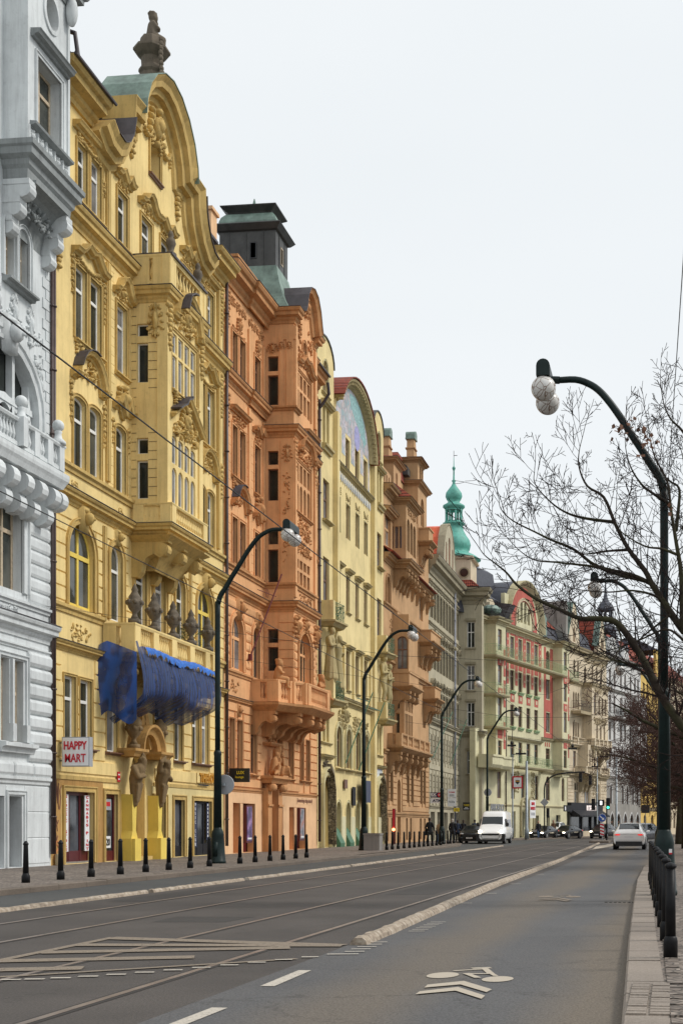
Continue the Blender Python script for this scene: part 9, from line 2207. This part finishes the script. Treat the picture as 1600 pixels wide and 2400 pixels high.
# ================================================================ people
def person(label, x, y, rz, h, coat, legs, hair='hair_dark', walk=0.0, bag=False, z=.12, coatlen=.78, sit=False):
 t = empty('person', label, 'person', (x, y, z), R(rz)); k = h / 1.75; s_ = walk
 def C(L): return [(tuple(v * k for v in a), r0 * k, tuple(v * k for v in b), r1 * k) for a, r0, b, r1 in L]
 hl, hr = (-.09, 0, .9), (.09, 0, .9); kl, kr = (-.1, -.12 - .1 * s_, .5), (.1, .04 + .05 * s_, .5); fl, fr = (-.1, -.05 - .3 * s_, .08), (.1, .05 + .3 * s_, .08)
 body = [((0, 0, .95), .13, (0, 0, 1.3), .14), ((-.14, 0, 1.4), .055, (.14, 0, 1.4), .055), ((0, 0, 1.42), .055, (0, -.01, 1.53), .05), ((0, -.015, 1.62), .088, (0, -.01, 1.68), .09), ((0, -.1, 1.61), .014, (0, -.11, 1.6), .012), ((-.085, 0, 1.63), .018, (.085, 0, 1.63), .018), (hl, .085, kl, .055), (kl, .05, fl, .036), (hr, .085, kr, .055), (kr, .05, fr, .036), (fl, .035, (fl[0], fl[1] - .14, .04), .03), (fr, .035, (fr[0], fr[1] - .14, .04), .03)]
 for sg, sw in ((-1, .12), (1, -.12)):
  el = (sg * .26, -sw * .8 * (s_ + .3), 1.12); wr = (sg * .25, -.10 - sw * (s_ + .3), .88)
  body += [((sg * .18, 0, 1.39), .045, el, .036), (el, .035, wr, .026), (wr, .026, (wr[0], wr[1] - .02, .81), .03)]
  for q in range(4): body.append(((wr[0], wr[1] - .04 + q * .02, .81), .009, (wr[0] - sg * .012, wr[1] - .045 + q * .022, .735 + .01 * abs(q - 1.5)), .008))
  body.append(((wr[0], wr[1] - .045, .84), .01, (wr[0] - sg * .03, wr[1] - .07, .79), .009))
 part('body', setmat(blob(C(body), .018 * k, 'body', 2), 'skin'), None, t)
 ct = [((0, 0, coatlen), .19, (0, 0, 1.15), .165), ((0, 0, 1.15), .165, (0, 0, 1.36), .15), ((-.15, 0, 1.39), .08, (.15, 0, 1.39), .08), ((0, 0, 1.42), .085, (0, 0, 1.47), .08)]
 for sg, sw in ((-1, .12), (1, -.12)):
  el = (sg * .26, -sw * .8 * (s_ + .3), 1.12); wr = (sg * .25, -.10 - sw * (s_ + .3), .9); ct += [((sg * .18, 0, 1.39), .08, el, .062), (el, .06, wr, .05)]
 part('coat', setmat(blob(C(ct), .022 * k, 'coat', 3), coat), None, t)
 tr = [(hl, .12, kl, .08), (kl, .075, (fl[0], fl[1], .12), .062), (hr, .12, kr, .08), (kr, .075, (fr[0], fr[1], .12), .062)]
 part('trousers', setmat(blob(C(tr), .022 * k, 'trousers', 3), legs), None, t)
 for f_ in (fl, fr): part('shoe', setmat(blob(C([((f_[0], f_[1] + .02, .055), .05, (f_[0], f_[1] - .16, .045), .042)]), .018, 'shoe', 2), 'cloth_black'), None, t)
 hp = [((0, .02, 1.68), .1, (0, .03, 1.7), .1), ((0, .05, 1.6), .08, (0, .05, 1.55), .06)]
 part('hair', setmat(blob(C(hp), .018 * k, 'hair', 2), hair), None, t)
 if bag: mb = MB(); mb.box(.2, .3, -.15, .2, .6, .95); part('shoulder_bag', mb, 'cloth_black', t)
 return t
person('person in a long black coat walking beside someone in beige on the left pavement', -17.15, 93.6, 165, 1.84, 'cloth_black', 'cloth_black', 'hair_dark', .6, True)
person('person in a beige jacket and jeans walking right of the one in black', -16.75, 95.6, 170, 1.68, 'cloth_beige', 'cloth_denim', 'hair_grey', .5, True)
person('person in black jacket over a pale shirt at the bonnet of the parked black car', -17.3, 104.5, 175, 1.80, 'cloth_black', 'cloth_navy', 'hair_grey', .4)
person('person in dark clothes close behind the one in the pale shirt', -17.2, 106.4, 190, 1.74, 'cloth_navy', 'cloth_black', 'hair_dark', .3)
person('person with a dark red scarf standing behind the parked black car', -17.6, 112, 180, 1.76, 'cloth_black', 'cloth_navy', 'hair_dark')
person('rightmost person of the group behind the parked black car', -16.7, 112.6, 185, 1.78, 'cloth_navy', 'cloth_black', 'hair_dark')
x, y = pl2(9.6, 3.0)
person('person in a dark coat and pale jeans beside the steel wire pole', -13.2, 132.6, 20, 1.75, 'cloth_black', 'cloth_denim', 'hair_dark', .6)
person('person in a brown jacket standing left of the black saloon', -12.6, 143.0, 30, 1.85, 'cloth_brown', 'cloth_black', 'hair_dark', .3)
person('person in dark clothes far away on the right pavement', -1.0, 128, 0, 1.75, 'cloth_navy', 'cloth_black', 'hair_dark', .5)
person('person in a blue and white jacket far away on the right pavement', -.55, 120, 0, 1.72, 'cloth_denim', 'cloth_black', 'hair_dark', .4)
person('person passing behind the dark estate car before the shop front', -11.4, 156.5, 90, 1.75, 'cloth_denim', 'cloth_black', 'hair_dark', .5)
# ================================================================ bare trees on the embankment
LIMBS = [
 (0.085, [(0.21, 24.0, 3.22), (-0.14, 23.94, 3.74), (-0.51, 23.88, 4.46), (-0.76, 23.82, 4.85), (-0.99, 23.75, 5.1), (-1.33, 23.69, 5.15), (-1.61, 23.63, 5.15), (-1.94, 23.57, 5.29), (-2.39, 23.51, 5.5), (-2.72, 23.45, 5.74), (-2.9, 23.38, 5.95), (-3.11, 23.32, 6.12), (-3.28, 23.26, 6.25), (-3.42, 23.2, 6.45)]),
 (0.075, [(0.23, 24.6, 5.04), (-0.01, 24.7, 5.41), (-0.34, 24.8, 5.94), (-0.47, 24.9, 6.21), (-0.79, 25.0, 6.66), (-1.04, 25.1, 7.16), (-1.26, 25.2, 7.69), (-1.58, 25.3, 7.94), (-1.74, 25.4, 8.32), (-1.75, 25.5, 8.66), (-1.67, 25.6, 9.05)]),
 (0.03, [(-1.09, 25.4, 7.26), (-1.58, 25.32, 7.32), (-1.94, 25.24, 7.41), (-2.26, 25.16, 7.61), (-2.56, 25.08, 7.95), (-2.56, 25.0, 8.21)]),
 (0.025, [(-0.8, 25.2, 6.68), (-1.16, 24.93, 6.61), (-1.6, 24.67, 6.51), (-1.88, 24.4, 6.53)]),
 (0.04, [(-0.34, 24.9, 5.96), (-0.71, 24.79, 6.12), (-1.36, 24.67, 6.28), (-1.77, 24.56, 6.57), (-2.19, 24.45, 6.74), (-2.48, 24.34, 6.87), (-2.89, 24.23, 7.07), (-3.09, 24.11, 7.26), (-3.12, 24.0, 7.45)]),
 (0.032, [(-0.39, 24.9, 6.0), (-1.03, 24.71, 6.14), (-1.35, 24.53, 6.23), (-1.76, 24.34, 6.26), (-2.1, 24.16, 6.27), (-2.45, 23.97, 6.28), (-2.72, 23.79, 6.43), (-3.0, 23.6, 6.72)]),
 (0.03, [(0.04, 24.8, 5.37), (-0.24, 24.68, 5.68), (-0.69, 24.56, 5.79), (-1.13, 24.44, 5.75), (-1.64, 24.32, 5.78), (-1.94, 24.2, 5.86)]),
 (0.06, [(0.22, 24.4, 5.0), (0.21, 24.5, 5.58), (0.19, 24.6, 6.14), (0.11, 24.7, 6.66), (0.01, 24.8, 7.31), (-0.06, 24.9, 7.87), (-0.28, 25.0, 8.34), (-0.38, 25.1, 8.73), (-0.43, 25.2, 9.13)]),
 (0.035, [(0.1, 25.0, 6.97), (0.15, 25.12, 7.43), (0.16, 25.24, 7.83), (-0.01, 25.36, 8.0), (-0.18, 25.48, 8.23), (-0.29, 25.6, 8.63)]),
 (0.03, [(-0.03, 25.0, 7.49), (-0.3, 24.8, 7.62), (-0.53, 24.6, 7.76), (-0.71, 24.4, 8.0), (-0.8, 24.2, 8.26), (-0.82, 24.0, 8.51)]),
 (0.025, [(0.11, 24.6, 6.45), (-0.17, 24.45, 6.53), (-0.46, 24.3, 6.55), (-0.84, 24.15, 6.75), (-1.0, 24.0, 6.93)]),
 (0.035, [(0.56, 25.4, 8.38), (0.24, 25.5, 8.97), (0.01, 25.6, 9.25), (-0.12, 25.7, 9.56), (-0.19, 25.8, 9.96)]),
 (0.03, [(0.54, 24.4, 4.52), (0.23, 24.27, 4.82), (-0.08, 24.13, 5.0), (-0.54, 24.0, 4.8), (-0.99, 23.87, 4.63), (-1.45, 23.73, 4.51), (-1.74, 23.6, 4.61)]),
 (0.03, [(0.72, 25.4, 6.59), (0.4, 25.3, 7.15), (0.28, 25.2, 7.69), (0.24, 25.1, 8.31), (0.16, 25.0, 8.61)]),
 (0.02, [(-0.38, 24.0, 4.29), (-0.76, 23.88, 4.36), (-1.06, 23.75, 4.43), (-1.32, 23.62, 4.6), (-1.58, 23.5, 4.9)]),
 (0.016, [(-0.99, 23.8, 5.1), (-0.87, 23.63, 4.75), (-0.98, 23.47, 4.43), (-1.23, 23.3, 4.18)]),
 (0.02, [(0.0, 24.6, 5.34), (-0.39, 24.47, 5.02), (-0.78, 24.33, 4.69), (-1.16, 24.2, 4.6)]),
]
def twigs(mb, rnd, p, d, L, r, depth, gen, droop=.0, up=.25, wob=.16, seg=5, nchild=(3, 5), minr=.0035, spread=(25, 62)):
 """a branch with alternating side shoots, tapering, tips curving upward"""
 P = [Vector(p)]; D = Vector(d).normalized(); RR = [r]; sl = L / seg
 for i in range(seg):
  D = (D + Vector((rnd.uniform(-wob, wob), rnd.uniform(-wob, wob), rnd.uniform(-wob, wob) + up * .22 - droop * .2))).normalized()
  P.append(P[-1] + D * sl); RR.append(max(minr, r * (1 - .72 * (i + 1) / seg)))
 mb.tube(P, RR, 5 if r > .02 else 3, cap=False)
 if depth <= 0: return
 n = rnd.randint(*nchild)
 for i in range(n):
  f = .18 + .78 * (i + rnd.random() * .7) / n
  k = min(int(f * seg), seg - 1); t = f * seg - k; q = P[k].lerp(P[k + 1], min(1, t)); ax = (P[k + 1] - P[k]).normalized()
  an = R(rnd.uniform(*spread)); side = ax.orthogonal().normalized(); side.rotate(Matrix.Rotation(rnd.uniform(0, 2 * PI), 3, ax)); nd = (ax * math.cos(an) + side * math.sin(an))
  twigs(mb, rnd, q, nd, L * rnd.uniform(.38, .62) * (1.1 - .4 * f), max(minr, RR[k] * .62), depth - 1, gen, droop, up, wob, max(3, seg - 1), nchild, minr, spread)
def near_tree():
 rnd = random.Random(21)
 e = empty('bare_tree', 'bare tree at the right edge whose branches sweep across the lamp post', 'tree', (1.95, 24.6, .12))
 off = Vector((-1.95, -24.6, -.12))
 mb = MB(); mb.tube([(0, 0, 0), (.03, .02, .5), (-.02, 0, 1.4), (-.05, .05, 2.4), (.0, .1, 3.6), (.1, .15, 5.2), (.1, .3, 7.0), (.0, .3, 8.5)], [.34, .27, .23, .2, .16, .12, .07, .02], 12)
 part('trunk', mb, 'bark', e, True)
 lm = MB(); tw = MB()
 for r0, pts in LIMBS:
  P = smooth_line([tuple(Vector(p) + off) for p in pts], 4)
  if r0 >= .03 and (r0 in (.085, .075, .06) or pts[0][0] > .15):     # carry the main limbs back to the trunk
   a = P[0]; P = [Vector((-.02, .05, max(2.0, a.z - 1.0 - abs(a.x) * .2)))] + [Vector((-.02, .05, max(2.0, a.z - 1.0))).lerp(a, .5) + Vector((0, 0, .1))] + P
  n = len(P); RR = [r0 * .95 * (1 - i / n) ** 1.25 + .005 for i in range(n)]
  lm.mark(); lm.tube(P, RR, 8 if r0 > .03 else 6)
  tot = sum((P[i + 1] - P[i]).length for i in range(n - 1)); step = .135 if r0 > .02 else .12; acc = 0; nxt = .3
  for i in range(n - 1):
   acc += (P[i + 1] - P[i]).length; f = acc / tot
   while acc > nxt:
    nxt += step * rnd.uniform(.6, 1.5)
    if f < .08: continue
    ax = (P[i + 1] - P[i]).normalized(); sg = rnd.choice((-1, 1)); side = ax.cross(Vector((0, 1, 0))).normalized() * sg + Vector((0, rnd.uniform(-.9, .9), .1)); side.normalize()
    an = R(rnd.uniform(28, 60)); d = ax * math.cos(an) + side * math.sin(an)
    l = rnd.uniform(.4, 1.25) * (1.15 - .4 * f) * (1.2 if r0 > .03 else .9)
    twigs(tw, rnd, P[i], d, l, max(.005, RR[i] * .28), 2, 0, up=.2, wob=.14, nchild=(2, 4), minr=.0052)
  twigs(tw, rnd, P[-1], P[-1] - P[-2], .7, .008, 2, 0, up=.2, wob=.14, nchild=(3, 4), minr=.0052)
 part_ = [part('branch', q, 'bark', e, True) for q in lm.pieces()]
 part('twigs', tw, 'twig_bark', e);
 lf = MB()
 for i in range(46):
  c = rnd.choice([(-2.55, -.2, 8.72), (-2.35, -.1, 8.3), (-2.3, 0, 8.5), (-2.05, 0, 7.1), (-2.9, -.2, 8.6)]); p = Vector(c) + Vector((rnd.uniform(-.18, .18), rnd.uniform(-.1, .1), rnd.uniform(-.15, .15)))
  d = Vector((rnd.uniform(-1, 1), rnd.uniform(-1, 1), rnd.uniform(-1, 1))).normalized() * .05; q = d.orthogonal() * .8
  lf.add([tuple(p), tuple(p + d + q), tuple(p + d * 2), tuple(p + d - q)], [(0, 1, 2, 3)])
 part('dead_leaves', lf, 'leaf_dead', e)
near_tree()
def tree(label, x, y, h, spread_, seed, lean=(0, 0), depth=4, mat='twig_red', n0=9, minr=.006, trunk=.22, low=2.2):
 rnd = random.Random(seed); e = empty('bare_tree', label, 'tree', (x, y, .12), 0, 'bare trees lining the right pavement')
 P = [Vector((0, 0, 0)), Vector((lean[0] * .2, lean[1] * .2, h * .15)), Vector((lean[0] * .5, lean[1] * .5, h * .32)), Vector((lean[0] * .9, lean[1] * .9, h * .5)), Vector((lean[0] * 1.1, lean[1] * 1.1, h * .78))]
 mb = MB(); mb.tube(smooth_line(P, 4), [trunk * (1.25 - 1.15 * i / 17) for i in range(17)], 10); part('trunk', mb, 'bark', e, True)
 cr_ = MB(); br = MB()
 for i in range(n0):
  f = i / n0; z = low + (h * .62 - low) * f; a = i * 2.4 + rnd.uniform(-.3, .3); an = .25 + .6 * f
  o = Vector((lean[0] * min(1, z / (h * .5)) * .9, lean[1] * min(1, z / (h * .5)) * .9, z))
  d = Vector((math.cos(a), math.sin(a), an)).normalized(); L = spread_ * rnd.uniform(.85, 1.1) * (1 - .3 * f)
  Q = [o]; D = d.copy(); r = trunk * .42 * (1 - .4 * f); RR = [r]
  for j in range(7):
   D = (D + Vector((rnd.uniform(-.2, .2), rnd.uniform(-.2, .2), rnd.uniform(-.14, .1)))).normalized(); Q.append(Q[-1] + D * L / 7); RR.append(r * (1 - .8 * (j + 1) / 7) + .006)
  br.mark(); br.tube(Q, RR, 6)
  for j in range(1, 8):
   for q in range(6 if j > 2 else 3):
    ax = (Q[j] - Q[j - 1]).normalized(); side = ax.orthogonal().normalized(); side.rotate(Matrix.Rotation(rnd.uniform(0, 6.3), 3, ax)); a2 = R(rnd.uniform(30, 65))
    twigs(cr_, rnd, Q[j - 1].lerp(Q[j], rnd.random()), ax * math.cos(a2) + side * math.sin(a2), L * rnd.uniform(.2, .42), max(minr, RR[j] * .4), depth - 2, 0, up=.25, wob=.25, nchild=(3, 5), minr=minr, seg=4)
 for q in br.pieces(): part('branch', q, 'bark', e, True)
 part('crown', cr_, mat, e)
tree('second bare tree behind the big lamp post, with a dense reddish low crown', 1.3, 45, 8.6, 4.3, 31, (.5, 0), 4, n0=11, minr=.0065, trunk=.3, low=2.6)
tree('third bare tree with reddish twigs over the parked cars on the right', .9, 60, 8.2, 4.6, 32, (-.3, 0), 4, n0=12, minr=.009, trunk=.24, low=2.6)
tree('fourth bare tree in front of the white house', .9, 76, 8.8, 4.8, 33, (-.2, .2), 4, n0=11, minr=.011, trunk=.24, low=2.8)
tree('fifth bare tree in front of the deep yellow house', .6, 94, 9.0, 4.6, 34, (.1, 0), 4, n0=10, minr=.014, trunk=.24, low=3)
tree('farthest bare tree at the end of the right pavement', 2.0, 118, 10.5, 5.0, 35, (0, 0), 4, n0=10, minr=.018, trunk=.25, low=3)
